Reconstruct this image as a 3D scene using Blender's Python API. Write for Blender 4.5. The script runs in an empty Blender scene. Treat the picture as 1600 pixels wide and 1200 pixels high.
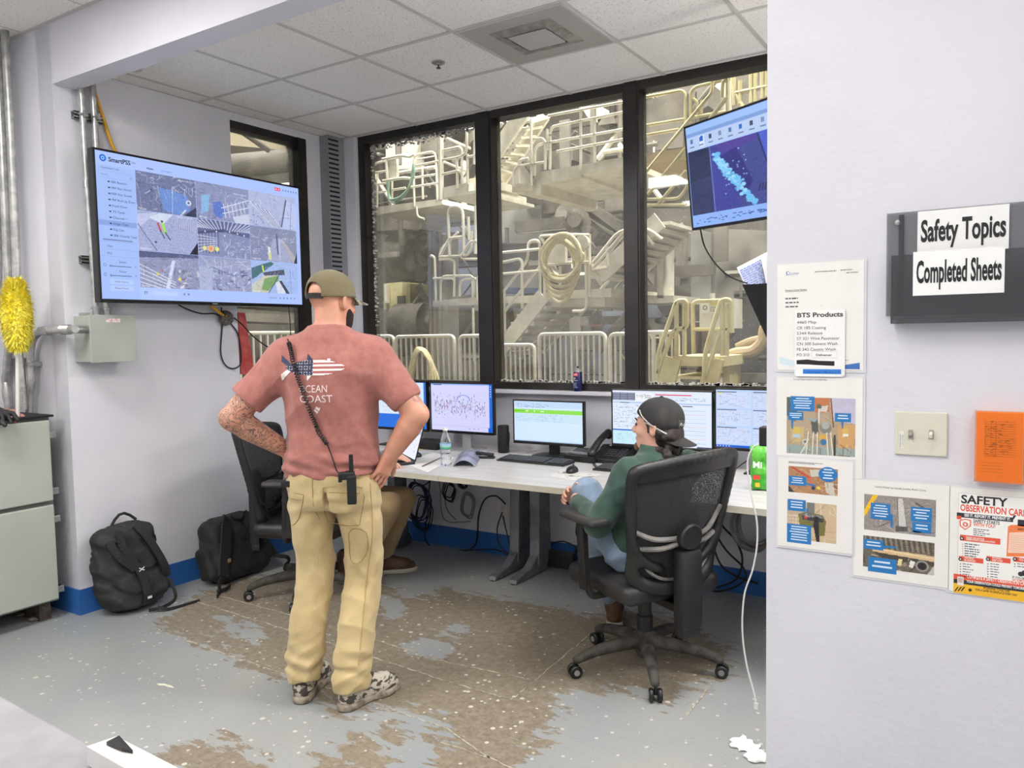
import bpy, bmesh, math, random
import numpy as np
from mathutils import Vector, Matrix, Euler
random.seed(7); RNG=np.random.default_rng(7)
S=bpy.context.scene
# ---------------- camera ----------------
FOC=1221.665; YAW=-0.56674; PIT=0.062719; ROL=-0.018368; CAMZ=1.5
def _cam():
    cy,sy=math.cos(YAW),math.sin(YAW);cp,sp=math.cos(PIT),math.sin(PIT);cr,sr=math.cos(ROL),math.sin(ROL)
    f=np.array([sy*cp,cy*cp,-sp]);rt=np.array([cy,-sy,0.]);up=np.cross(rt,f)
    return np.array([rt*cr+up*sr,-rt*sr+up*cr,f])
CM=_cam()
cd=bpy.data.cameras.new('camera');cam=bpy.data.objects.new('camera',cd);S.collection.objects.link(cam)
cd.sensor_width=36;cd.lens=36*FOC/1600;cd.clip_start=.05;cd.clip_end=200
cam.matrix_world=Matrix(((CM[0][0],CM[1][0],-CM[2][0],0),(CM[0][1],CM[1][1],-CM[2][1],0),(CM[0][2],CM[1][2],-CM[2][2],CAMZ),(0,0,0,1)))
S.camera=cam
# ---------------- world, exposure, large lights ----------------
w=bpy.data.worlds.new('world');S.world=w;w.use_nodes=True
w.node_tree.nodes['Background'].inputs[0].default_value=(.80,.88,1,1);w.node_tree.nodes['Background'].inputs[1].default_value=.15
S.view_settings.view_transform='Standard';S.view_settings.look='None';S.view_settings.exposure=0.12;S.view_settings.gamma=1;S.view_settings.use_curve_mapping=False
def area(name,loc,sx,sy,power,col,rot=(0,0,0)):
    l=bpy.data.lights.new(name,'AREA');l.shape='RECTANGLE';l.size=sx;l.size_y=sy;l.energy=power;l.color=col
    o=bpy.data.objects.new(name,l);S.collection.objects.link(o);o.location=loc;o.rotation_euler=rot;return o
# ceiling troffers of the near room (behind and above the camera)
NEAR_LIGHTS=[(-3.3,.9),(-.9,.9),(-3.3,-1.4),(-.9,-1.4),(1.0,.4),(1.0,-1.4)]
for (x,y),e in zip(NEAR_LIGHTS,(48,18,50,26,14,20)): area('troffer_light',(x,y,3.16),.56,1.16,e,(1,.985,.965))
# the troffer of the back room, hidden behind the header and the right wall
area('back_room_light',(-.75,3.1,2.95),.56,1.1,50,(1,.98,.96))
_l=bpy.data.lights.new('fill_light','POINT');_l.energy=46;_l.shadow_soft_size=.14;_l.color=(1,.98,.96);_o=bpy.data.objects.new('fill_light',_l);S.collection.objects.link(_o);_o.location=(.35,3.3,2.05)  # added fill lamp without a fixture, out of view, brightens back room ceiling and walls
# high bay lamps of the plant hall
for x,y,z,e in ((-7.5,7.2,7.5,520),(-3.6,6.6,7.5,560),(0.6,6.8,7.5,560),(-6,11,8,420),(-1,11,8,420),(-9.5,3.5,6,300)):
    area('high_bay_light',(x,y,z),1.2,1.2,e*1.15,(1,.96,.89))
# ---------------- helpers ----------------
def ray(px,py):
    return CM.T@np.array([(px-800)/FOC,-(py-600)/FOC,1.])
def atz(px,py,z): d=ray(px,py);return Vector(d*(z-CAMZ)/d[2])+Vector((0,0,CAMZ))
def aty(px,py,y): d=ray(px,py);return Vector(d*y/d[1])+Vector((0,0,CAMZ))
def atx(px,py,x): d=ray(px,py);return Vector(d*x/d[0])+Vector((0,0,CAMZ))
def V(*a): return Vector(a)
def srgb(h):
    if isinstance(h,str): h=[int(h[i:i+2],16)/255 for i in (0,2,4)]
    elif max(h)>1: h=[c/255 for c in h]
    return tuple(c/12.92 if c<=.04045 else ((c+.055)/1.055)**2.4 for c in h)
def newmat(name):
    m=bpy.data.materials.new(name);m.use_nodes=True;nt=m.node_tree;return m,nt,nt.nodes['Principled BSDF']
def N(nt,t,**k):
    n=nt.nodes.new(t)
    for a,b in k.items():
        if a.startswith('i_'): n.inputs[a[2:].replace('_',' ')].default_value=b
        else: setattr(n,a,b)
    return n
def L(nt,a,ao,b,bi): nt.links.new(a.outputs[ao],b.inputs[bi])
def ramp(nt,stops):
    r=nt.nodes.new('ShaderNodeValToRGB');e=r.color_ramp.elements
    while len(e)>1: e.remove(e[0])
    e[0].position=stops[0][0];e[0].color=(*stops[0][1],1) if len(stops[0][1])==3 else stops[0][1]
    for p,c in stops[1:]:
        q=e.new(p);q.color=(*c,1) if len(c)==3 else c
    return r
_mc={}
def M(name,col,rough=.6,metal=0,col2=None,scale=8,lo=.4,hi=.6,bump=0,bscale=60,alpha=None,trans=0,spec=None,stretch=None,coat=0,sheen=0,detail=4):
    if name in _mc: return _mc[name]
    m,nt,b=newmat(name);c=srgb(col);b.inputs['Base Color'].default_value=(*c,1);b.inputs['Roughness'].default_value=rough;b.inputs['Metallic'].default_value=metal
    if spec is not None: b.inputs['Specular IOR Level'].default_value=spec
    if coat: b.inputs['Coat Weight'].default_value=coat
    if sheen: b.inputs['Sheen Weight'].default_value=sheen
    if trans: b.inputs['Transmission Weight'].default_value=trans
    if alpha is not None: b.inputs['Alpha'].default_value=alpha
    tc=N(nt,'ShaderNodeTexCoord')
    src=tc;so='Object'
    if stretch:
        mp=N(nt,'ShaderNodeMapping');mp.inputs['Scale'].default_value=stretch;L(nt,tc,'Object',mp,'Vector');src=mp;so='Vector'
    if col2 is None: col2=[x*.93 for x in (c)];lo,hi=.3,.75;c2=col2
    else: c2=srgb(col2)
    n=N(nt,'ShaderNodeTexNoise');n.inputs['Scale'].default_value=scale;n.inputs['Detail'].default_value=detail;n.inputs['Roughness'].default_value=.6
    L(nt,src,so,n,'Vector');r=ramp(nt,[(lo,tuple(c)),(hi,tuple(c2))]);L(nt,n,'Fac',r,'Fac');L(nt,r,'Color',b,'Base Color')
    if bump:
        n2=N(nt,'ShaderNodeTexNoise');n2.inputs['Scale'].default_value=bscale;n2.inputs['Detail'].default_value=3
        L(nt,src,so,n2,'Vector');bp=N(nt,'ShaderNodeBump');bp.inputs['Strength'].default_value=bump;bp.inputs['Distance'].default_value=.01
        L(nt,n2,'Fac',bp,'Height');L(nt,bp,'Normal',b,'Normal')
    _mc[name]=m;return m
def colmat(name,emit=0,rough=.5,alpha=None):
    if name in _mc: return _mc[name]
    m,nt,b=newmat(name);a=N(nt,'ShaderNodeAttribute',attribute_name='Col')
    b.inputs['Roughness'].default_value=rough
    if emit:
        b.inputs['Base Color'].default_value=(.01,.01,.012,1);L(nt,a,'Color',b,'Emission Color');b.inputs['Emission Strength'].default_value=emit
    else: L(nt,a,'Color',b,'Base Color')
    _mc[name]=m;return m
# ---------------- objects ----------------
WM={}
def tag(o,label=None,cat=None,group=None,kind=None):
    if label:o['label']=label
    if cat:o['category']=cat
    if group:o['group']=group
    if kind:o['kind']=kind
    return o
def thing(name,label,cat,loc=(0,0,0),rz=0,group=None):
    o=bpy.data.objects.new(name,None);S.collection.objects.link(o);o.empty_display_size=.1
    o.location=loc;o.rotation_euler=(0,0,rz);WM[o.name]=Matrix.Translation(Vector(loc))@Matrix.Rotation(rz,4,'Z')
    return tag(o,label,cat,group)
def mesh(name,v,f,mat,parent=None,local=False,smooth=False,colors=None,auto=None,mids=None):
    v=np.asarray(v,dtype=np.float64).reshape(-1,3)
    me=bpy.data.meshes.new(name)
    off=np.zeros(3)
    if parent is not None:
        Wp=WM[parent.name]
        if not local:
            inv=np.array(Wp.inverted());v=v@inv[:3,:3].T+inv[:3,3]
    else:
        off=np.array([(v[:,0].min()+v[:,0].max())/2,(v[:,1].min()+v[:,1].max())/2,v[:,2].min()]);v=v-off
        Wp=Matrix.Translation(Vector(off))
    if isinstance(f,np.ndarray):
        n=len(f);k=f.shape[1]
        me.vertices.add(len(v));me.vertices.foreach_set('co',v.ravel());me.loops.add(n*k);me.loops.foreach_set('vertex_index',f.ravel().astype(np.int32))
        me.polygons.add(n);me.polygons.foreach_set('loop_start',np.arange(0,n*k,k,dtype=np.int32));me.polygons.foreach_set('loop_total',np.full(n,k,dtype=np.int32));me.update(calc_edges=True)
    else: me.from_pydata([tuple(x) for x in v],[],[tuple(x) for x in f])
    if colors is not None: # per face
        ca=me.color_attributes.new('Col','FLOAT_COLOR','CORNER')
        colors=np.asarray(colors);tot=np.zeros(len(me.polygons),dtype=np.int32);me.polygons.foreach_get('loop_total',tot)
        cc=np.repeat(colors,tot,axis=0);cc=np.concatenate([cc,np.ones((len(cc),1))],1);ca.data.foreach_set('color',cc.ravel())
    for m in (mat if isinstance(mat,(list,tuple)) else [mat]): me.materials.append(m)
    if mids is not None: me.polygons.foreach_set('material_index',np.asarray(mids,dtype=np.int32))
    me.update()
    if smooth: me.polygons.foreach_set('use_smooth',np.ones(len(me.polygons),dtype=bool))
    if auto is not None:
        try: me.set_sharp_from_angle(angle=auto)
        except Exception: pass
    me.validate()
    o=bpy.data.objects.new(name,me);S.collection.objects.link(o)
    if parent is not None: o.parent=parent
    else: o.location=off
    WM[o.name]=Wp;return o
def frame_of(d):
    d=Vector(d).normalized();a=Vector((0,0,1)) if abs(d.z)<.95 else Vector((1,0,0));u=d.cross(a).normalized();return u,d.cross(u).normalized()
def catmull(P,n=6,closed=False):
    P=[Vector(p) for p in P];out=[];m=len(P)
    rng=range(m) if closed else range(m-1)
    for i in rng:
        if closed: a,b,c,d=P[i-1],P[i],P[(i+1)%m],P[(i+2)%m]
        else: a,b,c,d=P[max(i-1,0)],P[i],P[i+1],P[min(i+2,m-1)]
        for k in range(n):
            t=k/n;out.append(.5*((2*b)+(c-a)*t+(2*a-5*b+4*c-d)*t*t+(3*b-a-3*c+d)*t**3))
    if not closed: out.append(P[-1].copy())
    return out
class MB:
    def __init__(s): s.v=[];s.f=[]
    def add(s,v,f):
        o=len(s.v);s.v+=[tuple(x) for x in v];s.f+=[tuple(i+o for i in q) for q in f];return s
    def box(s,a,b,bev=0,R=None,c=None):
        a,b=Vector(a),Vector(b)
        x0,y0,z0=min(a.x,b.x),min(a.y,b.y),min(a.z,b.z);x1,y1,z1=max(a.x,b.x),max(a.y,b.y),max(a.z,b.z)
        if bev<=0:
            v=[Vector(q) for q in ((x0,y0,z0),(x1,y0,z0),(x1,y1,z0),(x0,y1,z0),(x0,y0,z1),(x1,y0,z1),(x1,y1,z1),(x0,y1,z1))];f=[(0,3,2,1),(4,5,6,7),(0,1,5,4),(1,2,6,5),(2,3,7,6),(3,0,4,7)]
        else:
            bm=bmesh.new();bmesh.ops.create_cube(bm,size=1)
            for q in bm.verts: q.co=Vector((x0+(q.co.x+.5)*(x1-x0),y0+(q.co.y+.5)*(y1-y0),z0+(q.co.z+.5)*(z1-z0)))
            bmesh.ops.bevel(bm,geom=list(bm.edges),offset=min(bev,.49*min(x1-x0,y1-y0,z1-z0)),segments=2,affect='EDGES',profile=.6)
            bm.verts.index_update();v=[q.co.copy() for q in bm.verts];f=[[q.index for q in t.verts] for t in bm.faces];bm.free()
        if R is not None:
            c=Vector(c) if c is not None else Vector(((x0+x1)/2,(y0+y1)/2,(z0+z1)/2));v=[R@(q-c)+c for q in v]
        return s.add(v,f)
    def obox(s,p0,p1,wu,wv,up=(0,0,1)): # bar from p0 to p1, section wu (sideways) x wv (along up)
        p0,p1=Vector(p0),Vector(p1);d=(p1-p0).normalized();u=d.cross(Vector(up))
        if u.length<1e-4:u=d.cross(Vector((1,0,0)))
        u.normalize();w=u.cross(d).normalized();v=[]
        for p in (p0,p1):
            for a,b in ((-1,-1),(1,-1),(1,1),(-1,1)): v.append(p+u*a*wu/2+w*b*wv/2)
        return s.add(v,[(0,1,2,3),(7,6,5,4),(0,4,5,1),(1,5,6,2),(2,6,7,3),(3,7,4,0)])
    def tube(s,P,r,n=8,closed=False,caps=True):
        P=[Vector(p) for p in P]
        m=len(P);rr=r if isinstance(r,(list,tuple)) else [r]*m;v=[];u=None
        for i in range(m):
            if closed: d=P[(i+1)%m]-P[i-1]
            else: d=P[min(i+1,m-1)]-P[max(i-1,0)]
            if d.length<1e-9: d=Vector((0,0,1))
            d.normalize()
            if u is None: u,_=frame_of(d)
            u=(u-d*u.dot(d))
            if u.length<1e-5:u,_=frame_of(d)
            u.normalize();w=d.cross(u)
            for k in range(n):
                a=2*math.pi*k/n;v.append(P[i]+(u*math.cos(a)+w*math.sin(a))*rr[i])
        f=[]
        for i in range(m if closed else m-1):
            for k in range(n):
                a=i*n+k;b=i*n+(k+1)%n;c=((i+1)%m)*n+(k+1)%n;d=((i+1)%m)*n+k;f.append((a,b,c,d))
        if not closed and caps: f.append(tuple(range(n-1,-1,-1)));f.append(tuple((m-1)*n+k for k in range(n)))
        return s.add(v,f)
    def cyl(s,a,b,r,r2=None,n=20): return s.tube([a,b],[r,r if r2 is None else r2],n)
    def lathe(s,prof,c=(0,0,0),n=24,axis=(0,0,1)):
        c=Vector(c);d=Vector(axis).normalized();u,w=frame_of(d);v=[];f=[]
        for r,z in prof:
            for k in range(n):
                a=2*math.pi*k/n;v.append(c+d*z+(u*math.cos(a)+w*math.sin(a))*r)
        for i in range(len(prof)-1):
            for k in range(n):
                f.append((i*n+k,i*n+(k+1)%n,(i+1)*n+(k+1)%n,(i+1)*n+k))
        f.append(tuple(range(n-1,-1,-1)));f.append(tuple((len(prof)-1)*n+k for k in range(n)))
        return s.add(v,f)
    def prism(s,poly,ext): # planar polygon points, extruded by vector
        P=[Vector(p) for p in poly];e=Vector(ext);n=len(P)
        return s.add(P+[p+e for p in P],[tuple(range(n-1,-1,-1)),tuple(range(n,2*n))]+[(i,(i+1)%n,n+(i+1)%n,n+i) for i in range(n)])
    def build(s,name,mat,parent=None,local=False,smooth=False,bev=0,auto=.6):
        o=mesh(name,s.v,s.f,mat,parent,local,smooth=smooth,auto=auto if smooth else None)
        bm=bmesh.new();bm.from_mesh(o.data);bmesh.ops.recalc_face_normals(bm,faces=bm.faces);bm.to_mesh(o.data);bm.free()
        if smooth and auto is not None:
            o.data.polygons.foreach_set('use_smooth',np.ones(len(o.data.polygons),dtype=bool));o.data.set_sharp_from_angle(angle=auto)
        if bev:
            m=o.modifiers.new('bevel','BEVEL');m.width=bev;m.segments=2;m.limit_method='ANGLE';m.angle_limit=.8
        return o
def copy_tree(o,parent=None):
    c=o.copy();S.collection.objects.link(c)
    if parent is not None:c.parent=parent
    WM[c.name]=WM[o.name]
    for ch in list(o.children): copy_tree(ch,c)
    return c
# ---------------- flat graphics (writing, screens, printed sheets) ----------------
_tc={}
def textmesh(txt,bold=False):
    k=(txt,bold)
    if k in _tc: return _tc[k]
    cu=bpy.data.curves.new('t','FONT');cu.body=txt;cu.size=1;cu.resolution_u=3
    if bold: cu.offset=.028
    o=bpy.data.objects.new('t',cu);S.collection.objects.link(o);bpy.context.view_layer.update()
    me=bpy.data.meshes.new_from_object(o);v=np.array([q.co[:] for q in me.vertices]).reshape(-1,3);f=[tuple(p.vertices) for p in me.polygons]
    bpy.data.objects.remove(o);bpy.data.meshes.remove(me);bpy.data.curves.remove(cu)
    _tc[k]=(v,f);return _tc[k]
class Gfx: # u right, v up, in metres on a plane
    def __init__(s,org,u,v,eps=.0004):
        s.o=Vector(org);s.u=Vector(u).normalized();s.w=Vector(v).normalized();s.n=s.u.cross(s.w);s.eps=eps;s.v=[];s.f=[];s.c=[]
    def P(s,x,y,l=0): return tuple(s.o+s.u*x+s.w*y+s.n*(s.eps*l))
    def poly(s,pts,col,l=1,lin=False):
        k=len(s.v);s.v+=[s.P(x,y,l) for x,y in pts];s.f.append(tuple(range(k,k+len(pts))));s.c.append(srgb(col) if not lin else col);return s
    def rect(s,x,y,w,h,col,l=1): return s.poly([(x,y),(x+w,y),(x+w,y+h),(x,y+h)],col,l)
    def line(s,x0,y0,x1,y1,t,col,l=2):
        dx,dy=x1-x0,y1-y0;q=math.hypot(dx,dy) or 1;a,b=-dy/q*t/2,dx/q*t/2
        return s.poly([(x0-a,y0-b),(x1-a,y1-b),(x1+a,y1+b),(x0+a,y0+b)],col,l)
    def circ(s,x,y,r,col,l=2,n=20,ry=None): return s.poly([(x+r*math.cos(2*math.pi*i/n),y+(ry or r)*math.sin(2*math.pi*i/n)) for i in range(n)],col,l)
    def text(s,t,x,y,h,col,l=3,w=None,bold=False,align='l',shear=0):
        v,f=textmesh(t,bold)
        if len(v)==0: return s
        capH=.72;sc=h/capH;wd=v[:,0].max()-v[:,0].min();sx=sc
        if w: sx=w/wd
        x0=x-v[:,0].min()*sx
        if align=='c': x0-=wd*sx/2
        if align=='r': x0-=wd*sx
        k=len(s.v);s.v+=[s.P(x0+q[0]*sx+shear*q[1]*sc,y+q[1]*sc,l) for q in v]
        for q in f: s.f.append(tuple(i+k for i in q));s.c.append(srgb(col))
        return s
    def textlines(s,x,y,w,h,n,col,l=2,fill=.45,seed=1): # fine print as rows of word marks
        r=random.Random(seed);dy=h/n
        for i in range(n):
            cx=x;yy=y+h-dy*(i+.7);end=x+w*r.uniform(.6,1)
            while cx<end:
                ww=min(r.uniform(.6,2.2)*dy,end-cx);s.rect(cx,yy,ww,dy*fill,col,l);cx+=ww+dy*.35
        return s
    def raster(s,img,x,y,w,h,l=1):
        H_,W_=img.shape[:2];k=len(s.v)
        for j in range(H_+1):
            for i in range(W_+1): s.v.append(s.P(x+w*i/W_,y+h*(1-j/H_),l))
        c=np.where(img<=.04045,img/12.92,((img+.055)/1.055)**2.4)
        for j in range(H_):
            for i in range(W_):
                a=k+j*(W_+1)+i;s.f.append((a+W_+1,a+W_+2,a+1,a));s.c.append(tuple(c[j,i]))
        return s
    def build(s,name,parent=None,mat=None): return mesh(name,s.v,s.f,mat or colmat('printed_matter',rough=.45),parent,colors=s.c)
class Img:
    def __init__(s,w,h,col=(128,128,128)):
        s.w,s.h=w,h;s.a=np.ones((h,w,3))*np.array(col)/255.;s.Y,s.X=np.mgrid[0:h,0:w]+.5
    def poly(s,pts,col,al=1):
        m=np.zeros((s.h,s.w),bool);n=len(pts)
        for i in range(n):
            x0,y0=pts[i];x1,y1=pts[(i+1)%n]
            if y0==y1: continue
            c=((y0>s.Y)!=(y1>s.Y))&(s.X<(x1-x0)*(s.Y-y0)/(y1-y0)+x0);m^=c
        s.a[m]=s.a[m]*(1-al)+np.array(col)/255.*al;return s
    def line(s,x0,y0,x1,y1,t,col,al=1):
        dx,dy=x1-x0,y1-y0;q=dx*dx+dy*dy+1e-9;h=np.clip(((s.X-x0)*dx+(s.Y-y0)*dy)/q,0,1)
        d=np.hypot(s.X-x0-h*dx,s.Y-y0-h*dy);k=(np.clip(t/2+.5-d,0,1)*al)[...,None];s.a=s.a*(1-k)+np.array(col)/255.*k;return s
    def circ(s,x,y,r,col,al=1,ry=None):
        d=np.hypot((s.X-x),(s.Y-y)*(r/(ry or r)));k=(np.clip(r+.5-d,0,1)*al)[...,None];s.a=s.a*(1-k)+np.array(col)/255.*k;return s
    def rect(s,x,y,w,h,col,al=1): return s.poly([(x,y),(x+w,y),(x+w,y+h),(x,y+h)],col,al)
    def clutter(s,n,cols,seed,x0=0,y0=0,x1=None,y1=None,ln=.3,t=1.2,al=.8):
        r=random.Random(seed);x1=x1 or s.w;y1=y1 or s.h
        for i in range(n):
            x=r.uniform(x0,x1);y=r.uniform(y0,y1);a=r.choice([0,0,1.57,1.57,.6,-.7,r.uniform(-1.5,1.5)])+r.uniform(-.15,.15);q=r.uniform(.2,1)*ln*(x1-x0)
            s.line(x,y,min(max(x+q*math.cos(a),x0),x1),min(max(y+q*math.sin(a),y0),y1),r.uniform(.5,t),r.choice(cols),al)
        return s
    def noise(s,amp,seed=0,sm=1):
        g=np.random.default_rng(seed).normal(size=(s.h//sm+2,s.w//sm+2));g=np.kron(g,np.ones((sm,sm)))[:s.h,:s.w];s.a=np.clip(s.a+g[...,None]*amp,0,1);return s
    def paste(s,o,x,y): s.a[y:y+o.h,x:x+o.w]=o.a;return s
# ---------------- distance-field modelling for bodies and soft goods ----------------
class Field:
    def __init__(s,lo,hi,res):
        s.lo=np.array(lo,float);s.res=res;s.n=np.ceil((np.array(hi)-s.lo)/res).astype(int)+1;s.g=np.full(s.n,1.,np.float32)
    def blk(s,lo,hi):
        a=np.clip(np.floor((np.array(lo)-s.lo)/s.res).astype(int),0,s.n-1);b=np.clip(np.ceil((np.array(hi)-s.lo)/s.res).astype(int)+1,1,s.n)
        sl=tuple(slice(a[i],max(b[i],a[i]+1)) for i in range(3))
        ax=[s.lo[i]+np.arange(sl[i].start,sl[i].stop)*s.res for i in range(3)]
        return sl,ax[0][:,None,None],ax[1][None,:,None],ax[2][None,None,:]
    def put(s,sl,d,k,op='u'):
        g=s.g[sl]
        if op=='u':
            if k>0: h=np.maximum(k-np.abs(g-d),0)/k;s.g[sl]=np.minimum(g,d)-h*h*k*.25
            else: s.g[sl]=np.minimum(g,d)
        elif op=='s':
            d=-d
            if k>0: h=np.maximum(k-np.abs(g-d),0)/k;s.g[sl]=np.maximum(g,d)+h*h*k*.25
            else: s.g[sl]=np.maximum(g,d)
    def cap(s,a,b,ra,rb=None,k=.02,op='u',flat=None):
        a=np.array(a,float);b=np.array(b,float);rb=ra if rb is None else rb;m=max(ra,rb)+k+2*s.res
        sl,x,y,z=s.blk(np.minimum(a,b)-m,np.maximum(a,b)+m);ba=b-a;q=ba@ba+1e-12
        h=np.clip(((x-a[0])*ba[0]+(y-a[1])*ba[1]+(z-a[2])*ba[2])/q,0,1)
        d=np.sqrt((x-a[0]-h*ba[0])**2+(y-a[1]-h*ba[1])**2+(z-a[2]-h*ba[2])**2)-(ra+(rb-ra)*h);s.put(sl,d,k,op);return s
    def chain(s,P,R,k=.02,n=4):
        Q=[np.array(p) for p in catmull(P,n)] if n>1 else [np.array(p) for p in P];m=len(R)
        rr=np.interp(np.linspace(0,m-1,len(Q)),range(m),R)
        F=Field.__new__(Field);F.lo,F.res,F.n=s.lo,s.res,s.n;F.g=np.full(s.n,1.,np.float32)
        mg=max(R)+k+2*s.res;A=np.array(Q);sl,_,_,_=s.blk(A.min(0)-mg,A.max(0)+mg)
        for i in range(len(Q)-1): F.cap(Q[i],Q[i+1],rr[i],rr[i+1],k=0)
        s.put(sl,F.g[sl],k);return s
    def ell(s,c,r,k=.02,R=None,op='u'):
        c=np.array(c,float);r=np.array(r,float);m=r.max()+k+2*s.res;sl,x,y,z=s.blk(c-m,c+m);x,y,z=x-c[0],y-c[1],z-c[2]
        if R is not None:
            R=np.array(Matrix(R).to_3x3());x,y,z=[R[0][i]*x+R[1][i]*y+R[2][i]*z for i in range(3)]
        k0=np.sqrt((x/r[0])**2+(y/r[1])**2+(z/r[2])**2);k1=np.sqrt((x/r[0]**2)**2+(y/r[1]**2)**2+(z/r[2]**2)**2)+1e-9
        s.put(sl,(k0*(k0-1)/k1),k,op);return s
    def box(s,c,h,rd=.01,k=.01,R=None,op='u'):
        c=np.array(c,float);h=np.array(h,float)-rd;m=np.linalg.norm(h)+rd+k+2*s.res;sl,x,y,z=s.blk(c-m,c+m);x,y,z=x-c[0],y-c[1],z-c[2]
        if R is not None:
            R=np.array(Matrix(R).to_3x3());x,y,z=[R[0][i]*x+R[1][i]*y+R[2][i]*z for i in range(3)]
        qx,qy,qz=np.abs(x)-h[0],np.abs(y)-h[1],np.abs(z)-h[2]
        d=np.sqrt(np.maximum(qx,0)**2+np.maximum(qy,0)**2+np.maximum(qz,0)**2)+np.minimum(np.maximum(qx,np.maximum(qy,qz)),0)-rd;s.put(sl,d,k,op);return s
    def stack(s,rows,k=.02,e=2.3): # rows: (z, cx, cy, rx, ry)
        A=np.array(rows,float);A=A[np.argsort(A[:,0])];z0,z1=A[0,0],A[-1,0];mr=A[:,3:].max()+.03
        sl,x,y,z=s.blk((A[:,1].min()-mr,A[:,2].min()-mr,z0-.03),(A[:,1].max()+mr,A[:,2].max()+mr,z1+.03));zc=np.clip(z,z0,z1)
        # smooth interpolation
        tt=np.linspace(z0,z1,200);C=[]
        for c in range(1,5):
            y_=np.interp(tt,A[:,0],A[:,c]);ker=np.hanning(13);ker/=ker.sum();yp=np.pad(y_,6,mode='edge');C.append(np.interp(zc,tt,np.convolve(yp,ker,'valid')))
        u=np.abs((x-C[0])/C[2]);v=np.abs((y-C[1])/C[3]);q=(u**e+v**e)**(1/e)
        d=(q-1)*np.minimum(C[2],C[3]);dz=np.maximum(z0-z,z-z1);d=np.where(dz>0,np.hypot(np.maximum(d,0),dz),np.maximum(d,dz));s.put(sl,d,k);return s
    def disp(s,fn):
        sl,x,y,z=s.blk(s.lo,s.lo+s.n*s.res);s.g=(s.g+fn(x,y,z)).astype(np.float32);return s
    def cut(s,fn): # keep where fn<0
        sl,x,y,z=s.blk(s.lo,s.lo+s.n*s.res);s.g=np.maximum(s.g,fn(x,y,z)).astype(np.float32);return s
    def mesh(s):
        g=s.g;I=g<0;nx,ny,nz=g.shape
        acc=np.zeros((nx-1,ny-1,nz-1,3),np.float32);cnt=np.zeros((nx-1,ny-1,nz-1),np.float32)
        c=[[a,b,d] for a in (0,1) for b in (0,1) for d in (0,1)]
        def sub(o): return g[o[0]:nx-1+o[0],o[1]:ny-1+o[1],o[2]:nz-1+o[2]]
        for i in range(8):
            for ax in range(3):
                if c[i][ax]==0:
                    a=c[i];b=list(a);b[ax]=1;ga,gb=sub(a),sub(b);m=(ga<0)!=(gb<0)
                    with np.errstate(all='ignore'): t=np.where(m,ga/(ga-gb),0)
                    for q in range(3): acc[...,q]+=np.where(m,(a[q]+(t if q==ax else 0)),0)
                    cnt+=m
        m=cnt>0;idx=-np.ones(m.shape,np.int64);idx[m]=np.arange(m.sum())
        ijk=np.argwhere(m);v=s.lo+(ijk+acc[m]/cnt[m][:,None])*s.res;F=[]
        for ax in range(3):
            a=[slice(0,None)]*3;b=[slice(0,None)]*3;a[ax]=slice(0,-1);b[ax]=slice(1,None)
            ch=I[tuple(a)]!=I[tuple(b)];P=np.argwhere(ch);ins=I[tuple(a)][ch]
            o=[q for q in range(3) if q!=ax];ok=(P[:,o[0]]>0)&(P[:,o[1]]>0)&(P[:,o[0]]<g.shape[o[0]]-1)&(P[:,o[1]]<g.shape[o[1]]-1);P=P[ok];ins=ins[ok]
            def gi(d0,d1):
                Q=P.copy();Q[:,o[0]]-=d0;Q[:,o[1]]-=d1;return idx[Q[:,0],Q[:,1],Q[:,2]]
            q=np.stack([gi(0,0),gi(1,0),gi(1,1),gi(0,1)],1);fl=ins if ax!=1 else ~ins;q[~fl]=q[~fl][:,::-1];F.append(q)
        return v,np.concatenate(F)
    def build(s,name,mat,parent=None,local=True,sm=0):
        v,f=s.mesh()
        for _ in range(sm): # light laplacian
            acc=np.zeros_like(v);n=np.zeros(len(v))
            for a,b in ((0,1),(1,2),(2,3),(3,0)):
                np.add.at(acc,f[:,a],v[f[:,b]]);np.add.at(n,f[:,a],1);np.add.at(acc,f[:,b],v[f[:,a]]);np.add.at(n,f[:,b],1)
            v=v*.5+acc/np.maximum(n,1)[:,None]*.5
        return mesh(name,v,f,mat,parent,local,smooth=True)
# ---------------- dimensions ----------------
XL=-4.30; YB=4.40; YN=2.28; WT=.13; XJ=-.585; HZ=2.87; CB=2.981; CN=3.185; XLN=-4.82
# ---------------- surface materials ----------------
wallm=M('wall_paint','D9D8DE',.55,col2='D3D2D9',scale=1.5,bump=.12,bscale=45)
ledge=M('ledge_paint','CBC9D2',.5,bump=.1)
bluem=M('blue_baseboard','2C67AE',.5,col2='2A5A9A',scale=3,lo=.35,hi=.8,bump=.1)
blackf=M('black_frame','1B1917',.35,col2='26221F',scale=6)
tilem=M('ceiling_tile','D6D3CE',.9,col2='CDC9C3',scale=2.2,bump=.5,bscale=140)
gridm=M('ceiling_grid','C4C0BB',.6)
galv=M('galvanised_steel','B4B4B2',.38,.75,col2='8F908E',scale=14,lo=.35,hi=.75)
plasticb=M('black_plastic','141415',.42,col2='1B1B1C',scale=20)
rubber=M('black_rubber','0E0E0F',.7)
cablek=M('black_cable','101012',.5)
white_pl=M('white_plastic','E2E0DA',.4)
beige_pl=M('almond_plastic','D9D6C4',.38)
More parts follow.
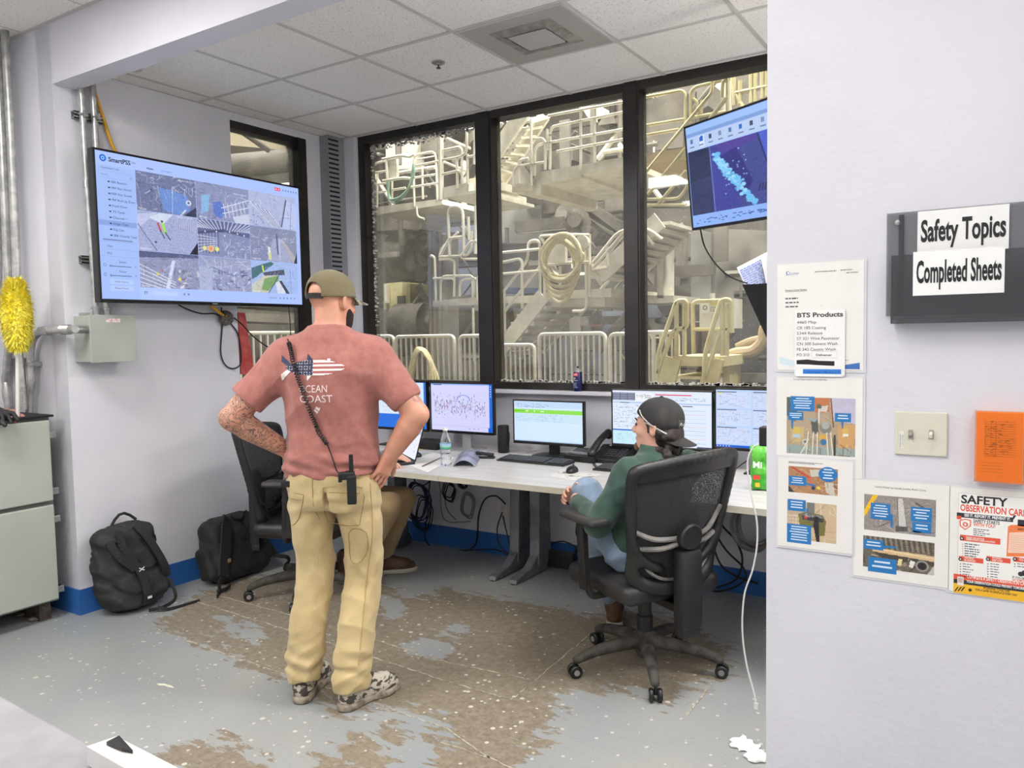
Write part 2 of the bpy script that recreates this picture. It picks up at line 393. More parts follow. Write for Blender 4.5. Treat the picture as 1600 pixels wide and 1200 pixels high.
def speck_tiles():
    m,nt,b=newmat('acoustic_tile');tc=N(nt,'ShaderNodeTexCoord');n=N(nt,'ShaderNodeTexNoise');n.inputs['Scale'].default_value=95;n.inputs['Detail'].default_value=2
    L(nt,tc,'Object',n,'Vector');r=ramp(nt,[(.33,srgb('C9C5C0')),(.40,srgb('EDEAE6')),(1,srgb('EFECE8'))]);L(nt,n,'Fac',r,'Fac')
    n2=N(nt,'ShaderNodeTexNoise');n2.inputs['Scale'].default_value=1.1;L(nt,tc,'Object',n2,'Vector');r2=ramp(nt,[(.3,(.93,.92,.90)),(.7,(1,1,1))]);L(nt,n2,'Fac',r2,'Fac')
    mx=N(nt,'ShaderNodeMix',data_type='RGBA',blend_type='MULTIPLY');mx.inputs[0].default_value=1;L(nt,r,'Color',mx,6);L(nt,r2,'Color',mx,7);L(nt,mx,2,b,'Base Color');b.inputs['Roughness'].default_value=.95
    bp=N(nt,'ShaderNodeBump');bp.inputs['Strength'].default_value=.5;bp.inputs['Distance'].default_value=.004;L(nt,n,'Fac',bp,'Height');L(nt,bp,'Normal',b,'Normal');return m
actile=speck_tiles()
# ---------------- floor: grey paint worn down to brown concrete ----------------
def floor_mat():
    m,nt,b=newmat('worn_painted_floor');tc=N(nt,'ShaderNodeTexCoord');at=N(nt,'ShaderNodeAttribute',attribute_name='bare')
    def noise(sc,det=6,ro=.6,dist=0):
        n=N(nt,'ShaderNodeTexNoise');n.inputs['Scale'].default_value=sc;n.inputs['Detail'].default_value=det;n.inputs['Roughness'].default_value=ro;n.inputs['Distortion'].default_value=dist;L(nt,tc,'Object',n,'Vector');return n
    n1=noise(7,8,.68,.3);mp=N(nt,'ShaderNodeMapping');mp.inputs['Scale'].default_value=(1,2.6,1);mp.inputs['Rotation'].default_value=(0,0,.35);L(nt,tc,'Object',mp,'Vector');nt.links.new(mp.outputs[0],n1.inputs['Vector']);n2=noise(.9,3);n3=noise(60,3);n4=noise(30,4,.7)
    def math_(op,a,ao,bv=None,bn=None,bo=None):
        q=N(nt,'ShaderNodeMath',operation=op);L(nt,a,ao,q,0)
        if bn is not None: L(nt,bn,bo,q,1)
        elif bv is not None: q.inputs[1].default_value=bv
        return q
    k=math_('MULTIPLY',n1,'Fac',1.55);s=math_('ADD',at,'Fac',None,k,0);t=ramp(nt,[(0,(0,0,0)),(.49,(0,0,0)),(.505,(1,1,1))]);h=math_('MULTIPLY',s,0,.38);L(nt,h,0,t,'Fac')
    paint=ramp(nt,[(.3,srgb('8F9497')),(.55,srgb('9C9D9A')),(.8,srgb('ABA79D'))]);L(nt,n2,'Fac',paint,'Fac')
    conc=ramp(nt,[(.25,srgb('6E6558')),(.5,srgb('867B6A')),(.75,srgb('9B917F'))]);L(nt,n4,'Fac',conc,'Fac')
    mx=N(nt,'ShaderNodeMix',data_type='RGBA');L(nt,t,'Color',mx,0);L(nt,paint,'Color',mx,6);L(nt,conc,'Color',mx,7)
    # pale grit and chips
    vo=N(nt,'ShaderNodeTexVoronoi');vo.inputs['Scale'].default_value=30;vo.inputs['Randomness'].default_value=1;L(nt,tc,'Object',vo,'Vector')
    n5=noise(2.3,4);c=math_('MULTIPLY',n5,'Fac',.62);lt=N(nt,'ShaderNodeMath',operation='LESS_THAN');L(nt,vo,'Distance',lt,0);cg=N(nt,'ShaderNodeMath',operation='MULTIPLY');L(nt,c,0,cg,0);wn0=N(nt,'ShaderNodeSeparateColor');L(nt,vo,'Color',wn0,'Color');L(nt,wn0,'Green',cg,1);sb=math_('SUBTRACT',cg,0,.03);L(nt,sb,0,lt,1)
    wn=N(nt,'ShaderNodeSeparateColor');L(nt,vo,'Color',wn,'Color');gt=math_('GREATER_THAN',wn,'Red',.45);an=math_('MULTIPLY',lt,0,None,gt,0)
    mx2=N(nt,'ShaderNodeMix',data_type='RGBA');L(nt,an,0,mx2,0);L(nt,mx,2,mx2,6);mx2.inputs[7].default_value=(*srgb('C9C5B8'),1)
    # dark grime speckle
    g=ramp(nt,[(.32,(.72,.70,.66)),(.45,(1,1,1))]);L(nt,n3,'Fac',g,'Fac');mx3=N(nt,'ShaderNodeMix',data_type='RGBA',blend_type='MULTIPLY');mx3.inputs[0].default_value=.35;L(nt,mx2,2,mx3,6);L(nt,g,'Color',mx3,7)
    L(nt,mx3,2,b,'Base Color');rr=ramp(nt,[(0,(.34,.34,.34)),(1,(.5,.5,.5))]);L(nt,t,'Color',rr,'Fac');L(nt,rr,'Color',b,'Roughness')
    bp=N(nt,'ShaderNodeBump');bp.inputs['Strength'].default_value=.35;bp.inputs['Distance'].default_value=.004;iv=math_('MULTIPLY',t,'Color',-1);L(nt,iv,0,bp,'Height');L(nt,bp,'Normal',b,'Normal');return m
def pdist(X,Y,poly): # signed distance, positive inside
    n=len(poly);ins=np.zeros(X.shape,bool);dm=np.full(X.shape,9.)
    for i in range(n):
        x0,y0=poly[i];x1,y1=poly[(i+1)%n];dx,dy=x1-x0,y1-y0;h=np.clip(((X-x0)*dx+(Y-y0)*dy)/(dx*dx+dy*dy+1e-9),0,1)
        dm=np.minimum(dm,np.hypot(X-x0-h*dx,Y-y0-h*dy))
        if y0!=y1: ins^=((y0>Y)!=(y1>Y))&(X<(x1-x0)*(Y-y0)/(y1-y0)+x0)
    return np.where(ins,dm,-dm)
def fl(pts): return [tuple(atz(x,y,0)[:2]) for x,y in pts]
BARE=[fl([(240,975),(300,932),(360,908),(430,895),(600,900),(620,925),(650,935),(697,917),(734,927),(795,937),(860,947),(937,960),(1000,950),(1090,985),(1150,1010),(1128,1053),(1092,1077),(1043,1105),(990,1081),(884,1077),(880,1110),(860,1130),(860,1159),(827,1187),(800,1230),(690,1230),(675,1160),(690,1130),(640,1110),(600,1108),(530,1120),(490,1085),(440,1060),(400,1050),(350,1025),(290,1000)]),
 fl([(475,1215),(525,1165),(600,1125),(640,1140),(600,1175),(620,1215)]),fl([(225,1190),(260,1165),(350,1150),(400,1180),(430,1215),(230,1215)])]
PATCH=[fl(q) for q in ([(633,1008),(660,998),(705,1000),(718,1010),(690,1024),(640,1024)],[(598,930),(626,936),(630,960),(600,965)],[(688,980),(720,972),(732,985),(700,994)],[(340,965),(420,985),(400,1005),(360,990)],[(455,990),(500,1010),(470,1020)])]
def build_floor():
    x0,x1,y0,y1,st=-8.2,2.2,-3.2,4.4,.04;xs=np.arange(x0,x1+.001,st);ys=np.arange(y0,y1+.001,st);X,Y=np.meshgrid(xs,ys)
    d=np.full(X.shape,-.5)
    for p in BARE: d=np.maximum(d,pdist(X,Y,p))
    for p in PATCH: d=np.minimum(d,-pdist(X,Y,p)*1.6)
    v=np.stack([X.ravel(),Y.ravel(),np.zeros(X.size)],1);nx=len(xs);j,i=np.mgrid[0:len(ys)-1,0:nx-1];a=(j*nx+i).ravel()
    o=mesh('floor',v,np.stack([a,a+1,a+nx+1,a+nx],1),floor_mat());at=o.data.attributes.new('bare','FLOAT','POINT')
    at.data.foreach_set('value',np.clip(.5+d.ravel()*2.3,0.0,1.02).astype(np.float32));tag(o,kind='structure');return o
build_floor()
def struct(mb,name,mat,**k): return tag(mb.build(name,mat,**k),kind='structure')
chalk=M('joint_dust','C3BBA9',.9,col2='8E8574',scale=30)
def floor_joint(pts,w=.007,seed=0):
    r=random.Random(seed);mb=MB();P=[atz(x,y,0) for x,y in pts];Q=[]
    for a,b in zip(P,P[1:]):
        n=max(2,int((b-a).length/.03))
        for k in range(n): Q.append(a.lerp(b,k/n)+V(r.uniform(-.004,.004),r.uniform(-.004,.004),0))
    Q.append(P[-1]);v=[];f=[]
    for i,q in enumerate(Q):
        d=(Q[min(i+1,len(Q)-1)]-Q[max(i-1,0)]).normalized();n=V(-d.y,d.x,0)*w*r.uniform(.15,.6)
        for s in (-1,1):
            for z in (.0005,.0022): v.append(q+n*s+V(0,0,z))
        if i: a=4*(i-1);f+=[(a+1,a+3,a+7,a+5),(a,a+1,a+5,a+4),(a+2,a+6,a+7,a+3)]
    mb.add(v,f);struct(mb,'floor_joint',chalk)
for i,p in enumerate(([(290,935),(435,980),(575,1025),(700,1065),(799,1094),(870,1035),(921,992)],[(320,925),(440,957),(575,997),(700,1035),(820,1060)],[(240,982),(350,1022),(450,1055),(600,1105),(700,1140),(765,1185)],[(1116,1063),(1071,1120)],[(690,1160),(765,1185),(830,1215)])): floor_joint(p,seed=i)
# ---------------- walls ----------------
B=lambda *a,**k: MB().box(*a,**k)
# left wall of the back room with a side window opening
WY0,WY1,WZ0,WZ1=3.40,4.05,1.15,2.93
mb=MB();mb.box((XL-.14,YN,0),(XL,WY0,CN));mb.box((XL-.14,WY0,0),(XL,WY1,WZ0));mb.box((XL-.14,WY0,WZ1),(XL,WY1,CN));mb.box((XL-.14,WY1,0),(XL,YB,CN));struct(mb,'wall_left',wallm)
# back wall below and beside the window band
WX0,WX1,BZ0,BZ1=-4.11,.95,1.14,2.985
mb=MB();mb.box((XL-.14,YB,0),(1.1,YB+.16,BZ0));mb.box((XL-.14,YB,BZ0),(WX0,YB+.16,CN));mb.box((WX0,YB,2.985),(1.1,YB+.16,3.2));mb.box((WX1,YB,BZ0),(1.1,YB+.16,CN));struct(mb,'wall_back',wallm)
struct(B((WX0,YB-.075,BZ0-.025),(WX1,YB,BZ0-.001),bev=.004),'trim_sill',ledge)
struct(B((-4.225,YB-.05,0),(WX0-.005,YB-.001,CB)),'wall_corner_column',wallm)
# near wall: pier, header and the right hand wall
mb=MB();mb.box((XLN,YN,0),(XL-.001,YN+WT,CN));mb.box((XL-.001,YN,HZ),(XJ,YN+WT,CN));mb.box((XJ,YN,0),(2.2,YN+WT,CN));struct(mb,'wall_near',wallm)
struct(B((XLN-.12,-3.2,0),(XLN,YN+WT,CN)),'wall_near_left',wallm)
struct(B((1.1,YN+WT,0),(1.22,YB+.16,CN)),'wall_right',wallm)
struct(B((-4.94,-3.3,0),(2.3,-3.2,CN)),'wall_behind',wallm);struct(B((2.2,-3.3,0),(2.3,YN+WT,CN)),'wall_near_right',wallm)
# baseboards
BH=.142
struct(B((XL,YN,0),(XL+.008,YB,BH)),'baseboard_left',bluem);struct(B((XL,YB-.008,0),(1.1,YB,BH)),'baseboard_back',bluem);struct(B((XLN,YN-.008,0),(XL+.008,YN,BH)),'baseboard_pier',bluem)
struct(B((XL+.001,YN+.001,BH),(XL+.006,YB,BH+.005)),'trim_baseboard_edge',ledge)
# ceilings
GX=[-3.54+.61*i for i in range(-1,8)];GY=[3.163+.587*j for j in range(-1,3)]
xs=[XL]+[g for g in GX if g<1.1]+[1.1];ys=[YN+WT]+GY+[YB]
VENT=(GX[3],GY[1]) # vent tile corner
mb=MB()
for a,b in zip(xs,xs[1:]):
    for c,d in zip(ys,ys[1:]):
        if b-a<.03 or d-c<.03: continue
        dz=random.uniform(-.0015,.002)
        if abs(a-VENT[0])<.01 and abs(c-VENT[1])<.01: continue
        mb.box((a+.007,c+.007,CB+.003+dz),(b-.007,d-.007,CB+.02))
mb.box((XL,YN+WT,CB+.02),(1.1,YB,CB+.06));struct(mb,'ceiling',actile)
mb=MB()
for g in xs: mb.box((g-.0115,YN+WT,CB-.001),(g+.0115,YB,CB+.006))
for g in ys: mb.box((XL,g-.0115,CB-.0013),(1.1,g+.0115,CB+.0055))
struct(mb,'ceiling_grid',gridm)
mb=MB();xs2=[XLN]+[-4.55+.61*i for i in range(12)];ys2=[-3.2+.61*j-.05 for j in range(10)]
xs2=[x for x in xs2 if x<2.2]+[2.2];ys2=[y for y in ys2 if -3.2<=y<YN-.05]+[YN]
for a,b in zip(xs2,xs2[1:]):
    for c,d in zip(ys2,ys2[1:]): mb.box((a+.008,c+.008,CN),(b-.008,d-.008,CN+.02))
struct(mb,'ceiling_near',actile)
mb=MB()
for g in xs2: mb.box((g-.012,-3.2,CN+.001),(g+.012,YN,CN+.006))
for g in ys2: mb.box((XLN,g-.012,CN+.0005),(2.2,g+.012,CN+.0055))
mb.box((XLN,YN-.02,CN-.004),(2.2,YN,CN+.004));mb.box((XLN,-3.2,CN-.004),(XLN+.02,YN,CN+.004));struct(mb,'ceiling_near_grid',gridm)
# troffer lamps (real fixtures for the area lights)
glowm,nt_,b_=newmat('lamp_diffuser');b_.inputs['Emission Color'].default_value=(1,1,1,1);b_.inputs['Emission Strength'].default_value=2.5
def troffer(x,y,z,lab):
    t=thing('ceiling_light',lab,'ceiling light',(x,y,z),0,'troffers of the near room')
    f=MB();f.box((x-.3,y-.6,z-.002),(x-.28,y+.6,z+.05));f.box((x+.28,y-.6,z-.002),(x+.3,y+.6,z+.05));f.box((x-.28,y-.6,z-.002),(x+.28,y-.58,z+.05));f.box((x-.28,y+.58,z-.002),(x+.28,y+.6,z+.05));f.build('frame',gridm,t)
    MB().box((x-.28,y-.58,z+.012),(x+.28,y+.58,z+.02)).build('diffuser',glowm,t)
for x,y in NEAR_LIGHTS: troffer(x,y,CN-.012,'white ceiling troffer over the near room behind the camera')
# ---------------- windows ----------------
def glass_mat():
    m=bpy.data.materials.new('dusty_window_glass');m.use_nodes=True;nt=m.node_tree;nt.nodes.remove(nt.nodes['Principled BSDF']);out=nt.nodes['Material Output']
    tr=N(nt,'ShaderNodeBsdfTransparent');tr.inputs[0].default_value=(.93,.94,.93,1);gl=N(nt,'ShaderNodeBsdfGlossy');gl.inputs['Roughness'].default_value=.03;df=N(nt,'ShaderNodeBsdfTranslucent');df.inputs[0].default_value=(.82,.79,.70,1);d2=N(nt,'ShaderNodeBsdfDiffuse');d2.inputs[0].default_value=(.72,.70,.65,1)
    fr=N(nt,'ShaderNodeFresnel');fr.inputs[0].default_value=1.45;a=N(nt,'ShaderNodeMixShader');L(nt,fr,0,a,0);L(nt,tr,0,a,1);L(nt,gl,0,a,2)
    dm=N(nt,'ShaderNodeMixShader');dm.inputs[0].default_value=.45;L(nt,df,0,dm,1);L(nt,d2,0,dm,2)
    tc=N(nt,'ShaderNodeTexCoord');n=N(nt,'ShaderNodeTexNoise');n.inputs['Scale'].default_value=2.1;n.inputs['Detail'].default_value=7;n.inputs['Roughness'].default_value=.7;L(nt,tc,'Object',n,'Vector');r=ramp(nt,[(.35,(.02,)*3),(.6,(.09,)*3),(.8,(.2,)*3)]);L(nt,n,'Fac',r,'Fac')
    n2=N(nt,'ShaderNodeTexNoise');n2.inputs['Scale'].default_value=160;n2.inputs['Detail'].default_value=1;L(nt,tc,'Object',n2,'Vector');r2=ramp(nt,[(.70,(0,)*3),(.76,(.6,)*3)]);L(nt,n2,'Fac',r2,'Fac')
    mxx=N(nt,'ShaderNodeMath',operation='MAXIMUM');L(nt,r,'Color',mxx,0);L(nt,r2,'Color',mxx,1)
    b=N(nt,'ShaderNodeMixShader');L(nt,mxx,0,b,0);L(nt,a,0,b,1);L(nt,dm,0,b,2);L(nt,b,0,out,0);return m
glassm=glass_mat();spraym=M('spray_foam_residue','F4F2EC',.9,col2='C9C5BA',scale=90,lo=.4,hi=.5)
def wframe(name,mb,y):pass
mull=[(-3.04,-2.935),(-1.962,-1.882),(-.87,-.79)]
edges=[WX0]+[q for m_ in mull for q in m_]+[WX1]
for i in range(4):
    a,b=edges[2*i],edges[2*i+1];fl_=.062 if i==0 else .012
    root=tag(MB().box((a,YB-.012,BZ0),(a+fl_,YB+.1,BZ1)).box((b-.012,YB-.012,BZ0),(b,YB+.1,BZ1)).box((a+fl_,YB-.012,BZ1-.055),(b-.012,YB+.1,BZ1)).box((a+fl_,YB-.012,BZ0),(b-.012,YB+.1,BZ0+.045)).build(f'window_{i+2}',blackf),kind='structure')
    MB().box((a+fl_,YB+.055,BZ0+.045),(b-.012,YB+.061,BZ1-.055)).build('window_pane',glassm,root)
    # ragged white overspray on the pane's edges
    r=random.Random(i);mb=MB()
    for k in range(420 if i==0 else 150):
        side=r.choice([0,1,1]) if i==0 else 2
        if side==0: x=a+fl_+.003+abs(r.gauss(0,.012));z=r.uniform(BZ0+.05,BZ1-.06)
        elif side==1: x=r.uniform(a+fl_,b-.02);z=BZ1-.058-abs(r.gauss(0,.022))
        else: x=r.uniform(a+fl_,b-.02);z=BZ0+.048+abs(r.gauss(0,.005))
        x=min(x,b-.02);q=r.uniform(.003,.010);mb.box((x-q,YB+.050,z-q*r.uniform(.3,1)),(x+q,YB+.055,z+q*.7))
    mb.build('residue',spraym,root)
for j,(a,b) in enumerate(mull): struct(B((a-.001,YB-.02,BZ0-.002),(b+.001,YB+.12,BZ1)),f'trim_{j+1}',blackf)
root=tag(MB().box((XL-.1,WY0,WZ0),(XL-.05,WY0+.006,WZ1)).box((XL-.1,WY1-.075,WZ0),(XL+.004,WY1,WZ1)).box((XL-.1,WY0,WZ1-.05),(XL-.004,WY1-.075,WZ1)).box((XL-.1,WY0,WZ0),(XL-.004,WY1-.075,WZ0+.05)).build('window_1',blackf),kind='structure')
MB().box((XL-.06,WY0+.006,WZ0+.05),(XL-.054,WY1-.075,WZ1-.05)).build('window_pane',glassm,root)
# slotted cable duct in the corner
t=thing('cable_duct','tall grey slotted cable duct standing in the corner between the two windows','cable duct',(XL,4.25,1.0))
graym=M('grey_duct','8F9296',.5)
MB().box((XL,4.185,.72),(XL+.085,4.35,CB-.003)).build('duct_body',graym,t)
mb=MB();z=.8
while z<CB-.03: mb.box((XL+.084,4.19,z),(XL+.0865,4.29,z+.014));z+=.034
mb.build('slots',M('slot_dark','1A1B1C',.8),t)
# ---------------- the plant hall beyond the glass ----------------
cream=M('cream_painted_steel','E6E2D4',.6,col2='C6BFAB',scale=5,lo=.4,hi=.7)
creamy=M('yellow_cream_steel','D3C99A',.6,col2='B9AD7C',scale=6,lo=.4,hi=.7)
dusty=M('dusty_machine_steel','6E685E',.75,col2='45413B',scale=2.5,lo=.35,hi=.65,bump=.3,bscale=20)
dustyd=M('dark_dusty_steel','37342F',.8,col2='555047',scale=3,lo=.4,hi=.7,bump=.3,bscale=20)
dustyl=M('pale_dusty_steel','807B71',.7,col2='5C574F',scale=2.5,lo=.4,hi=.7)
bluegrey=M('blue_grey_steel','6B7488',.6,col2='7F8795',scale=3)
whitep=M('pale_vessel','8F8E88',.5,col2='767570',scale=2)
hosem=M('cream_hose','D8CDA6',.5,col2='C4B78C',scale=20)
hoseg=M('green_hose','7FA58C',.5)
brick=M('brown_cladding','6D5B46',.9,col2='54483B',scale=2)
hf=M('hall_concrete','4A4640',.8,col2='37342F',scale=3)
struct(B((-17,YB+.16,-.06),(9,15,-.001)),'floor_hall',hf)
struct(B((-17,14,0),(9,14.2,9.5)),'wall_hall_back',M('hall_wall','5F5A52',.8,col2='3F3B36',scale=.8,lo=.35,hi=.65));struct(B((-17.2,YB+.16,0),(-17,14,9.5)),'wall_hall_left',brick);struct(B((9,YB+.16,0),(9.2,14,9.5)),'wall_hall_right',brick)
struct(B((-17.2,-3.3,9.3),(9.2,14.2,9.5)),'ceiling_hall',dustyd);struct(B((-17.2,-3.3,-.06),(XL-.66,YB+.159,-.001)),'floor_hall_side',hf)
struct(B((-17.2,-3.4,0),(-4.96,-3.3,9.3)),'wall_hall_end',brick);struct(B((-17.2,-3.3,0),(-17.05,YB+.15,9.3)),'wall_hall_far',dusty)
cA=lambda x,y:(560+x/5.714,190+y/5.714)
cB=lambda x,y:(560+x/5.452,390+y/5.452)
cC=lambda x,y:(755+x/5.217,150+y/5.217)
cD=lambda x,y:(755+x/5.,370+y/5.)
cE=lambda x,y:(985+x/4.614,100+y/4.614)
cF=lambda x,y:(985+x/4.445,340+y/4.445)
def W3(c,pts,y): return [aty(*c(*p),y) for p in pts]
def rnd(P,r=.09,n=4):
    out=[P[0]]
    for i in range(1,len(P)-1):
        a,b,c=P[i-1],P[i],P[i+1];d1=(a-b);d2=(c-b);q=min(r,d1.length*.45,d2.length*.45);s=b+d1.normalized()*q;e=b+d2.normalized()*q
        for k in range(n+1):
            t=k/n;out.append(s*(1-t)**2+b*2*t*(1-t)+e*t*t)
    out.append(P[-1]);return out
def rails(name,mat,parent,c,y,lines,r=.021,off=0):
    r*=.72
    mb=MB()
    for l in lines: mb.tube(rnd(W3(c,l,y+off)),r,7)
    return mb.build(name,mat,parent,smooth=True)
def slab(c,pts,y,dep,name,mat,parent):
    return MB().prism(W3(c,pts,y),(0,dep,0)).build(name,mat,parent)
# upper left platform with hose rack
Y1=7.6
t=thing('walkway_platform','cream steel platform high behind the left window, green hose on its rack','platform',aty(*cA(400,780),Y1))
slab(cA,[(140,765),(730,690),(760,740),(140,835)],Y1,1.3,'toe_board',cream,t)
rails('railing',cream,t,cA,Y1,[[(150,830),(130,380),(220,355),(240,355)],[(140,560),(250,550)],[(150,455),(250,440)],[(165,770),(170,460)],[(500,760),(490,300),(690,262),(705,700)],[(500,395),(720,350)],[(500,500),(690,470)],[(300,610),(420,590)],[(180,635),(250,620)],[(470,585),(720,545)],[(300,700),(300,520)],[(575,690),(570,370)],[(520,760),(525,850),(590,870)]],.02)
rails('hose_rack',cream,t,cA,Y1-.12,[[(215,335),(390,300),(460,315),(500,290)],[(220,530),(400,500),(480,510)],[(260,540),(250,340)]],.028)
mb=MB().box(W3(cA,[(250,345)],Y1-.1)[0],W3(cA,[(365,520)],Y1-.05)[0]);mb.build('rack_plate',cream,t)
hz=thing('coiled_hose','pale green hose hanging in a loop on the upper left platform','hose',aty(*cA(330,730),Y1-.2))
mb=MB()
for k in range(3): mb.tube(catmull(W3(cA,[(255+8*k,535),(270,640+20*k),(310+10*k,725-18*k),(390,680-10*k),(450,590),(480+8*k,470),(490,380)],Y1-.22-.03*k),5),.014,6)
mb.build('hose_loops',hoseg,hz,smooth=True)
# gate frame with braces on the upper left
t=thing('access_gate_frame','cream tube access frame with diagonal braces right of the green hose','platform',aty(*cA(880,640),7.0))
rails('railing',cream,t,cA,7.0,[[(970,70),(965,280),(900,315),(750,340)],[(735,710),(735,140)],[(760,255),(900,225),(925,250),(925,560)],[(750,470),(920,430),(935,560)],[(880,330),(885,600)],[(975,290),(975,560)],[(1050,300),(975,318)],[(1040,60),(1035,380)]],.022)
rails('post',cream,t,cA,7.0,[[(735,700),(735,150)]],.045);rails('brace',cream,t,cA,7.05,[[(750,130),(1000,240)],[(750,355),(960,440)]],.02)
slab(cA,[(750,590),(985,540),(985,620),(1060,610),(1060,640),(760,680)],7.0,1.2,'platform_edge',cream,t)
slab(cA,[(990,510),(1100,490),(1100,560),(990,580)],7.2,.8,'side_plate',cream,t)
# column with ducts in the middle of the left window
t=thing('pipe_column','pale steel column with vertical pipes behind the left window','column',aty(*cA(670,1200),8.2))
slab(cB,[(600,-120),(715,-130),(725,1150),(610,1150)],8.2,.35,'column_body',whitep,t)
rails('pipe',dustyl,t,cB,8.1,[[(620,1100),(612,-150)],[(655,1100),(650,-150)],[(690,1100),(690,-150)]],.035)
# middle left platform
t=thing('walkway_platform','cream steel landing halfway up behind the left window','platform',aty(*cB(830,450),7.1))
slab(cB,[(635,435),(1030,405),(1030,470),(635,485)],7.1,1.2,'toe_board',cream,t);slab(cB,[(735,475),(765,475),(765,540),(735,540)],7.15,.2,'bracket',cream,t);slab(cB,[(985,470),(1025,470),(1025,520),(985,520)],7.15,.2,'bracket',cream,t)
rails('railing',cream,t,cB,7.05,[[(660,450),(650,70),(625,50),(615,60)],[(700,440),(700,225),(960,222),(980,245),(980,430)],[(690,70),(700,60),(930,50),(965,-10),(965,-160)],[(815,400),(820,100),(780,78),(690,85)],[(860,400),(865,255),(1000,245)],[(640,245),(800,245),(815,260)],[(1010,430),(1010,250),(1030,215)],[(870,40),(885,80),(1020,80)],[(690,65),(700,0),(850,-150)]],.02)
rails('ladder_frame',cream,t,cA,6.95,[[(815,1200),(800,760),(930,760),(945,1190)],[(815,1040),(940,1025)],[(1045,1180),(1045,750)],[(990,1060),(980,850)],[(735,1190),(810,1050)],[(925,1190),(1000,1070),(1060,1065)]],.024)
# machinery body on the left
t=thing('paper_machine','dust covered dark paper machine with rollers and frames behind the windows','machine',(-5.5,10.4,0))
P_=lambda c,pts,y,d,n,m_: slab(c,pts,y,d,n,m_,t)
P_(cA,[(120,200),(700,120),(700,290),(250,300),(250,240),(120,260)],9.4,.6,'hood',dustyl)
P_(cA,[(240,190),(480,170),(480,420),(250,430)],9.2,.3,'hood_panel',cream)
P_(cA,[(60,850),(600,790),(560,960),(60,980)],9.0,1.2,'cross_beam',dusty)
P_(cA,[(60,960),(640,1000),(640,1220),(60,1220)],9.8,1.2,'machine_body',dustyd)
P_(cB,[(150,0),(560,0),(560,560),(150,560)],9.9,.8,'machine_body',dustyd)
P_(cB,[(520,-200),(600,-200),(600,520),(510,520)],9.6,.3,'blue_column',bluegrey)
P_(cB,[(700,-230),(1040,-200),(1040,500),(700,470)],9.5,.3,'blue_panel',bluegrey)
P_(cA,[(280,850),(460,850),(460,960),(290,950)],8.8,.5,'bearing_block',dusty)
P_(cB,[(215,290),(375,275),(375,505),(215,510)],9.0,.5,'control_cabinet',creamy)
P_(cB,[(370,290),(440,290),(440,500),(375,500)],9.1,.5,'side_cabinet',M('olive_panel','8A8560',.7))
P_(cB,[(150,60),(300,0),(300,120),(430,150),(330,290),(150,290)],9.3,.5,'frame_casting',dusty)
P_(cB,[(180,570),(300,560),(320,740),(180,740)],9.0,.6,'roller_stand',dustyl)
P_(cB,[(780,600),(860,540),(1020,540),(1030,730),(860,730)],8.9,.7,'roller_stand',dustyd)
def roller(c,a,b,y,r,n='roller',m_=dusty):
    A,B_=W3(c,[a,b],y);MB().lathe([(0.0,0),(r*.4,0),(r*.4,.08),(r,.08),(r,(B_-A).length-.08),(r*.4,(B_-A).length-.08),(r*.4,(B_-A).length),(0,(B_-A).length)],A,24,B_-A).build(n,m_,t,smooth=True)
roller(cB,(310,640),(640,625),8.8,.30);roller(cB,(180,700),(640,690),9.6,.4,m_=dustyd);roller(cB,(820,640),(1240,620),9.2,.42,m_=dustyd)
roller(cB,(300,60),(560,60),9.4,.38,m_=dustyd)
P_(cC,[(60,900),(470,860),(480,1200),(60,1200)],9.4,.6,'vessel_panel',whitep)
P_(cC,[(470,720),(1160,640),(1160,1200),(480,1200)],10.6,.5,'machine_body',dustyd)
P_(cC,[(550,450),(730,420),(730,520),(600,600),(550,560)],9.6,.7,'chute',dustyl)
P_(cC,[(540,310),(740,400),(560,440)],9.8,.7,'chute',dusty)
P_(cC,[(200,290),(400,240),(420,760),(200,780)],9.3,.4,'panel',dustyl)
P_(cC,[(60,700),(240,760),(240,830),(60,860)],8.6,.7,'cross_beam',dusty)
P_(cC,[(800,90),(930,70),(1000,140),(940,220),(850,170)],9.2,.4,'motor_housing',cream)
P_(cC,[(930,190),(1060,160),(1080,220),(940,240)],9.2,.4,'motor_housing',dustyl)
P_(cC,[(940,380),(1100,350),(1100,480),(940,500)],9.6,.4,'winch',dustyl)
P_(cE,[(60,280),(380,190),(380,600),(200,620),(60,520)],9.4,.6,'chute',dusty)
P_(cE,[(90,170),(300,120),(560,120),(560,300),(400,400)],10,.5,'conveyor_casing',dustyl)
P_(cE,[(400,60),(700,60),(700,500),(400,560)],10.6,.4,'pale_panel',cream)
P_(cE,[(700,20),(1200,-60),(1200,400),(700,500)],10.8,.4,'pale_panel',dustyl)
P_(cE,[(60,720),(400,640),(420,1000),(60,1000)],10.2,.6,'machine_body',dustyd)
for k in range(4):
    a,b=W3(cE,[(120+30*k,200),(330+30*k,420)],9.7);MB().tube([a,b],.015,6).build('cable_run',dustyl,t)
rr=random.Random(5)
for k in range(14):
    x,y=rr.uniform(560,1120),rr.uniform(740,1150);a=W3(cC,[(x,y)],rr.uniform(9.2,10))[0];s_=rr.uniform(.06,.2)
    (MB().box(a-V(s_,.1,s_*.8),a+V(s_,.1,s_*.8),bev=.02) if k%2 else MB().lathe([(0.0,0),(s_,0),(s_,.2),(s_*.5,.22),(s_*.5,.3),(0,.3)],a,18,(0,-1,0))).build('drive_part',rr.choice([dusty,dustyl,dustyd]),t)
for k,(a,b,w_) in enumerate((((560,740),(1160,1100),.10),((600,760),(1160,1180),.05),((1020,620),(1160,700),.05))):
    p,q=W3(cC,[a,b],9.1);MB().obox(p,q,.12,w_*1.6).build('sloping_beam',dusty,t)
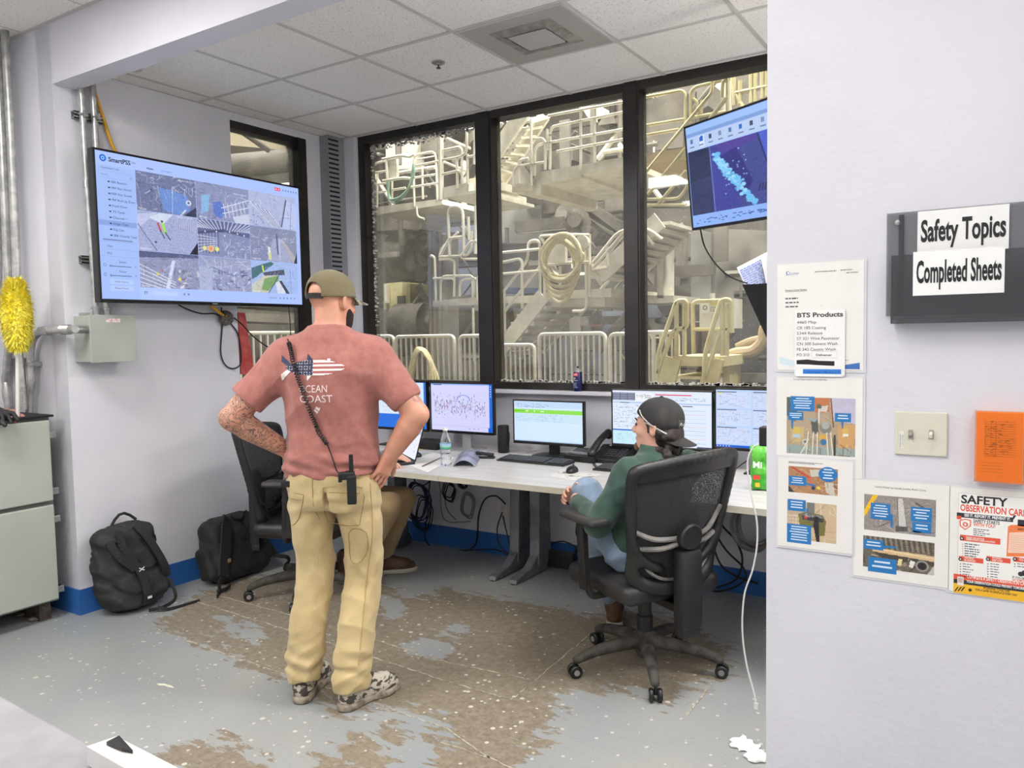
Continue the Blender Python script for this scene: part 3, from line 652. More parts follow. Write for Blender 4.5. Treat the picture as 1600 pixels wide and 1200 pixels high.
P_(cD,[(60,60),(430,0),(430,420),(60,520)],9.6,.6,'vessel_panel',whitep)
P_(cD,[(130,395),(440,400),(440,440),(130,440)],9.2,.3,'blue_beam',M('deep_blue_beam','41516F',.6))
P_(cD,[(500,560),(930,580),(930,780),(500,780)],9.8,.5,'machine_body',dusty)
P_(cD,[(930,580),(1130,580),(1130,760),(930,760)],9.0,.4,'blue_panel',bluegrey)
P_(cD,[(670,620),(760,620),(760,960),(680,960)],9.1,.3,'pillar',dustyl)
P_(cD,[(390,780),(440,780),(440,1150),(390,1150)],8.8,.3,'blue_post',M('deep_blue_beam','41516F',.6))
P_(cD,[(440,770),(960,770),(960,1160),(440,1160)],9.7,.3,'lower_guard',bluegrey)
P_(cD,[(820,640),(920,650),(915,700),(830,700)],8.9,.1,'red_valve',M('faded_red','8C4A45',.6))
P_(cF,[(50,40),(420,60),(420,560),(50,560)],9.9,.4,'pale_panel',whitep)
P_(cF,[(420,70),(960,90),(960,560),(420,560)],10.4,.4,'pale_panel',M('pale_panel_paint','9B978C',.6))
P_(cF,[(50,300),(190,290),(190,470),(50,480)],9.8,.1,'brown_window',M('rusty_panel','8F7A6B',.8))
P_(cF,[(50,470),(460,470),(460,1180),(50,1180)],9.5,.4,'machine_body',dusty)
P_(cF,[(700,560),(960,540),(960,1180),(700,1180)],9.3,.5,'dark_cabinet',M('dark_cabinet','3A3B3E',.5))
P_(cF,[(50,590),(220,590),(220,690),(50,700)],8.8,.3,'blue_panel',bluegrey)
P_(cF,[(180,600),(290,590),(290,640),(240,690),(200,640)],8.7,.3,'valve_hood',dustyd)
for a,b in (((190,100),(190,540)),((225,100),(225,540)),((350,90),(330,560)),((480,90),(480,560)),((380,110),(375,420))): 
    p,q=W3(cF,[a,b],9.6);MB().tube([p,q],.045,8).build('riser_pipe',dustyl,t)
rr=random.Random(77)
for nm_,mt_,n_ in (('pipework',dustyl,70),('pipework',dustyd,60),('pipework',cream,34)):
    mb=MB()
    for k in range(n_):
        x,y=rr.uniform(570,1190),rr.uniform(190,600);p=aty(x,y,rr.uniform(8.5,10.0));L_=rr.uniform(.15,1.1);dd=rr.choice([V(1,0,0),V(0,0,1),V(0,0,1),V(1,0,0),V(.7,0,.7),V(.6,0,-.8)])
        q=p+dd*L_;q.z=max(q.z,.1);r_=rr.choice([.012,.018,.03,.045])
        if rr.random()<.3 and mt_ is not cream: mb.obox(p,q,.05,rr.uniform(.06,.16))
        else: mb.tube([p,q],r_,6)
    mb.build(nm_,mt_,t)
# hall column on the side, seen through the small window
P2=lambda pts,x,n,m_: MB().prism([atx(*p,x) for p in pts],(-.5,0,0)).build(n,m_,ts)
ts=thing('overhead_machine','dusty overhead ducts and beams seen through the small side window','machine',(-7.6,7.2,0))
P2([(340,190),(500,200),(500,240),(340,225)],-7.2,'beige_panel',M('beige_panel','B5A98C',.7));P2([(340,240),(480,250),(480,300),(340,290)],-8.2,'machine_body',dustyd)
a,b=[atx(*p,-7) for p in ((350,262),(500,245))];MB().tube([a,b],.13,16).build('duct',dusty,ts,smooth=True)
a,b=[atx(*p,-6.6) for p in ((350,300),(500,285))];MB().tube([a,b],.03,8).build('pipe',cream,ts,smooth=True);a,b=[atx(*p,-6.6) for p in ((355,190),(420,235))];MB().tube([a,b],.03,8).build('pipe',dusty,ts,smooth=True)
P2([(340,480),(480,490),(480,560),(340,560)],-8.0,'machine_body',dusty);P2([(340,488),(480,492),(480,506),(340,500)],-7.2,'beige_panel',dustyl);P2([(340,300),(500,300),(500,480),(340,480)],-9,'machine_body',dusty)
def bars(name,label,c,y,x0,x1,yt,n,cat='railing',mat=cream,r=.011,zb=0.0,corner=True,x=None):
    A,B_=(W3(c,[(x0,yt),(x1,yt)],y)) if x is None else [atx(*p,x) for p in ((x0,yt),(x1,yt))]
    zt=(A.z+B_.z)/2;A.z=B_.z=zt
    t=thing(name,label,cat,((A.x+B_.x)/2,(A.y+B_.y)/2,0),group='bar railing panels in the hall')
    A0,B0=V(A.x,A.y,zb),V(B_.x,B_.y,zb);MB().tube(rnd([A0,A,B_,B0],.06),.02,7).build('frame',mat,t,smooth=True)
    mb=MB()
    for k in range(1,n):
        p=A.lerp(B_,k/n);mb.cyl(V(p.x,p.y,zb+.1),V(p.x,p.y,zt),r,n=6)
    mb.tube([A0+V(0,0,.1),B0+V(0,0,.1)],.015,6);mb.build('bars',mat,t,smooth=True);return t
YF=6.5
for lab,c,x0,x1,yt,n in (('cream bar railing panel at the far left of the left window',cB,110,300,738,5),('cream bar railing panel behind the looped hose on the left',cB,318,815,738,11),('short cream bar railing panel left of the first mullion',cB,862,1120,735,6),
  ('cream bar railing panel in the middle window behind the spray can',cD,438,955,758,12),('cream bar railing panel beside the second mullion',cD,990,1330,758,8),('cream bar railing panel left of the yellow steps',cF,50,330,797,7)):
    bars('bar_railing',lab,c,YF,x0,x1,yt,n)
bars('bar_railing','cream bar railing seen low through the side window',cB,0,372,470,520,9,x=-6.2)
bars('bar_railing','low cream bar railing under the diagonal stair',cD,6.75,105,400,845,8)
# hose bundle over the railing
h=thing('looped_hose','cream hoses looped over the bar railing in the left window','hose',aty(*cB(540,840),6.4))
for k in range(4): MB().tube(catmull(W3(cB,[(400+9*k,2400),(410+9*k,1500),(425+9*k,1150),(440+12*k,1000),(480+6*k,870+8*k),(520+6*k,838+9*k),(580-4*k,870+10*k),(630-8*k,970),(690-28*k,1150),(720-28*k,1500),(730-28*k,2400)],6.36-.03*k),5),.016,7).build('hose_strand',hosem,h,smooth=True)
# diagonal stair up to the middle landing
def stair(label,c,y,lo,hi,wid,dep,n,extra=(),mat=cream,off=(0,0)):
    # lo / hi: lower and upper points of the near stringer centre line, in crop coordinates
    A,B_=W3(c,[lo,hi],y);t=thing('steel_stair',label,'stair',A)
    for k,dy in enumerate((0,dep)):
        MB().obox(A+V(0,dy,0),B_+V(0,dy,0),.03,wid).build('stringer',mat,t)
    mb=MB()
    for k in range(n):
        p=A.lerp(B_,(k+.5)/n);mb.box(p+V(-.14,.016,-.02),p+V(.14,dep-.016,.02))
    mb.build('treads',mat,t)
    return t,A,B_
t,A,B_=stair('cream steel stair rising to the middle landing with the hose',cD,6.9,(90,945),(470,460),.16,.75,8)
for k,dy in enumerate((0,.75)):
    rails('handrail',cream,t,cD,6.9+dy,[[(80,530),(350,180),(350,60),(370,30),(420,25),(440,50),(445,480)],[(85,690),(440,235)],[(170,790),(165,430)],[(305,560),(305,330)]],.02)
# middle platform with hose
t=thing('walkway_platform','cream landing in the middle window carrying the coiled cream hose','platform',aty(*cD(740,430),6.9))
slab(cD,[(480,430),(1000,400),(1000,470),(460,490)],6.9,1.4,'toe_board',cream,t);slab(cD,[(500,490),(950,475),(950,545),(500,550)],7.0,1.0,'beam',cream,t)
rails('railing',cream,t,cD,6.88,[[(480,480),(480,60),(470,30),(440,0)],[(830,470),(830,-20)],[(700,580),(810,580),(800,60)],[(445,215),(560,215),(640,200),(830,195)],[(75,130),(445,95)],[(75,215),(280,170),(305,190),(305,500)],[(75,295),(440,265)],[(90,310),(95,460)],[(850,210),(860,270),(940,355)],[(600,400),(600,230)],[(450,-5),(640,-20),(830,-15)],[(850,260),(975,240)]],.022)
slab(cD,[(70,470),(440,455),(440,515),(70,525)],7.6,.6,'toe_board',cream,t)
a=W3(cD,[(500,20),(640,20),(640,200),(500,205)],6.8);MB().prism(a,(0,.05,0)).build('rack_plate',cream,t)
h=thing('coiled_hose','thick cream hose coiled on a rack in the middle window','hose',aty(*cD(590,420),6.7))
rr=random.Random(3);c0=W3(cD,[(605,225)],6.66)[0]
for k in range(6):
    a_,b_=.165+.010*k,.29-.018*k;o_=V(.02*k-.03,-.03*k+.04,.03*k-.06);MB().tube([c0+o_+V(a_*math.cos(q)*(1-.12*math.sin(q)),.02*math.sin(2*q+k),b_*math.sin(q)) for q in np.linspace(0,6.283,30)[:-1]],.017,7,closed=True).build('hose_strand',hosem,h,smooth=True)
MB().tube(catmull(W3(cD,[(640,30),(760,120),(775,160),(720,260),(640,330),(540,320),(500,250)],6.55),6),.022,8).build('hose_strand',hosem,h,smooth=True);MB().lathe([(0.0,0),(.07,0),(.07,.05),(0,.05)],W3(cD,[(785,50)],6.6)[0],14,(0,-1,0)).build('nozzle',cream,h)
# upper stair
t=thing('steel_stair','cream steel stair high in the middle window seen from below','stair',aty(*cC(130,650),7.1))
a,b=W3(cC,[(30,570),(330,130)],7.1);MB().obox(a,b,.04,.17).build('stringer',cream,t);a2,b2=W3(cC,[(150,690),(500,160)],7.9);MB().obox(a2,b2,.04,.15).build('stringer',cream,t)
mb=MB()
for k in range(7):
    p=a.lerp(b,(k+.3)/7)+V(0,.02,-.05);q=a2.lerp(b2,(k+.3)/7)+V(0,0,.05);mb.obox(p,q,.24,.03)
mb.build('treads',cream,t)
rails('handrail',cream,t,cC,7.0,[[(70,470),(60,360),(160,220)],[(55,300),(90,240)]],.02)
# upper right platform across middle and right windows
t=thing('walkway_platform','long cream walkway high across the middle and right windows','platform',aty(*cC(800,600),7.0))
slab(cC,[(430,625),(1180,490),(1180,565),(800,640),(800,665),(470,715),(470,800),(400,820),(400,700)],7.0,1.3,'toe_board',cream,t)
slab(cC,[(235,720),(400,715),(400,770),(235,785)],7.4,.6,'toe_board',cream,t)
rails('railing',cream,t,cC,6.98,[[(795,600),(795,90)],[(910,540),(905,190)],[(420,650),(420,400),(1180,265)],[(545,310),(560,250),(1180,125)],[(545,600),(545,330)],[(530,160),(1180,40)],[(600,450),(1180,345)],[(505,600),(505,370),(480,345),(430,350)],[(245,740),(250,575),(500,540)],[(290,710),(290,520),(370,510)],[(395,730),(390,180)],[(530,440),(520,270)]],.02)
slab(cE,[(60,655),(400,600),(400,690),(60,720)],7.0,1.3,'toe_board',M('tan_board','BFA983',.7),t)
rails('railing',creamy,t,cE,6.98,[[(60,245),(370,190),(395,215),(395,440)],[(60,450),(395,395)],[(60,520),(350,470)],[(95,650),(95,320)],[(435,420),(435,200),(470,165),(720,105)],[(440,385),(700,340)],[(490,380),(480,270),(450,250)],[(510,360),(515,260)]],.021)
# right stairs: crossing diagonals
t=thing('steel_stair','cream steel stair rising through the right window to the upper right','stair',aty(*cF(60,300),6.9))
a,b=W3(cD,[(880,330),(1380,-130)],6.9);MB().obox(a,b,.03,.17).build('stringer',cream,t);a2,b2=a+V(0,.7,0),b+V(0,.7,0);MB().obox(a2,b2,.03,.15).build('stringer',cream,t)
mb=MB();[mb.box(a.lerp(b,(k+.5)/9)+V(-.13,.02,-.015),a.lerp(b,(k+.5)/9)+V(.13,.68,.015)) for k in range(9)];mb.build('treads',cream,t)
a,b=W3(cF,[(50,230),(220,40)],7.0);None
rails('handrail',cream,t,cD,6.85,[[(855,205),(1060,-50),(1280,-70),(1400,20)],[(860,240),(1250,-210)],[(975,230),(965,60)],[(1250,-60),(1330,60)]],.022)
rails('handrail',creamy,t,cE,6.7,[[(60,840),(590,200),(590,125)],[(95,975),(700,240)],[(200,1010),(400,770)],[(95,975),(350,970),(400,900),(420,850)],[(60,975),(95,1000),(110,1015),(400,1015)],[(660,240),(665,130),(700,100),(700,360)],[(580,380),(690,240)]],.022)
rails('post',creamy,t,cE,7.5,[[(750,300),(745,80)],[(700,340),(700,90)],[(870,280),(870,60)],[(900,270),(900,60)],[(950,250),(950,50)],[(985,240),(985,40)],[(755,210),(1040,150)],[(760,220),(820,330)],[(790,120),(790,290)]],.028)
slab(cF,[(420,60),(560,110),(560,560),(420,560)],9.2,.2,'back_plate',whitep,t)
slab(cF,[(50,540),(300,540),(300,590),(50,600)],7.6,.8,'beam',cream,t);slab(cF,[(185,120),(230,80),(230,560),(185,560)],7.6,.3,'column',cream,t)
# yellow crossover steps
t=thing('crossover_steps','yellow cream crossover steps with handrails in the right window','stair',aty(*cF(430,1180),6.0))
for dy in (0,.7): rails('handrail',creamy,t,cF,6.0+dy,[[(190,1180),(190,950),(320,580),(380,575),(395,600),(395,770),(300,775),(190,1080)],[(320,960),(320,590)],[(375,960),(375,590)]] if dy==0 else [[(440,970),(432,600),(460,580),(700,575)],[(430,775),(700,775)]],.026)
rails('handrail',creamy,t,cF,5.9,[[(515,1200),(515,950),(630,570),(700,570),(705,800)],[(525,1100),(625,775),(700,775)],[(640,960),(640,590)],[(670,960),(670,600)]],.026)
mb=MB()
for q in ([(300,960),(640,965),(640,1035),(285,1030)],[(270,1100),(560,1105),(560,1125),(260,1120)],[(240,1190),(500,1190),(500,1210),(230,1210)]): mb.prism(W3(cF,q,6.0),(0,.6,0))
mb.build('treads',creamy,t)
mb=MB()
for p,q in (((300,975),(230,1220)),((590,975),(530,1220))): 
    a,b=W3(cF,[p,q],6.0);mb.obox(a,b,.03,.14)
mb.build('stringer',creamy,t);slab(cF,[(640,960),(690,960),(690,1200),(640,1200)],6.3,.3,'leg',creamy,t)
# sign box
t=thing('electrical_enclosure','cream electrical box with warning sign behind the yellow steps','enclosure',aty(*cF(595,770),6.9))
slab(cF,[(480,585),(710,560),(710,770),(480,770)],6.9,.3,'enclosure_body',cream,t);_p=aty(*cF(595,770),7.05);MB().box((_p.x-.05,7.0,0),(_p.x+.05,7.1,_p.z)).build('support_post',cream,t)
o=aty(*cF(492,665),6.895);g=Gfx(o,(1,0,0),(0,0,1));g.rect(0,0,.19,.1,'EDE9DC');g.rect(.075,.065,.11,.03,'CFC66A',2);g.circ(.035,.05,.022,'6A675E',2);g.circ(.035,.05,.012,'EDE9DC',3);g.textlines(.08,.008,.1,.052,4,'57604F');g.build('warning_sign',t)
t=thing('bent_pipe','tan pipe bending out of the lower right of the window','pipe',aty(*cF(800,930),6.6))
MB().tube(catmull(W3(cF,[(690,960),(740,940),(850,925),(920,860),(930,800),(940,760)],6.6),5),.05,10).tube(catmull(W3(cF,[(740,900),(830,860),(920,840)],6.7),5),.035,10).build('pipe_run',M('tan_pipe','B8A380',.6),t,smooth=True)
# ---------------- people ----------------
from mathutils.bvhtree import BVHTree
def skin_mat(name,base,red,tattoo=False):
    m,nt,b=newmat(name);tc=N(nt,'ShaderNodeTexCoord');n=N(nt,'ShaderNodeTexNoise');n.inputs['Scale'].default_value=14;n.inputs['Detail'].default_value=4;L(nt,tc,'Object',n,'Vector')
    r=ramp(nt,[(.35,srgb(base)),(.7,srgb(red))]);L(nt,n,'Fac',r,'Fac');b.inputs['Roughness'].default_value=.5;b.inputs['Subsurface Weight'].default_value=.08;b.inputs['Subsurface Radius'].default_value=(.02,.008,.004)
    if tattoo:
        at=N(nt,'ShaderNodeAttribute',attribute_name='tat');n2=N(nt,'ShaderNodeTexNoise');n2.inputs['Scale'].default_value=17;n2.inputs['Detail'].default_value=2.5;n2.inputs['Distortion'].default_value=1.6;L(nt,tc,'Object',n2,'Vector')
        q=ramp(nt,[(.40,(0,)*3),(.425,(1,)*3),(.455,(.15,)*3),(.50,(0,)*3),(.515,(1,)*3),(.55,(.1,)*3),(.60,(.9,)*3),(.64,(.0,)*3)]);L(nt,n2,'Fac',q,'Fac')
        mu=N(nt,'ShaderNodeMath',operation='MULTIPLY');L(nt,q,'Color',mu,0);L(nt,at,'Fac',mu,1);mx=N(nt,'ShaderNodeMix',data_type='RGBA');L(nt,mu,0,mx,0);L(nt,r,'Color',mx,6);mx.inputs[7].default_value=(*srgb('4A4544'),1);L(nt,mx,2,b,'Base Color')
    else: L(nt,r,'Color',b,'Base Color')
    return m
def headf(F,c,R,k=.012):
    c=np.array(c,float);Rn=np.array(Matrix(R).to_3x3());T=lambda x,y,z:c+Rn@np.array([x,y,z])
    F.ell(T(0,-.014,.03),(.076,.095,.083),k=.01,R=R);F.ell(T(0,.028,-.03),(.060,.062,.078),k=.03,R=R);F.ell(T(0,.05,-.082),(.040,.036,.026),k=.025,R=R)
    F.ell(T(0,.074,.022),(.05,.018,.012),k=.015,R=R)
    for s in (-1,1):
        F.ell(T(s*.032,.092,.006),(.017,.012,.011),k=.008,R=R,op='s');F.ell(T(s*.032,.078,.006),(.0125,.0125,.0125),k=.003,R=R)
        F.ell(T(s*.04,.066,-.025),(.022,.018,.018),k=.02,R=R)
        RR=Matrix(R).to_3x3()@Matrix.Rotation(s*.45,3,'Z')
        F.ell(T(s*.082,-.008,-.004),(.011,.021,.034),k=.006,R=RR);F.ell(T(s*.0865,-.002,.0),(.006,.010,.018),k=.003,R=RR,op='s')
    F.cap(T(0,.088,.012),T(0,.108,-.024),.007,.0125,k=.012);F.ell(T(0,.098,-.030),(.019,.012,.009),k=.006,R=R)
    F.ell(T(0,.087,-.056),(.024,.010,.0055),k=.004,R=R);F.ell(T(0,.086,-.067),(.020,.010,.006),k=.004,R=R)
    return T
def hand(F,w,d,n,side=1,curl=(.2,.35,.25),spread=.10,sc=1.0,thumb=(.75,.35)):
    # w wrist, d finger direction, n palm facing direction, side=+1: thumb toward d x n
    w=Vector(w);d=Vector(d).normalized();n=Vector(n);n=(n-d*n.dot(d)).normalized();s=d.cross(n)*side
    p=w+d*.045*sc;R=Matrix((s,d,n)).transposed()
    F.box(p+d*.003,(.039*sc,.045*sc,.0145*sc),rd=.013*sc,k=.012,R=R);F.ell(w+d*.02*sc,(.027*sc,.03*sc,.019*sc),k=.015,R=R)
    for i,(o,ln) in enumerate(((.030,.074),(.0105,.084),(-.0095,.078),(-.028,.060))):
        q=w+(d*.084+s*o)*sc-d*abs(i-1)*.004*sc;a=spread*(1.2-i)*.8;dd=(d*math.cos(a)+s*math.sin(a)).normalized();up=n;r0=.0092*sc
        for j,(fr,c) in enumerate(zip((.45,.30,.25),curl)):
            c=c*(1+.12*i);ax=dd.cross(up).normalized();dd2=(dd*math.cos(c)+up*math.sin(c));up=(up*math.cos(c)-dd*math.sin(c));dd=dd2.normalized();e=q+dd*ln*fr*sc
            F.cap(q,e,r0,r0*.9,k=.003 if j else .006);q=e;r0*=.92
    t=w+(d*.022+s*.028)*sc;td=(d*math.cos(thumb[0])+s*math.sin(thumb[0])+n*thumb[1]).normalized()
    m1=t+td*.040*sc;F.cap(t,m1,.0145*sc,.0115*sc,k=.012);td2=(td+d*.35+n*.15).normalized();m2=m1+td2*.032*sc;F.cap(m1,m2,.011*sc,.010*sc,k=.004);F.cap(m2,m2+(td2+d*.2).normalized()*.024*sc,.0098*sc,.0078*sc,k=.003)
def vattr(o,name,fn):
    n=len(o.data.vertices);v=np.zeros(n*3,np.float32);o.data.vertices.foreach_get('co',v);v=v.reshape(-1,3);a=o.data.attributes.new(name,'FLOAT','POINT');a.data.foreach_set('value',np.asarray(fn(v),np.float32))
def bvh_of(o): # world-space BVH
    Wm=WM[o.name];vs=[Wm@v.co for v in o.data.vertices];return BVHTree.FromPolygons(vs,[tuple(p.vertices) for p in o.data.polygons])
def hitpx(bv,px,py,off=.0):
    d=Vector(ray(px,py)).normalized();l,n,i,t=bv.ray_cast(Vector((0,0,CAMZ)),d)
    if l is None: return None
    if n.dot(d)>0:n=-n
    return l+n*off
def decal(g,bv,dirn,off,name,mat,parent):
    # project the flat graphic's vertices onto a surface along dirn
    out=[];d=Vector(dirn).normalized();last=None
    for q in g.v:
        q=Vector(q);l,n,i,t=bv.ray_cast(q-d*.5,d)
        if l is None: l=(last if last is not None else q)
        else: last=l
        layer=(q-g.o).dot(g.n)
        out.append(l-d*(off+abs(layer)))
    return mesh(name,out,g.f,mat,parent,colors=g.c)
def grid_poly(g,fn,x0,x1,y0,y1,nx,ny,l=1): # cells coloured by fn(x,y) -> colour or None
    for i in range(nx):
        for j in range(ny):
            a,b=x0+(x1-x0)*i/nx,x0+(x1-x0)*(i+1)/nx;c,d=y0+(y1-y0)*j/ny,y0+(y1-y0)*(j+1)/ny;k=fn((a+b)/2,(c+d)/2)
            if k: g.poly([(a,c),(b,c),(b,d),(a,d)],k,l)
def wrinkle(p,seed,amp,freq): # smooth sum of directional waves used for cloth folds
    r=random.Random(seed);T=[]
    for i in range(7):
        v=[r.gauss(0,1) for _ in range(3)];T.append((np.array(v)*freq*r.uniform(.6,1.5),r.uniform(0,6.28),r.uniform(.4,1)))
    def fn(x,y,z):
        s=0
        for k,ph,a in T: s=s+a*np.sin(k[0]*x*p[0]+k[1]*y*p[1]+k[2]*z*p[2]+ph)
        return amp*np.tanh(s)
    return fn
def crease(seed,amp,freq,p=(1,1,1)): # folds with sharp valleys
    r=random.Random(seed);k1=np.array([r.gauss(0,1)*p[0],r.gauss(0,1)*p[1],(1+r.random())*p[2]])*freq;k2=np.array([r.gauss(0,1),r.gauss(0,1),r.gauss(0,1)])*freq*.5;k3=np.array([r.gauss(0,1),r.gauss(0,1),r.gauss(0,.6)])*freq*.35
    def fn(x,y,z):
        d=lambda k:k[0]*x+k[1]*y+k[2]*z
        s=np.sin(d(k1)+2.2*np.sin(d(k2)+1)+1.5*np.sin(d(k3)));return amp*(np.abs(s)**.75-.6)*(.55+.45*np.sin(d(k3)*1.3+2))
    return fn
# shared clothes materials
def cloth(name,c,c2=None,scale=4,lo=.4,hi=.65,weave=.25):
    return M(name,c,.85,col2=c2 or c,scale=scale,lo=lo,hi=hi,bump=weave,bscale=420,sheen=.2)
shirtm=cloth('dusty_red_jersey','A2655C','AD7167',scale=30);khakim=cloth('khaki_canvas','C9B384','B59F6E',scale=5,lo=.35,hi=.75)
capm=cloth('olive_cap_cloth','766C4E','6C6246');dgreen=cloth('dark_green_jersey','2E4A3C','28423A');jeanm=cloth('faded_denim','8597AB','6F8197',scale=12);khaki2=cloth('brown_khaki_twill','A68D66','967D58')
mudm=M('mud_splashed_shoe','C2B9AA',.85,col2='4A443D',scale=38,lo=.47,hi=.53,detail=2,stretch=(1,.45,1.3));solem=M('dusty_sole','A39886',.9,col2='6F6558',scale=25)
skin1=skin_mat('tattooed_skin','D29C82','C98A70',True);skin2=skin_mat('fair_skin','DDAF98','D49C86');beardm=M('dark_beard','33261F',.9,col2='1F1713',scale=200,bump=.8,bscale=300)
hairm=M('dark_hair','1E1714',.55,col2='2F231D',scale=40,stretch=(1,1,.2),bump=.6,bscale=90)
def shoe(name,heel,toe,parent,z=0,mat=None,sm=None,high=.0,res=.005):
    h=Vector((heel[0],heel[1],z));t=Vector((toe[0],toe[1],z));d=(t-h).normalized();s=d.cross(V(0,0,1));ln=(t-h).length;R=Matrix((s,d,V(0,0,1))).transposed()
    c=h+d*ln/2;m=.03;lo=[min(h.x,t.x)-.09,min(h.y,t.y)-.09,z-.01];hi=[max(h.x,t.x)+.09,max(h.y,t.y)+.09,z+.16+high]
    P=lambda a,b,e:h+d*(a*ln)+s*b+V(0,0,e)
    F=Field(lo,hi,res);F.chain([P(.13,0,.045),P(.4,.0,.045),P(.72,.008,.042),P(.88,.004,.036)],[.037,.035,.043,.036],k=.01)
    F.chain([P(.14,0,.055),P(.18,0,.11+high*.5)],[.040,.043],k=.02,n=1);F.chain([P(.22,0,.10),P(.5,0,.075),P(.75,.004,.05)],[.040,.036,.036],k=.02)
    if high: F.cap(P(.15,0,.1),P(.17,0,.1+high),.046,.052,k=.02)
    F.ell(P(.17,0,.145+high),(.028,.036,.03),k=.004,R=R,op='s')
    F.cut(lambda x,y,zz:(z+.014)-zz+0*x)
    o=F.build(name,mat or mudm,parent,local=False)
    F=Field(lo,hi,res);F.chain([P(.11,0,.016),P(.4,.0,.016),P(.72,.008,.016),P(.9,.004,.016)],[.043,.037,.05,.04],k=.01)
    F.cut(lambda x,y,zz:np.maximum((z+.001)-zz,zz-(z+.030))+0*x);MB_=F.build('sole',sm or solem,o,local=False)
    return o
# ---- standing man ----
MX,MY=-2.358,2.315;MRZ=math.radians(28)
man=thing('person','man standing with hands on hips, olive cap, dusty red t-shirt, khaki work trousers, muddy shoes','person',(MX,MY,0),MRZ)
WMI=WM[man.name].inverted()
def lc(p): return WMI@Vector(p)
hl,tl=atz(468,1093,.02),atz(508,1046,.02);hr,tr_=atz(533,1104,.02),atz(611,1068,.02)
tl=hl+(tl-hl).normalized()*.29;tr_=hr+(tr_-hr).normalized()*.29
al=lc(hl+(tl-hl)*.18+V(0,0,.1));ar=lc(hr+(tr_-hr)*.18+V(0,0,.1))
J=dict(sh=[(-.178,-.01,1.415),(.178,.0,1.415)],el=[(-.385,-.10,1.185),(.362,-.03,1.185)],wr=[(-.205,.02,1.035),(.245,-.01,1.02)],hip=[(-.095,.0,.92),(.095,0,.92)],kn=[(-.10,.02,.50),(.105,.03,.50)],an=[al,ar])
F=Field((-.52,-.27,.02),(.54,.30,1.82),.0065)
F.stack([(.84,0,0,.15,.10),(.95,0,0,.165,.115),(1.05,0,.005,.150,.105),(1.15,0,.005,.148,.105),(1.28,0,0,.170,.118),(1.38,0,-.005,.185,.115),(1.46,0,-.01,.150,.085),(1.50,0,-.01,.08,.06)],k=.0)
for s in (0,1):
    sg=(-1,1)[s];F.chain([J['sh'][s],Vector(J['sh'][s]).lerp(Vector(J['el'][s]),.45),J['el'][s]],[.062,.060,.047],k=.05,n=3)
    e=Vector(J['el'][s]);w_=Vector(J['wr'][s]);F.chain([e,e.lerp(w_,.3),w_],[.044,.052,.033],k=.02,n=3)
    F.ell(Vector(J['sh'][s])+V(0,0,.0),(.068,.065,.068),k=.05);F.cap((sg*.04,-.02,1.50),(sg*.15,-.01,1.435),.05,.045,k=.05)
    F.chain([J['hip'][s],J['kn'][s],J['an'][s]],[.085,.058,.042],k=.03,n=3)
hand(F,J['wr'][0],(.62,.55,-.55),(.5,-.55,0),side=1,curl=(.3,.4,.3))
hand(F,J['wr'][1],(-.42,-.22,-.95),(-.8,.5,.1),side=1,curl=(.12,.25,.2),spread=.16,thumb=(1.0,.3))
HC=Vector((.008,.03,1.648));HR=Matrix.Rotation(math.radians(-30),3,'Z')@Matrix.Rotation(math.radians(-6),3,'X')
F.chain([(0,-.02,1.47),(.004,-.005,1.56),(.006,.0,1.62)],[.066,.060,.060],k=.03,n=1)
T=headf(F,HC,HR)
body=F.build('body',skin1,man)
vattr(body,'tat',lambda v:np.clip(np.where((v[:,0]<-.19)&(v[:,2]<1.29)&(v[:,2]>1.03),1,0)+np.where((np.hypot(v[:,0]-.375,v[:,2]-1.275)<.038)&(v[:,1]<-.02),1.,0),0,1))
for s in (-1,1): MB().lathe([(0,-.012),(.007,-.0105),(.011,-.005),(.012,0),(.011,.005),(.007,.0105),(0,.012)],T(s*.032,.079,.006),10).build('eye',M('eye_white','D9D4CC',.3),man,local=True,smooth=True)
F=Field((-.12,-.12,1.5),(.16,.18,1.8),.005);c=np.array(HC);Rn=np.array(HR);T2=lambda x,y,z:c+Rn@np.array([x,y,z])
F.ell(T2(0,.03,-.046),(.066,.068,.070),k=0,R=HR);F.ell(T2(0,.052,-.085),(.048,.044,.036),k=.02,R=HR)
RT=Rn.T
def hl_(x,y,z): # head-local coords
    x,y,z=x-c[0],y-c[1],z-c[2];return [RT[i][0]*x+RT[i][1]*y+RT[i][2]*z for i in range(3)]
def bc(x,y,z):
    a,b,e=hl_(x,y,z);return np.maximum(np.maximum(.012-b,e+.018-np.clip((np.abs(a)-.045)*1.2,0,.04)),np.where((np.abs(a)<.03)&(e>-.05),.01,-1))
F.cut(bc);F.build('beard',beardm,man)
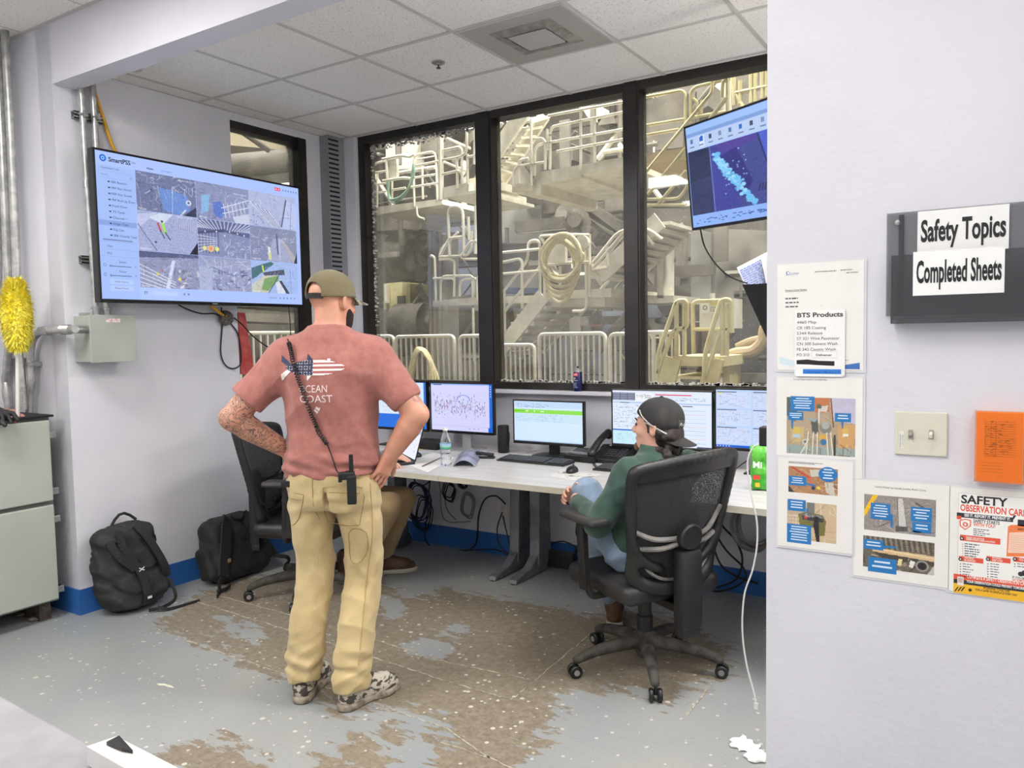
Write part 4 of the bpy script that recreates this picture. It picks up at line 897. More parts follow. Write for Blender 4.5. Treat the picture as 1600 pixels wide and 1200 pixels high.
# cap worn forward, closure opening at the back of the head
def capshape(res,grow=0):
    F=Field(np.array(HC)-.22,np.array(HC)+.24,res);F.ell(T2(0,-.012,.045),(.089+grow,.108+grow,.088+grow),k=0,R=HR);F.box(T2(0,-.006,.005),(.086+grow,.106+grow,.045),rd=.04,k=.03,R=HR) if 0 else None
    return F
F=capshape(.005);F.ell(T2(0,-.008,.018),(.0885,.1075,.06),k=.02,R=HR)
def cc(x,y,z):
    a,b,e=hl_(x,y,z);lowcut=(.018+b*.12)-e;op=.046-np.hypot(a,(e-.022)*1.0);back=np.where(b<-.05,op,-1);return np.maximum(lowcut,back)
F.ell(T2(0,-.012,.04),(.083,.102,.083),k=0,R=HR,op='s');F.cut(cc);cap_=F.build('cap',capm,man)
mb=MB();v=[];f=[]
n=17
for i in range(n):
    a=-1.0+2.0*i/(n-1);x=.082*a;yb=.070+.030*(1-a*a)*1.0;yf=yb+.078*math.sqrt(max(0,1-abs(a)**2.6));zz=.028-.016*a*a
    for y_,dz in ((yb-.02,.004),(yf,-.012)): v+= [T2(x,y_,zz+dz),T2(x,y_,zz+dz-.004)]
for i in range(n-1):
    a=4*i;f+=[(a,a+2,a+6,a+4),(a+1,a+5,a+7,a+3),(a+2,a+3,a+7,a+6),(a,a+4,a+5,a+1)]
mb.add(v,f);mb.build('brim',M('pale_camo_brim','9A927C',.8,col2='5F5A4A',scale=40,lo=.45,hi=.55),cap_,local=True,smooth=True)
P=[T2(.087*math.sin(t)*.98,-.012-.104*math.cos(t),.012) for t in np.linspace(-.62,.62,9)]
mb=MB();[mb.obox(P[i],P[i+1],.004,.022) for i in range(8)];mb.build('strap',M('black_strap','1B1A18',.6),cap_,local=True)
# t-shirt
W_=wrinkle((1.3,1.3,.45),3,.0032,46);W2=wrinkle((.3,.3,1.7),11,.005,50)
F=Field((-.42,-.25,.88),(.46,.25,1.6),.0065)
F.stack([(.935,0,.0,.185,.128),(.99,0,0,.192,.135),(1.04,0,-.0,.186,.130),(1.15,0,0,.180,.125),(1.28,0,-.003,.196,.138),(1.36,0,-.01,.208,.135),(1.425,0,-.014,.17,.11),(1.48,0,-.014,.105,.08),(1.52,0,-.012,.073,.066),(1.55,.002,-.005,.068,.063)],k=0,e=2.4)
for s in (0,1):
    sg=(-1,1)[s];S_=Vector(J['sh'][s]);E_=Vector(J['el'][s]);m_=S_.lerp(E_,.66)+V(sg*.004,0,0)
    F.ell(S_,(.078,.075,.076),k=.06);F.cap(S_,m_,.077,.071,k=.045);F.cap((sg*.04,-.02,1.495),(sg*.15,-.01,1.445),.056,.052,k=.05)
W3_=crease(7,.0085,13,(1.4,1.4,.7))
F.disp(lambda x,y,z:(W_(x,y,z)+W3_(x,y,z))*np.clip((1.46-z)*9,.0,1)-.002+W2(x,y,z)*np.clip((1.12-z)*7,0,1)+.004*np.sin(z*120+x*14+3*np.sin(x*9))*np.clip((1.06-z)*12,0,1))
def sc_(x,y,z):
    r=.935+.012*np.sin(x*11)-z+.0*y
    for s in (0,1):
        S_=np.array(J['sh'][s]);E_=np.array(J['el'][s]);d=(E_-S_)/np.linalg.norm(E_-S_);q=(x-S_[0])*d[0]+(y-S_[1])*d[1]+(z-S_[2])*d[2]-.235
        r=np.maximum(r,np.where((x*(-1,1)[s]>.22),q,-1))
    return np.maximum(r,z-1.542-.25*(-y))
F.cut(sc_);shirt=F.build('t_shirt',shirtm,man)
bv=bvh_of(shirt)
# sleeve and collar seams
pr=colmat('shirt_print',rough=.8)
bd=WM[man.name].to_3x3()@V(0,1,0);bu=V(0,0,1);br=bd.cross(bu)
ctr=WM[man.name]@V(.0,-.2,1.30)
g=Gfx(ctr-br*0,br,bu,eps=.0006)
# fish with stars and stripes
def fish(x,y):
    hx=(x+.02)/.125
    if abs(hx)<1 and abs(y)<.031*(1-abs(hx)**2.2)**.8:
        if hx<-.05: return '2F3550' if not ((round(x*90)+round(y*90))%2==0 and abs((x*90)%1-.5)<.22 and abs((y*90)%1-.5)<.25) else 'E8E0DA'
        return 'EDE5DF' if int((y+.03)/.0085)%2==0 else 'A8605B'
    # tail
    if -.165<x<-.115 and abs(y)<.012+(-.118-x)*.85 and abs(y)>(-.128-x)*.7: return '39405C' if y>0 else 'E8E0DA'
    if -.06<x<-.01 and .012<y<.012+.045*(1-abs((x+.035+ (y-.02)*.5)/.022)): return '2F3550'
    if -.05<x<.01 and -.05<y<-.015 and abs(x+.03-(y+.02)*.9)<.008: return 'E8E0DA'
    if .02<x<.05 and .018<y<.034 and abs(x-.035)<.007: return 'E8E0DA'
    return None
g2=Gfx(ctr+V(0,0,.085)+br*.0,br,bu,eps=.0006);grid_poly(g2,fish,-.17,.11,-.06,.07,110,52)
decal(g2,bv,bd,.0012,'shirt_print',pr,shirt)
g.text('OCEAN',-.085,-.012,.030,'E5D8D2',w=.115);g.text('COAST',-.085,-.052,.030,'E5D8D2',w=.135)
g.poly([(-.03,-.085),(-.018,-.068),(-.008,-.075),(-.002,-.072),(-.006,-.084),(-.018,-.098)],'E5D8D2',2);g.line(-.026,-.076,-.008,-.09,.003,'A8605B',3)
decal(g,bv,bd,.0012,'shirt_lettering',pr,shirt)
# trousers
K1=crease(21,.009,17,(1.2,1.2,1));K2=crease(35,.009,26,(.8,.8,1.1));K3=wrinkle((1,1,1),5,.003,26)
F=Field((-.27,-.25,.05),(.29,.30,1.08),.0065)
F.stack([(.80,-.004,0,.160,.112),(.86,-.006,-.006,.174,.130),(.93,-.006,-.006,.174,.128),(1.0,-.004,0,.168,.120),(1.05,0,0,.160,.115)],k=0,e=2.4)
for s in (0,1):
    sg=(-1,1)[s];h_,k_,a_=[Vector(q) for q in (J['hip'][s],J['kn'][s],J['an'][s])]
    F.chain([h_+V(sg*.002,-.012,-.03),h_.lerp(k_,.5)+V(sg*.005,0,0),k_,k_.lerp(a_,.55)+V(0,-.012,0),a_+V(0,.005,-.015)],[.097,.087,.077,.079,.076],k=.012,n=4)
F.ell((0,-.14,.80),(.010,.05,.09),k=.02,op='s')
F.disp(lambda x,y,z:K1(x,y,z)*np.clip((1.0-z)*5,.2,1)+K3(x,y,z)+K2(x,y,z)*np.clip((.66-z)*2.5,0.05,1)+.004*np.sin(z*75+np.sin(x*30)*1.5)*np.exp(-((z-.80)/.05)**2)+.006*np.sin(z*95+np.sin(x*25+y*20)*1.6)*np.exp(-((z-.16)/.06)**2))
F.cut(lambda x,y,z:np.maximum(np.where(x<0,.085,.075)+.012*np.sin(x*30+y*12)-z,z-1.02));pants=F.build('trousers',khakim,man)
bvp=bvh_of(pants)
stc=M('stitching','9C8556',.8)
def onpx(pts,bvx,off,r,name,mat,parent,n=4,k=5):
    P=[hitpx(bvx,*q,off) for q in [tuple(p)[:2] for p in catmull([V(a,b,0) for a,b in pts],n)]];P=[p for p in P if p is not None];return MB().tube(P,r,k).build(name,mat,parent)
for ln in ([(437,776),(441,768),(470,772),(474,778),(466,812),(452,822),(438,816)],[(505,762),(512,815),(556,821),(563,812),(565,762),(505,762)],[(488,748),(490,790),(500,812)],[(545,835),(552,826),(572,832),(574,860),(560,880),(548,874),(545,835)]): onpx(ln,bvp,.001,.0016,'stitching',stc,pants,n=3)
for ln in ([(438,776),(470,780)],[(508,768),(562,770)]): onpx(ln,bvp,.0015,.0022,'pocket_edge',M('khaki_edge','B39A68',.8),pants)
onpx([(578,755),(582,830),(574,900),(566,980),(560,1040)],bvp,.001,.002,'side_seam',M('khaki_edge','B39A68',.8),pants)
shoe('shoe',hl,tl,man);shoe('shoe',hr,tr_,man)
# phone in the back pocket
ph=thing('mobile_phone','black phone sticking out of the standing man\'s left back pocket','phone',hitpx(bvp,451,757,0))
p0=hitpx(bvp,452,757,.004);ph.location=p0+bd*.004;WM[ph.name]=Matrix.Translation(ph.location);R=Matrix.Rotation(MRZ+.15,3,'Z')@Matrix.Rotation(.1,3,'Y');MB().box((-.032,-.004,-.012),(.032,.006,.014),bev=.005,R=R,c=(0,0,0)).build('case',plasticb,ph,local=True)
# radio with coiled cord
rp=(hitpx(bv,549,740,.0) or hitpx(bvp,549,752,.0));rp=rp-Vector(ray(549,745)).normalized()*.05
radio=thing('two_way_radio','black two-way radio clipped to the standing man\'s right hip','radio',rp)
A=rp;mb=MB();R=Matrix.Rotation(MRZ+.25,3,'Z');mb.box((-.018,-.03,-.118),(.018,.010,-.005),bev=.006,R=R,c=(0,0,0));mb.build('handset',rubber,radio,local=True)
MB().tube([(0,0,-.01),(0,.0,.075)],[.0095,.008],8).build('antenna',rubber,radio,local=True,smooth=True);MB().box((-.045,-.018,-.022),(.014,.016,.008),bev=.005,R=R,c=(0,0,0)).box((-.05,-.02,-.03),(-.036,.0,.004),bev=.003,R=R,c=(0,0,0)).build('belt_clip',plasticb,radio,local=True);MB().cyl((.004,-.012,.0),(.004,-.012,.014),.006,n=10).cyl((-.012,-.012,.0),(-.012,-.012,.012),.005,n=10).build('knob',rubber,radio,local=True)
cp=[(453,538),(458,556),(466,585),(477,615),(489,648),(500,674),(512,694)]
P=[hitpx(bv,*tuple(p)[:2],.012) for p in catmull([V(a,b,0) for a,b in cp],12)];P=[p for p in P if p];n=len(P);mb=MB();H=[];turns=46
Q=[]
for i in range(n-1):
    for j in range(8): Q.append(P[i].lerp(P[i+1],j/8))
tot=len(Q)
for i in range(0,tot):
    d=(Q[min(i+1,tot-1)]-Q[max(i-1,0)]).normalized();u,w_=frame_of(d);a=2*math.pi*turns*i/tot;H.append(Q[i]+(u*math.cos(a)+w_*math.sin(a))*.0075)
cord=thing('microphone_cable','black coiled microphone cord running down the back of the red t-shirt','cable',P[0])
mb.tube(H,.0022,5).build('coil',cablek,cord)
T3=[hitpx(bv,450,531,.004),hitpx(bv,453,538,.010),P[0]];MB().tube([t for t in T3 if t],.0025,6).build('upper_lead',cablek,cord)
T3=[P[-1]]+[hitpx(bv,*q,.006) for q in ((516,706),(522,722),(528,738))]+[rp+V(-.02,-.02,-.0)];MB().tube(catmull([t for t in T3 if t],5),.0025,6).build('lower_lead',cablek,cord)
# ---------------- office chairs ----------------
meshm,nt_,b_=newmat('black_mesh_fabric')
b_.inputs['Base Color'].default_value=(*srgb('2A2A2A'),1);b_.inputs['Roughness'].default_value=.8
_tc_=N(nt_,'ShaderNodeTexCoord');_ck=N(nt_,'ShaderNodeTexVoronoi');_ck.inputs['Scale'].default_value=260;L(nt_,_tc_,'Object',_ck,'Vector');_r=ramp(nt_,[(.25,(.72,)*3),(.42,(1,)*3)]);L(nt_,_ck,'Distance',_r,'Fac');L(nt_,_r,'Color',b_,'Alpha')
chairp=M('dusty_black_plastic','171616',.45,col2='272523',scale=7,lo=.4,hi=.7);based=M('dust_covered_plastic','4A463F',.8,col2='2B2926',scale=14,lo=.4,hi=.6,bump=.3,bscale=60);lumb=M('grey_lumbar_bar','8F8B85',.45,col2='55524E',scale=9);seatm=M('black_seat_leather','1C1B1B',.42,col2='2A2827',scale=6,bump=.15,bscale=160)
def chair(label,loc,rz,base_ang,seat_z=.47,arm_z=.71,hide_right=False):
    t=thing('office_chair',label,'office chair',loc,rz)
    b0=base_ang-rz
    F=Field((-.4,-.4,.0),(.4,.4,.2),.007)
    for k in range(5):
        a=b0+k*2*math.pi/5;c,s=math.cos(a),math.sin(a);F.chain([(0,0,.125),(c*.13,s*.13,.118),(c*.25,s*.25,.10),(c*.325,s*.325,.075)],[.034,.028,.024,.019],k=.02,n=3)
    F.cap((0,0,.08),(0,0,.15),.042,k=.02);F.build('star_base',based,t)
    for k in range(5):
        a=b0+k*2*math.pi/5;c,s=math.cos(a),math.sin(a);p=V(c*.335,s*.335,0);q=V(-s,c,0)
        ca=MB()
        for sg in (-1,1): ca.lathe([(0.0,-.009),(.024,-.009),(.028,-.005),(.028,.005),(.024,.009),(0,.009)],p+q*sg*.018+V(0,0,.028),18,q)
        ca.cyl(p+V(0,0,.03),p+V(0,0,.075),.008,n=8);co=ca.build('caster',plasticb,t,local=True,smooth=True)
        [MB().lathe([(0.0,-.001),(.013,-.001),(.013,.001),(0,.001)],p+q*sg*.0285+V(0,0,.028),14,q).build('hub_cap',M('grey_hub','8B8781',.5),co,local=True) for sg in (-1,1)]
    MB().lathe([(.036,.13),(.036,.24),(.030,.245),(.030,.30),(.02,.30),(.02,seat_z-.08)],(0,0,0),22).build('gas_column',chairp,t,local=True,smooth=True)
    mb=MB().box((-.09,-.14,seat_z-.105),(.09,.14,seat_z-.075),bev=.01).box((-.03,-.25,seat_z-.13),(.03,-.1,seat_z-.10),bev=.008);mb.cyl((.10,.03,seat_z-.09),(.27,.06,seat_z-.10),.006,n=8);mb.cyl((-.1,-.06,seat_z-.11),(-.1,-.06,seat_z-.07),.02,n=12);mb.build('mechanism',chairp,t,local=True)
    F=Field((-.32,-.32,seat_z-.14),(.32,.34,seat_z+.06),.009);F.box((0,.02,seat_z-.045),(.25,.24,.045),rd=.04,k=0);F.ell((0,.22,seat_z-.06),(.22,.06,.04),k=.05)
    F.ell((0,.02,seat_z+.06),(.18,.2,.045),k=.05,op='s');F.build('seat',seatm,t)
    # backrest: curved loop frame with mesh
    def bp(u,v,o=0): # u -1..1 across, v 0..1 up
        w=.195+.075*max(v,0)**.8+.1*min(v,0);return V(u*w,-.235-.075*v-.0+.05*(u*u)*(1-.4*v)-o,seat_z+.035+v*(.475)+.018*u*max(v,0))
    fr=MB();lo=[bp(-1,.0),bp(-.99,.25),bp(-1,.5),bp(-1,.75),bp(-.98,.94),bp(-.88,1.0),bp(-.5,1.02),bp(0,1.03),bp(.5,1.02),bp(.88,1.0),bp(.98,.94),bp(1,.75),bp(1,.5),bp(.99,.25),bp(1,0),bp(.75,-.09),bp(.3,-.12),bp(0,-.12),bp(-.3,-.12),bp(-.75,-.09)]
    F=Field((-.34,-.42,seat_z-.06),(.34,-.1,seat_z+.64),.007);cl=catmull(lo,4,True);n=len(cl)
    for i in range(n):
        v_=(cl[i].z-seat_z-.035)/.475;r=.021+.012*max(0,min(1,(.12-v_)*6)) ;F.cap(cl[i],cl[(i+1)%n],r,k=.01)
    # wide top band and thick lower sides
    for i in range(34):
        u=-.88+1.76*i/33;F.cap(bp(u,.985),bp(u,.90),.012,k=.01)
    for sg in (-1,1):
        F.chain([bp(sg*.97,.3),bp(sg*.80,.14),bp(sg*.45,.06)],[.02,.024,.02],k=.02,n=3)
    F.build('back_frame',chairp,t)
    v=[];f=[];nu,nv=16,20
    for j in range(nv+1):
        for i in range(nu+1): v.append(bp(-.97+1.94*i/nu,-.06+1.05*j/nv,-.004))
    for j in range(nv):
        for i in range(nu): a=j*(nu+1)+i;f.append((a,a+1,a+nu+2,a+nu+1))
    mesh('back_mesh',v,f,meshm,t,local=True,smooth=True)
    for z0,zz in ((.36,.50),(.27,.33)):
        P=[bp(-.93,z0+.07),bp(-.6,z0-.01,.012),bp(-.15,z0-.02,.025),bp(0,z0-.01,.03),bp(.15,z0-.02,.025),bp(.6,z0,.012),bp(.93,zz+.03)] if z0>.3 else [bp(-.93,z0),bp(-.5,z0-.01,.018),bp(-.1,z0+.03,.03),bp(.1,z0+.03,.03),bp(.5,z0+.0,.018),bp(.93,z0+.03)]
        MB().tube(catmull(P,5),.011,8).build('lumbar_bar',lumb,t,local=True,smooth=True)
    for sg in (-1,1): MB().tube(catmull([bp(sg*.86,.18,.004),bp(sg*.74,.06,.012),bp(sg*.5,-.02,.018),bp(sg*.22,-.04,.02)],5),[.007]*15+[.009],8).build('lower_trim',lumb,t,local=True,smooth=True)
    c0=bp(-.02,.36,.05);MB().lathe([(0.0,-.02),(.050,-.02),(.056,-.012),(.056,.012),(.050,.02),(0,.02)],c0,26,(0,1,.12)).build('pivot_disc',chairp,t,local=True,smooth=True)
    MB().box((-.062,-.335,seat_z-.18),(.048,-.272,seat_z+.15),bev=.018).box((-.055,-.33,seat_z-.215),(.04,-.275,seat_z-.17),bev=.012).box((-.03,-.29,seat_z-.125),(.03,-.14,seat_z-.095),bev=.008).build('spine_cover',chairp,t,local=True,smooth=True)
    for sg in (-1,1):
        x=sg*.30;r=MB().tube(rnd([V(sg*.12,.0,seat_z-.09),V(sg*.285,.0,seat_z-.09),V(sg*.30,.01,seat_z-.02),V(sg*.305,.03,arm_z-.03)],.05),.016,8);r.obox(V(x,.02,seat_z-.06),V(sg*.305,.035,arm_z-.02),.022,.055,up=(0,1,0));a_=r.build('armrest',chairp,t,local=True,smooth=True)
        F=Field((x-.09,-.16,arm_z-.06),(x+.09,.22,arm_z+.05),.006);F.box((x,.03,arm_z),(.048,.135,.017),rd=.016,k=0);F.ell((x,.03,arm_z+.035),(.03,.12,.02),k=.02,op='s');F.build('arm_pad',M('worn_arm_pad','2D2C2B',.6,col2='3B3937',scale=6),a_)
    return t
CF=math.atan2(.863,.505) # facing (-.863,.505)
chair2=chair('black mesh-back office chair, dusty star base, in front of the right desk',(-1.355,3.20,0),CF,math.radians(-60),seat_z=.46)
chair1=chair('black mesh-back office chair half hidden behind the standing man',(-3.47,3.17,0),math.radians(-66),math.radians(233),seat_z=.47)
# ---- seated people ----
def torso(F,pel,neck,side,g=0,k=.03,lean=0,top=True):
    up=(neck-pel).normalized();s=(side-up*side.dot(up)).normalized();f=up.cross(s);R=Matrix((s,f,up)).transposed();h=(neck-pel).length
    F.ell(pel+up*.02,(.165+g,.125+g,.11+g),k=k,R=R);F.ell(pel+up*h*.32-f*.01,(.148+g,.118+g,.15),k=.06,R=R);F.ell(pel+up*h*.62-f*.02,(.172+g,.125+g,.17),k=.06,R=R);return up,s,f,R
def seated(label,root,pel,neck,side,sh,el,wr,hip,kn,an,head,hrz,htilt,shirt,pants,skin,hands,hair=None,cap=None,short=False,name='person'):
    t=thing('person',label,'person',root)
    P=[pel,neck]+list(sh)+list(el)+list(wr)+list(kn)+list(an)+[head];A=np.array([tuple(p) for p in P]);lo=A.min(0)-.16;hi=A.max(0)+.18;lo[2]=max(lo[2],.03)
    F=Field(lo,hi,.0075);torso(F,pel,neck,side)
    for s in (0,1):
        F.chain([sh[s],sh[s].lerp(el[s],.5),el[s]],[.056,.050,.040],k=.04,n=3);F.chain([el[s],el[s].lerp(wr[s],.35),wr[s]],[.038,.040,.028],k=.02,n=3)
        F.chain([hip[s],hip[s].lerp(kn[s],.5),kn[s]],[.074,.060,.044],k=.02,n=3);F.chain([kn[s],kn[s].lerp(an[s],.35),an[s]],[.043,.043,.036],k=.02,n=3)
        hand(F,wr[s],*hands[s])
    F.cap(sh[0],sh[1],.05,k=.05);F.cap(neck-V(0,0,.05),head-V(0,0,.03),.054,.052,k=.03)
    HR=Matrix.Rotation(hrz,3,'Z')@Matrix.Rotation(htilt,3,'X');T=headf(F,head,HR);F.build('body',skin,t,local=False)
    for s in (-1,1): MB().lathe([(0,-.012),(.0075,-.010),(.012,-.004),(.012,.004),(.0075,.010),(0,.012)],T(s*.032,.0795,.006),10).build('eye',M('eye_dark','3A322C',.3),t,smooth=True)
    # shirt
    F=Field(lo,hi,.0075);up,sd,fw,R=torso(F,pel,neck,side,g=.016)
    for s in (0,1):
        e=el[s] if not short else sh[s].lerp(el[s],.8);F.chain([sh[s],sh[s].lerp(el[s],.5),e],[.070,.064,.055 if not short else .062],k=.05,n=3)
        if not short: F.chain([el[s],el[s].lerp(wr[s],.4),el[s].lerp(wr[s],.93)],[.053,.051,.037],k=.02,n=3)
    F.cap(sh[0],sh[1],.062,k=.05);F.cap(neck-up*.05,neck+up*.03,.066,.060,k=.04)
    w=wrinkle((1,1,1),int(abs(root[0])*10),.003,38);cr=crease(3,.007,16);F.disp(lambda x,y,z:w(x,y,z)+cr(x,y,z));nk=np.array(neck+up*.045);uu=np.array(up);pl=np.array(pel-up*.05)
    F.cut(lambda x,y,z:np.maximum(np.where(((x-nk[0])**2+(y-nk[1])**2)<.02,(x-nk[0])*uu[0]+(y-nk[1])*uu[1]+(z-nk[2])*uu[2],-1),-((x-pl[0])*uu[0]+(y-pl[1])*uu[1]+(z-pl[2])*uu[2])));F.build('shirt',shirt,t,local=False)
    F=Field(lo,hi,.0075);F.ell(pel+up*.0,(.176,.135,.11),k=.02,R=R)
    for s in (0,1):
        d=(an[s]-kn[s]).normalized();F.chain([hip[s],hip[s].lerp(kn[s],.5),kn[s]],[.096,.084,.070],k=.03,n=3);F.chain([kn[s],kn[s].lerp(an[s],.4),an[s]-d*.05],[.070,.066,.062],k=.02,n=3)
    cr=crease(9,.008,15);F.disp(cr);F.build('trousers',pants,t,local=False)
    return t,HR,T,up
# seated man on the right
pel=V(-1.36,3.21,.545);neck=V(-1.325,3.235,.955);side=V(.505,.863,0)
sh=[V(-1.375,3.09,.885),V(-1.23,3.39,.885)];el=[V(-1.47,2.97,.685),V(-1.50,3.36,.70)];wr=[V(-1.655,3.13,.745),V(-1.69,3.235,.735)]
hip=[V(-1.42,3.13,.54),V(-1.33,3.31,.54)];kn=[V(-1.635,3.195,.765),V(-1.72,3.46,.50)];an=[V(-1.60,3.50,.44),V(-1.705,3.585,.13)]
HD=V(-1.322,3.28,1.078)
# hand tuples: (finger dir, palm normal, side, curl)
m2,HR2,T2_,up2=seated('seated man in dark green long-sleeve shirt and jeans, backwards black cap','{}' and (-1.45,3.25,0),pel,neck,side,sh,el,wr,hip,kn,an,HD,math.radians(94),math.radians(4),dgreen,jeanm,skin2,
 [((-.30,.85,.35),(.75,.2,-.6),-1,(.4,.5,.4)),((-.35,-.85,.3),(.8,0,-.5),1,(.4,.5,.4))])
bootm=M('brown_leather_boot','5E4330',.55,col2='45301F',scale=16,bump=.3,bscale=90)
bsole=M('boot_sole','B6AE9F',.8)
shoe('boot',(-1.665,3.55),(-1.80,3.80),m2,0,bootm,bsole,high=.13);
F=Field((-1.8,3.4,.2),(-1.4,3.95,.6),.006);F.chain([V(-1.60,3.50,.45),V(-1.60,3.56,.42),V(-1.61,3.66,.40),V(-1.62,3.76,.38)],[.05,.045,.042,.035],k=.01);F.build('boot',bootm,m2,local=False)
c=np.array(HD);Rn=np.array(HR2);RT=Rn.T;Q=lambda x,y,z:Vector(c+Rn@np.array([x,y,z]))
def hlc(x,y,z): x,y,z=x-c[0],y-c[1],z-c[2];return [RT[i][0]*x+RT[i][1]*y+RT[i][2]*z for i in range(3)]
F=Field(c-.2,c+.2,.005)
rr=random.Random(4)
F.ell(Q(0,-.05,-.03),(.080,.072,.080),k=0,R=HR2)
for k in range(46):
    a=rr.uniform(-1.75,1.75);r_=.078+rr.uniform(-.004,.012);z=rr.uniform(-.125,-.01);F.ell(Q(r_*math.sin(a)*1.02,-.035-r_*.85*math.cos(a)*1.0,z),(.014,.014,.020),k=.008,R=Matrix.Rotation(rr.uniform(-.6,.6),3,'X')@HR2)
def hcut(x,y,z):
    a,b,e=hlc(x,y,z);return np.maximum(b-(-.016)-np.clip(e*.9,-.0,.03),-(e+.14))
F.cut(hcut);F.build('hair',hairm,m2,local=False)
for s in (-1,1): MB().tube(catmull([Q(s*.072,.035,.035),Q(s*.076,.018,.01),Q(s*.078,.012,-.02)],4),[.006]*9,6).build('sideburn',hairm,m2)
F=Field(c-.16,c+.16,.005);F.ell(Q(0,.078,-.098),(.026,.024,.022),k=0,R=HR2);F.build('goatee',M('thin_beard','7A5A46',.9,bump=.5,bscale=300),m2,local=False)
for s in (-1,1): MB().tube(catmull([Q(s*.012,.096,.026),Q(s*.03,.094,.032),Q(s*.048,.080,.027)],4),.0035,5).build('eyebrow',hairm,m2)
capb=M('dusty_black_cap','2B2A29',.85,col2='4B4844',scale=9,lo=.5,hi=.8,bump=.2,bscale=300,detail=7)
F=Field(c-.22,c+.24,.005);F.ell(Q(0,-.012,.045),(.089,.108,.090),k=0,R=HR2);F.ell(Q(0,-.006,.02),(.0885,.107,.06),k=.02,R=HR2)
F.ell(Q(0,-.010,.04),(.083,.102,.084),k=0,R=HR2,op='s');F.cut(lambda x,y,z:(lambda a,b,e:(.020+b*.44)-e)(*hlc(x,y,z)));cp2=F.build('cap',capb,m2,local=False)
v=[];f=[];n=19
for i in range(n):
    a=-1+2*i/(n-1);x=.084*a;y0=-.060-.036*(1-a*a);ln=.085*math.sqrt(max(0,1-abs(a)**2.8));zz=-.024-.022*a*a
    for k,t_ in enumerate((-.12,.5,1)): p=Q(x*(1-.04*t_),y0-ln*t_,zz-ln*t_*.42);v+=[p,p-V(0,0,.0045)]
for i in range(n-1):
    for k in range(2): a=6*i+2*k;f+=[(a,a+2,a+8,a+6),(a+1,a+7,a+9,a+3)]
    a=6*i;f+=[(a+4,a+5,a+11,a+10),(a,a+6,a+7,a+1)]
MB().add(v,f).build('brim',capb,cp2,smooth=True,auto=1.0)
MB().tube(catmull([Q(-.060,.066,.075),Q(-.082,.045,.05),Q(-.091,.0,.018),Q(-.083,-.06,-.012),Q(-.05,-.100,-.03)],6),.0028,6).build('piping',M('grey_piping','B4AFA8',.6),cp2)
MB().tube(catmull([Q(-.089,.03,.026),Q(-.090,-.03,.004),Q(-.068,-.084,-.020),Q(-.03,-.110,-.030)],6),.0022,6).build('piping',M('grey_piping','B4AFA8',.6),cp2)
MB().lathe([(.0,0),(.009,0),(.007,.005),(0,.007)],Q(0,-.012,.134),12).build('button',capb,cp2)
# cap patch with script lettering, on the left rear panel
bvc=bvh_of(cp2);pc=hitpx(bvc,1069,664,0)
if pc:
    d_=(Vector(ray(1069,664))).normalized();rt_=d_.cross(V(0,0,1)).normalized();g=Gfx(pc-rt_*.022-V(0,0,.02),rt_,V(.0,0,1),eps=.0005)
    grid_poly(g,lambda x,y:'6A6864' if (x<.0016 or x>.0424 or y<.0016 or y>.0384) else '45433F',0,.044,0,.04,22,20)
    g.text('Realt',.004,.016,.014,'DAD8D4',w=.036,shear=.25);decal(g,bvc,d_,.0012,'patch',colmat('printed_cloth',rough=.8),cp2)
# seated man behind the standing one
pel=V(-3.45,3.18,.555);neck=V(-3.42,3.22,1.00);side=V(-.37,.93,0)*-1
sh=[V(-3.50,3.37,.92),V(-3.36,3.04,.92)];el=[V(-3.34,3.50,.72),V(-3.20,3.16,.70)];wr=[V(-3.11,3.50,.795),V(-3.06,3.32,.795)]
hip=[V(-3.45,3.28,.55),V(-3.40,3.12,.55)];kn=[V(-3.08,3.60,.52),V(-3.01,3.40,.53)];an=[V(-3.32,3.66,.13),V(-3.33,3.46,.13)]
m3,HR3,T3_,up3=seated('seated man in brown khaki trousers and brown boots, mostly hidden behind the standing man',(-3.4,3.25,0),pel,neck,side,sh,el,wr,hip,kn,an,V(-3.37,3.25,1.14),math.radians(-70),0,cloth('grey_work_shirt','70747A'),khaki2,skin2,
 [((.85,.3,-.1),(0,0,-1),-1,(.15,.25,.2)),((.85,.45,-.1),(0,0,-1),1,(.15,.25,.2))])
shoe('boot',(-3.45,3.40),(-3.30,3.62),m3,0,bootm,bsole,high=.06);shoe('boot',(-3.38,3.62),(-3.20,3.83),m3,0,bootm,bsole,high=.06)
c=np.array((-3.37,3.25,1.14));Rn=np.array(HR3);RT=Rn.T
F=Field(c-.2,c+.2,.006);F.ell(Q(0,-.02,.038),(.082,.102,.088),k=0,R=HR3);F.cut(lambda x,y,z:(lambda a,b,e:np.maximum(b-.04-e*.4,-(e+.03+b*.3)))(*hlc(x,y,z)));F.build('hair',hairm,m3,local=False)
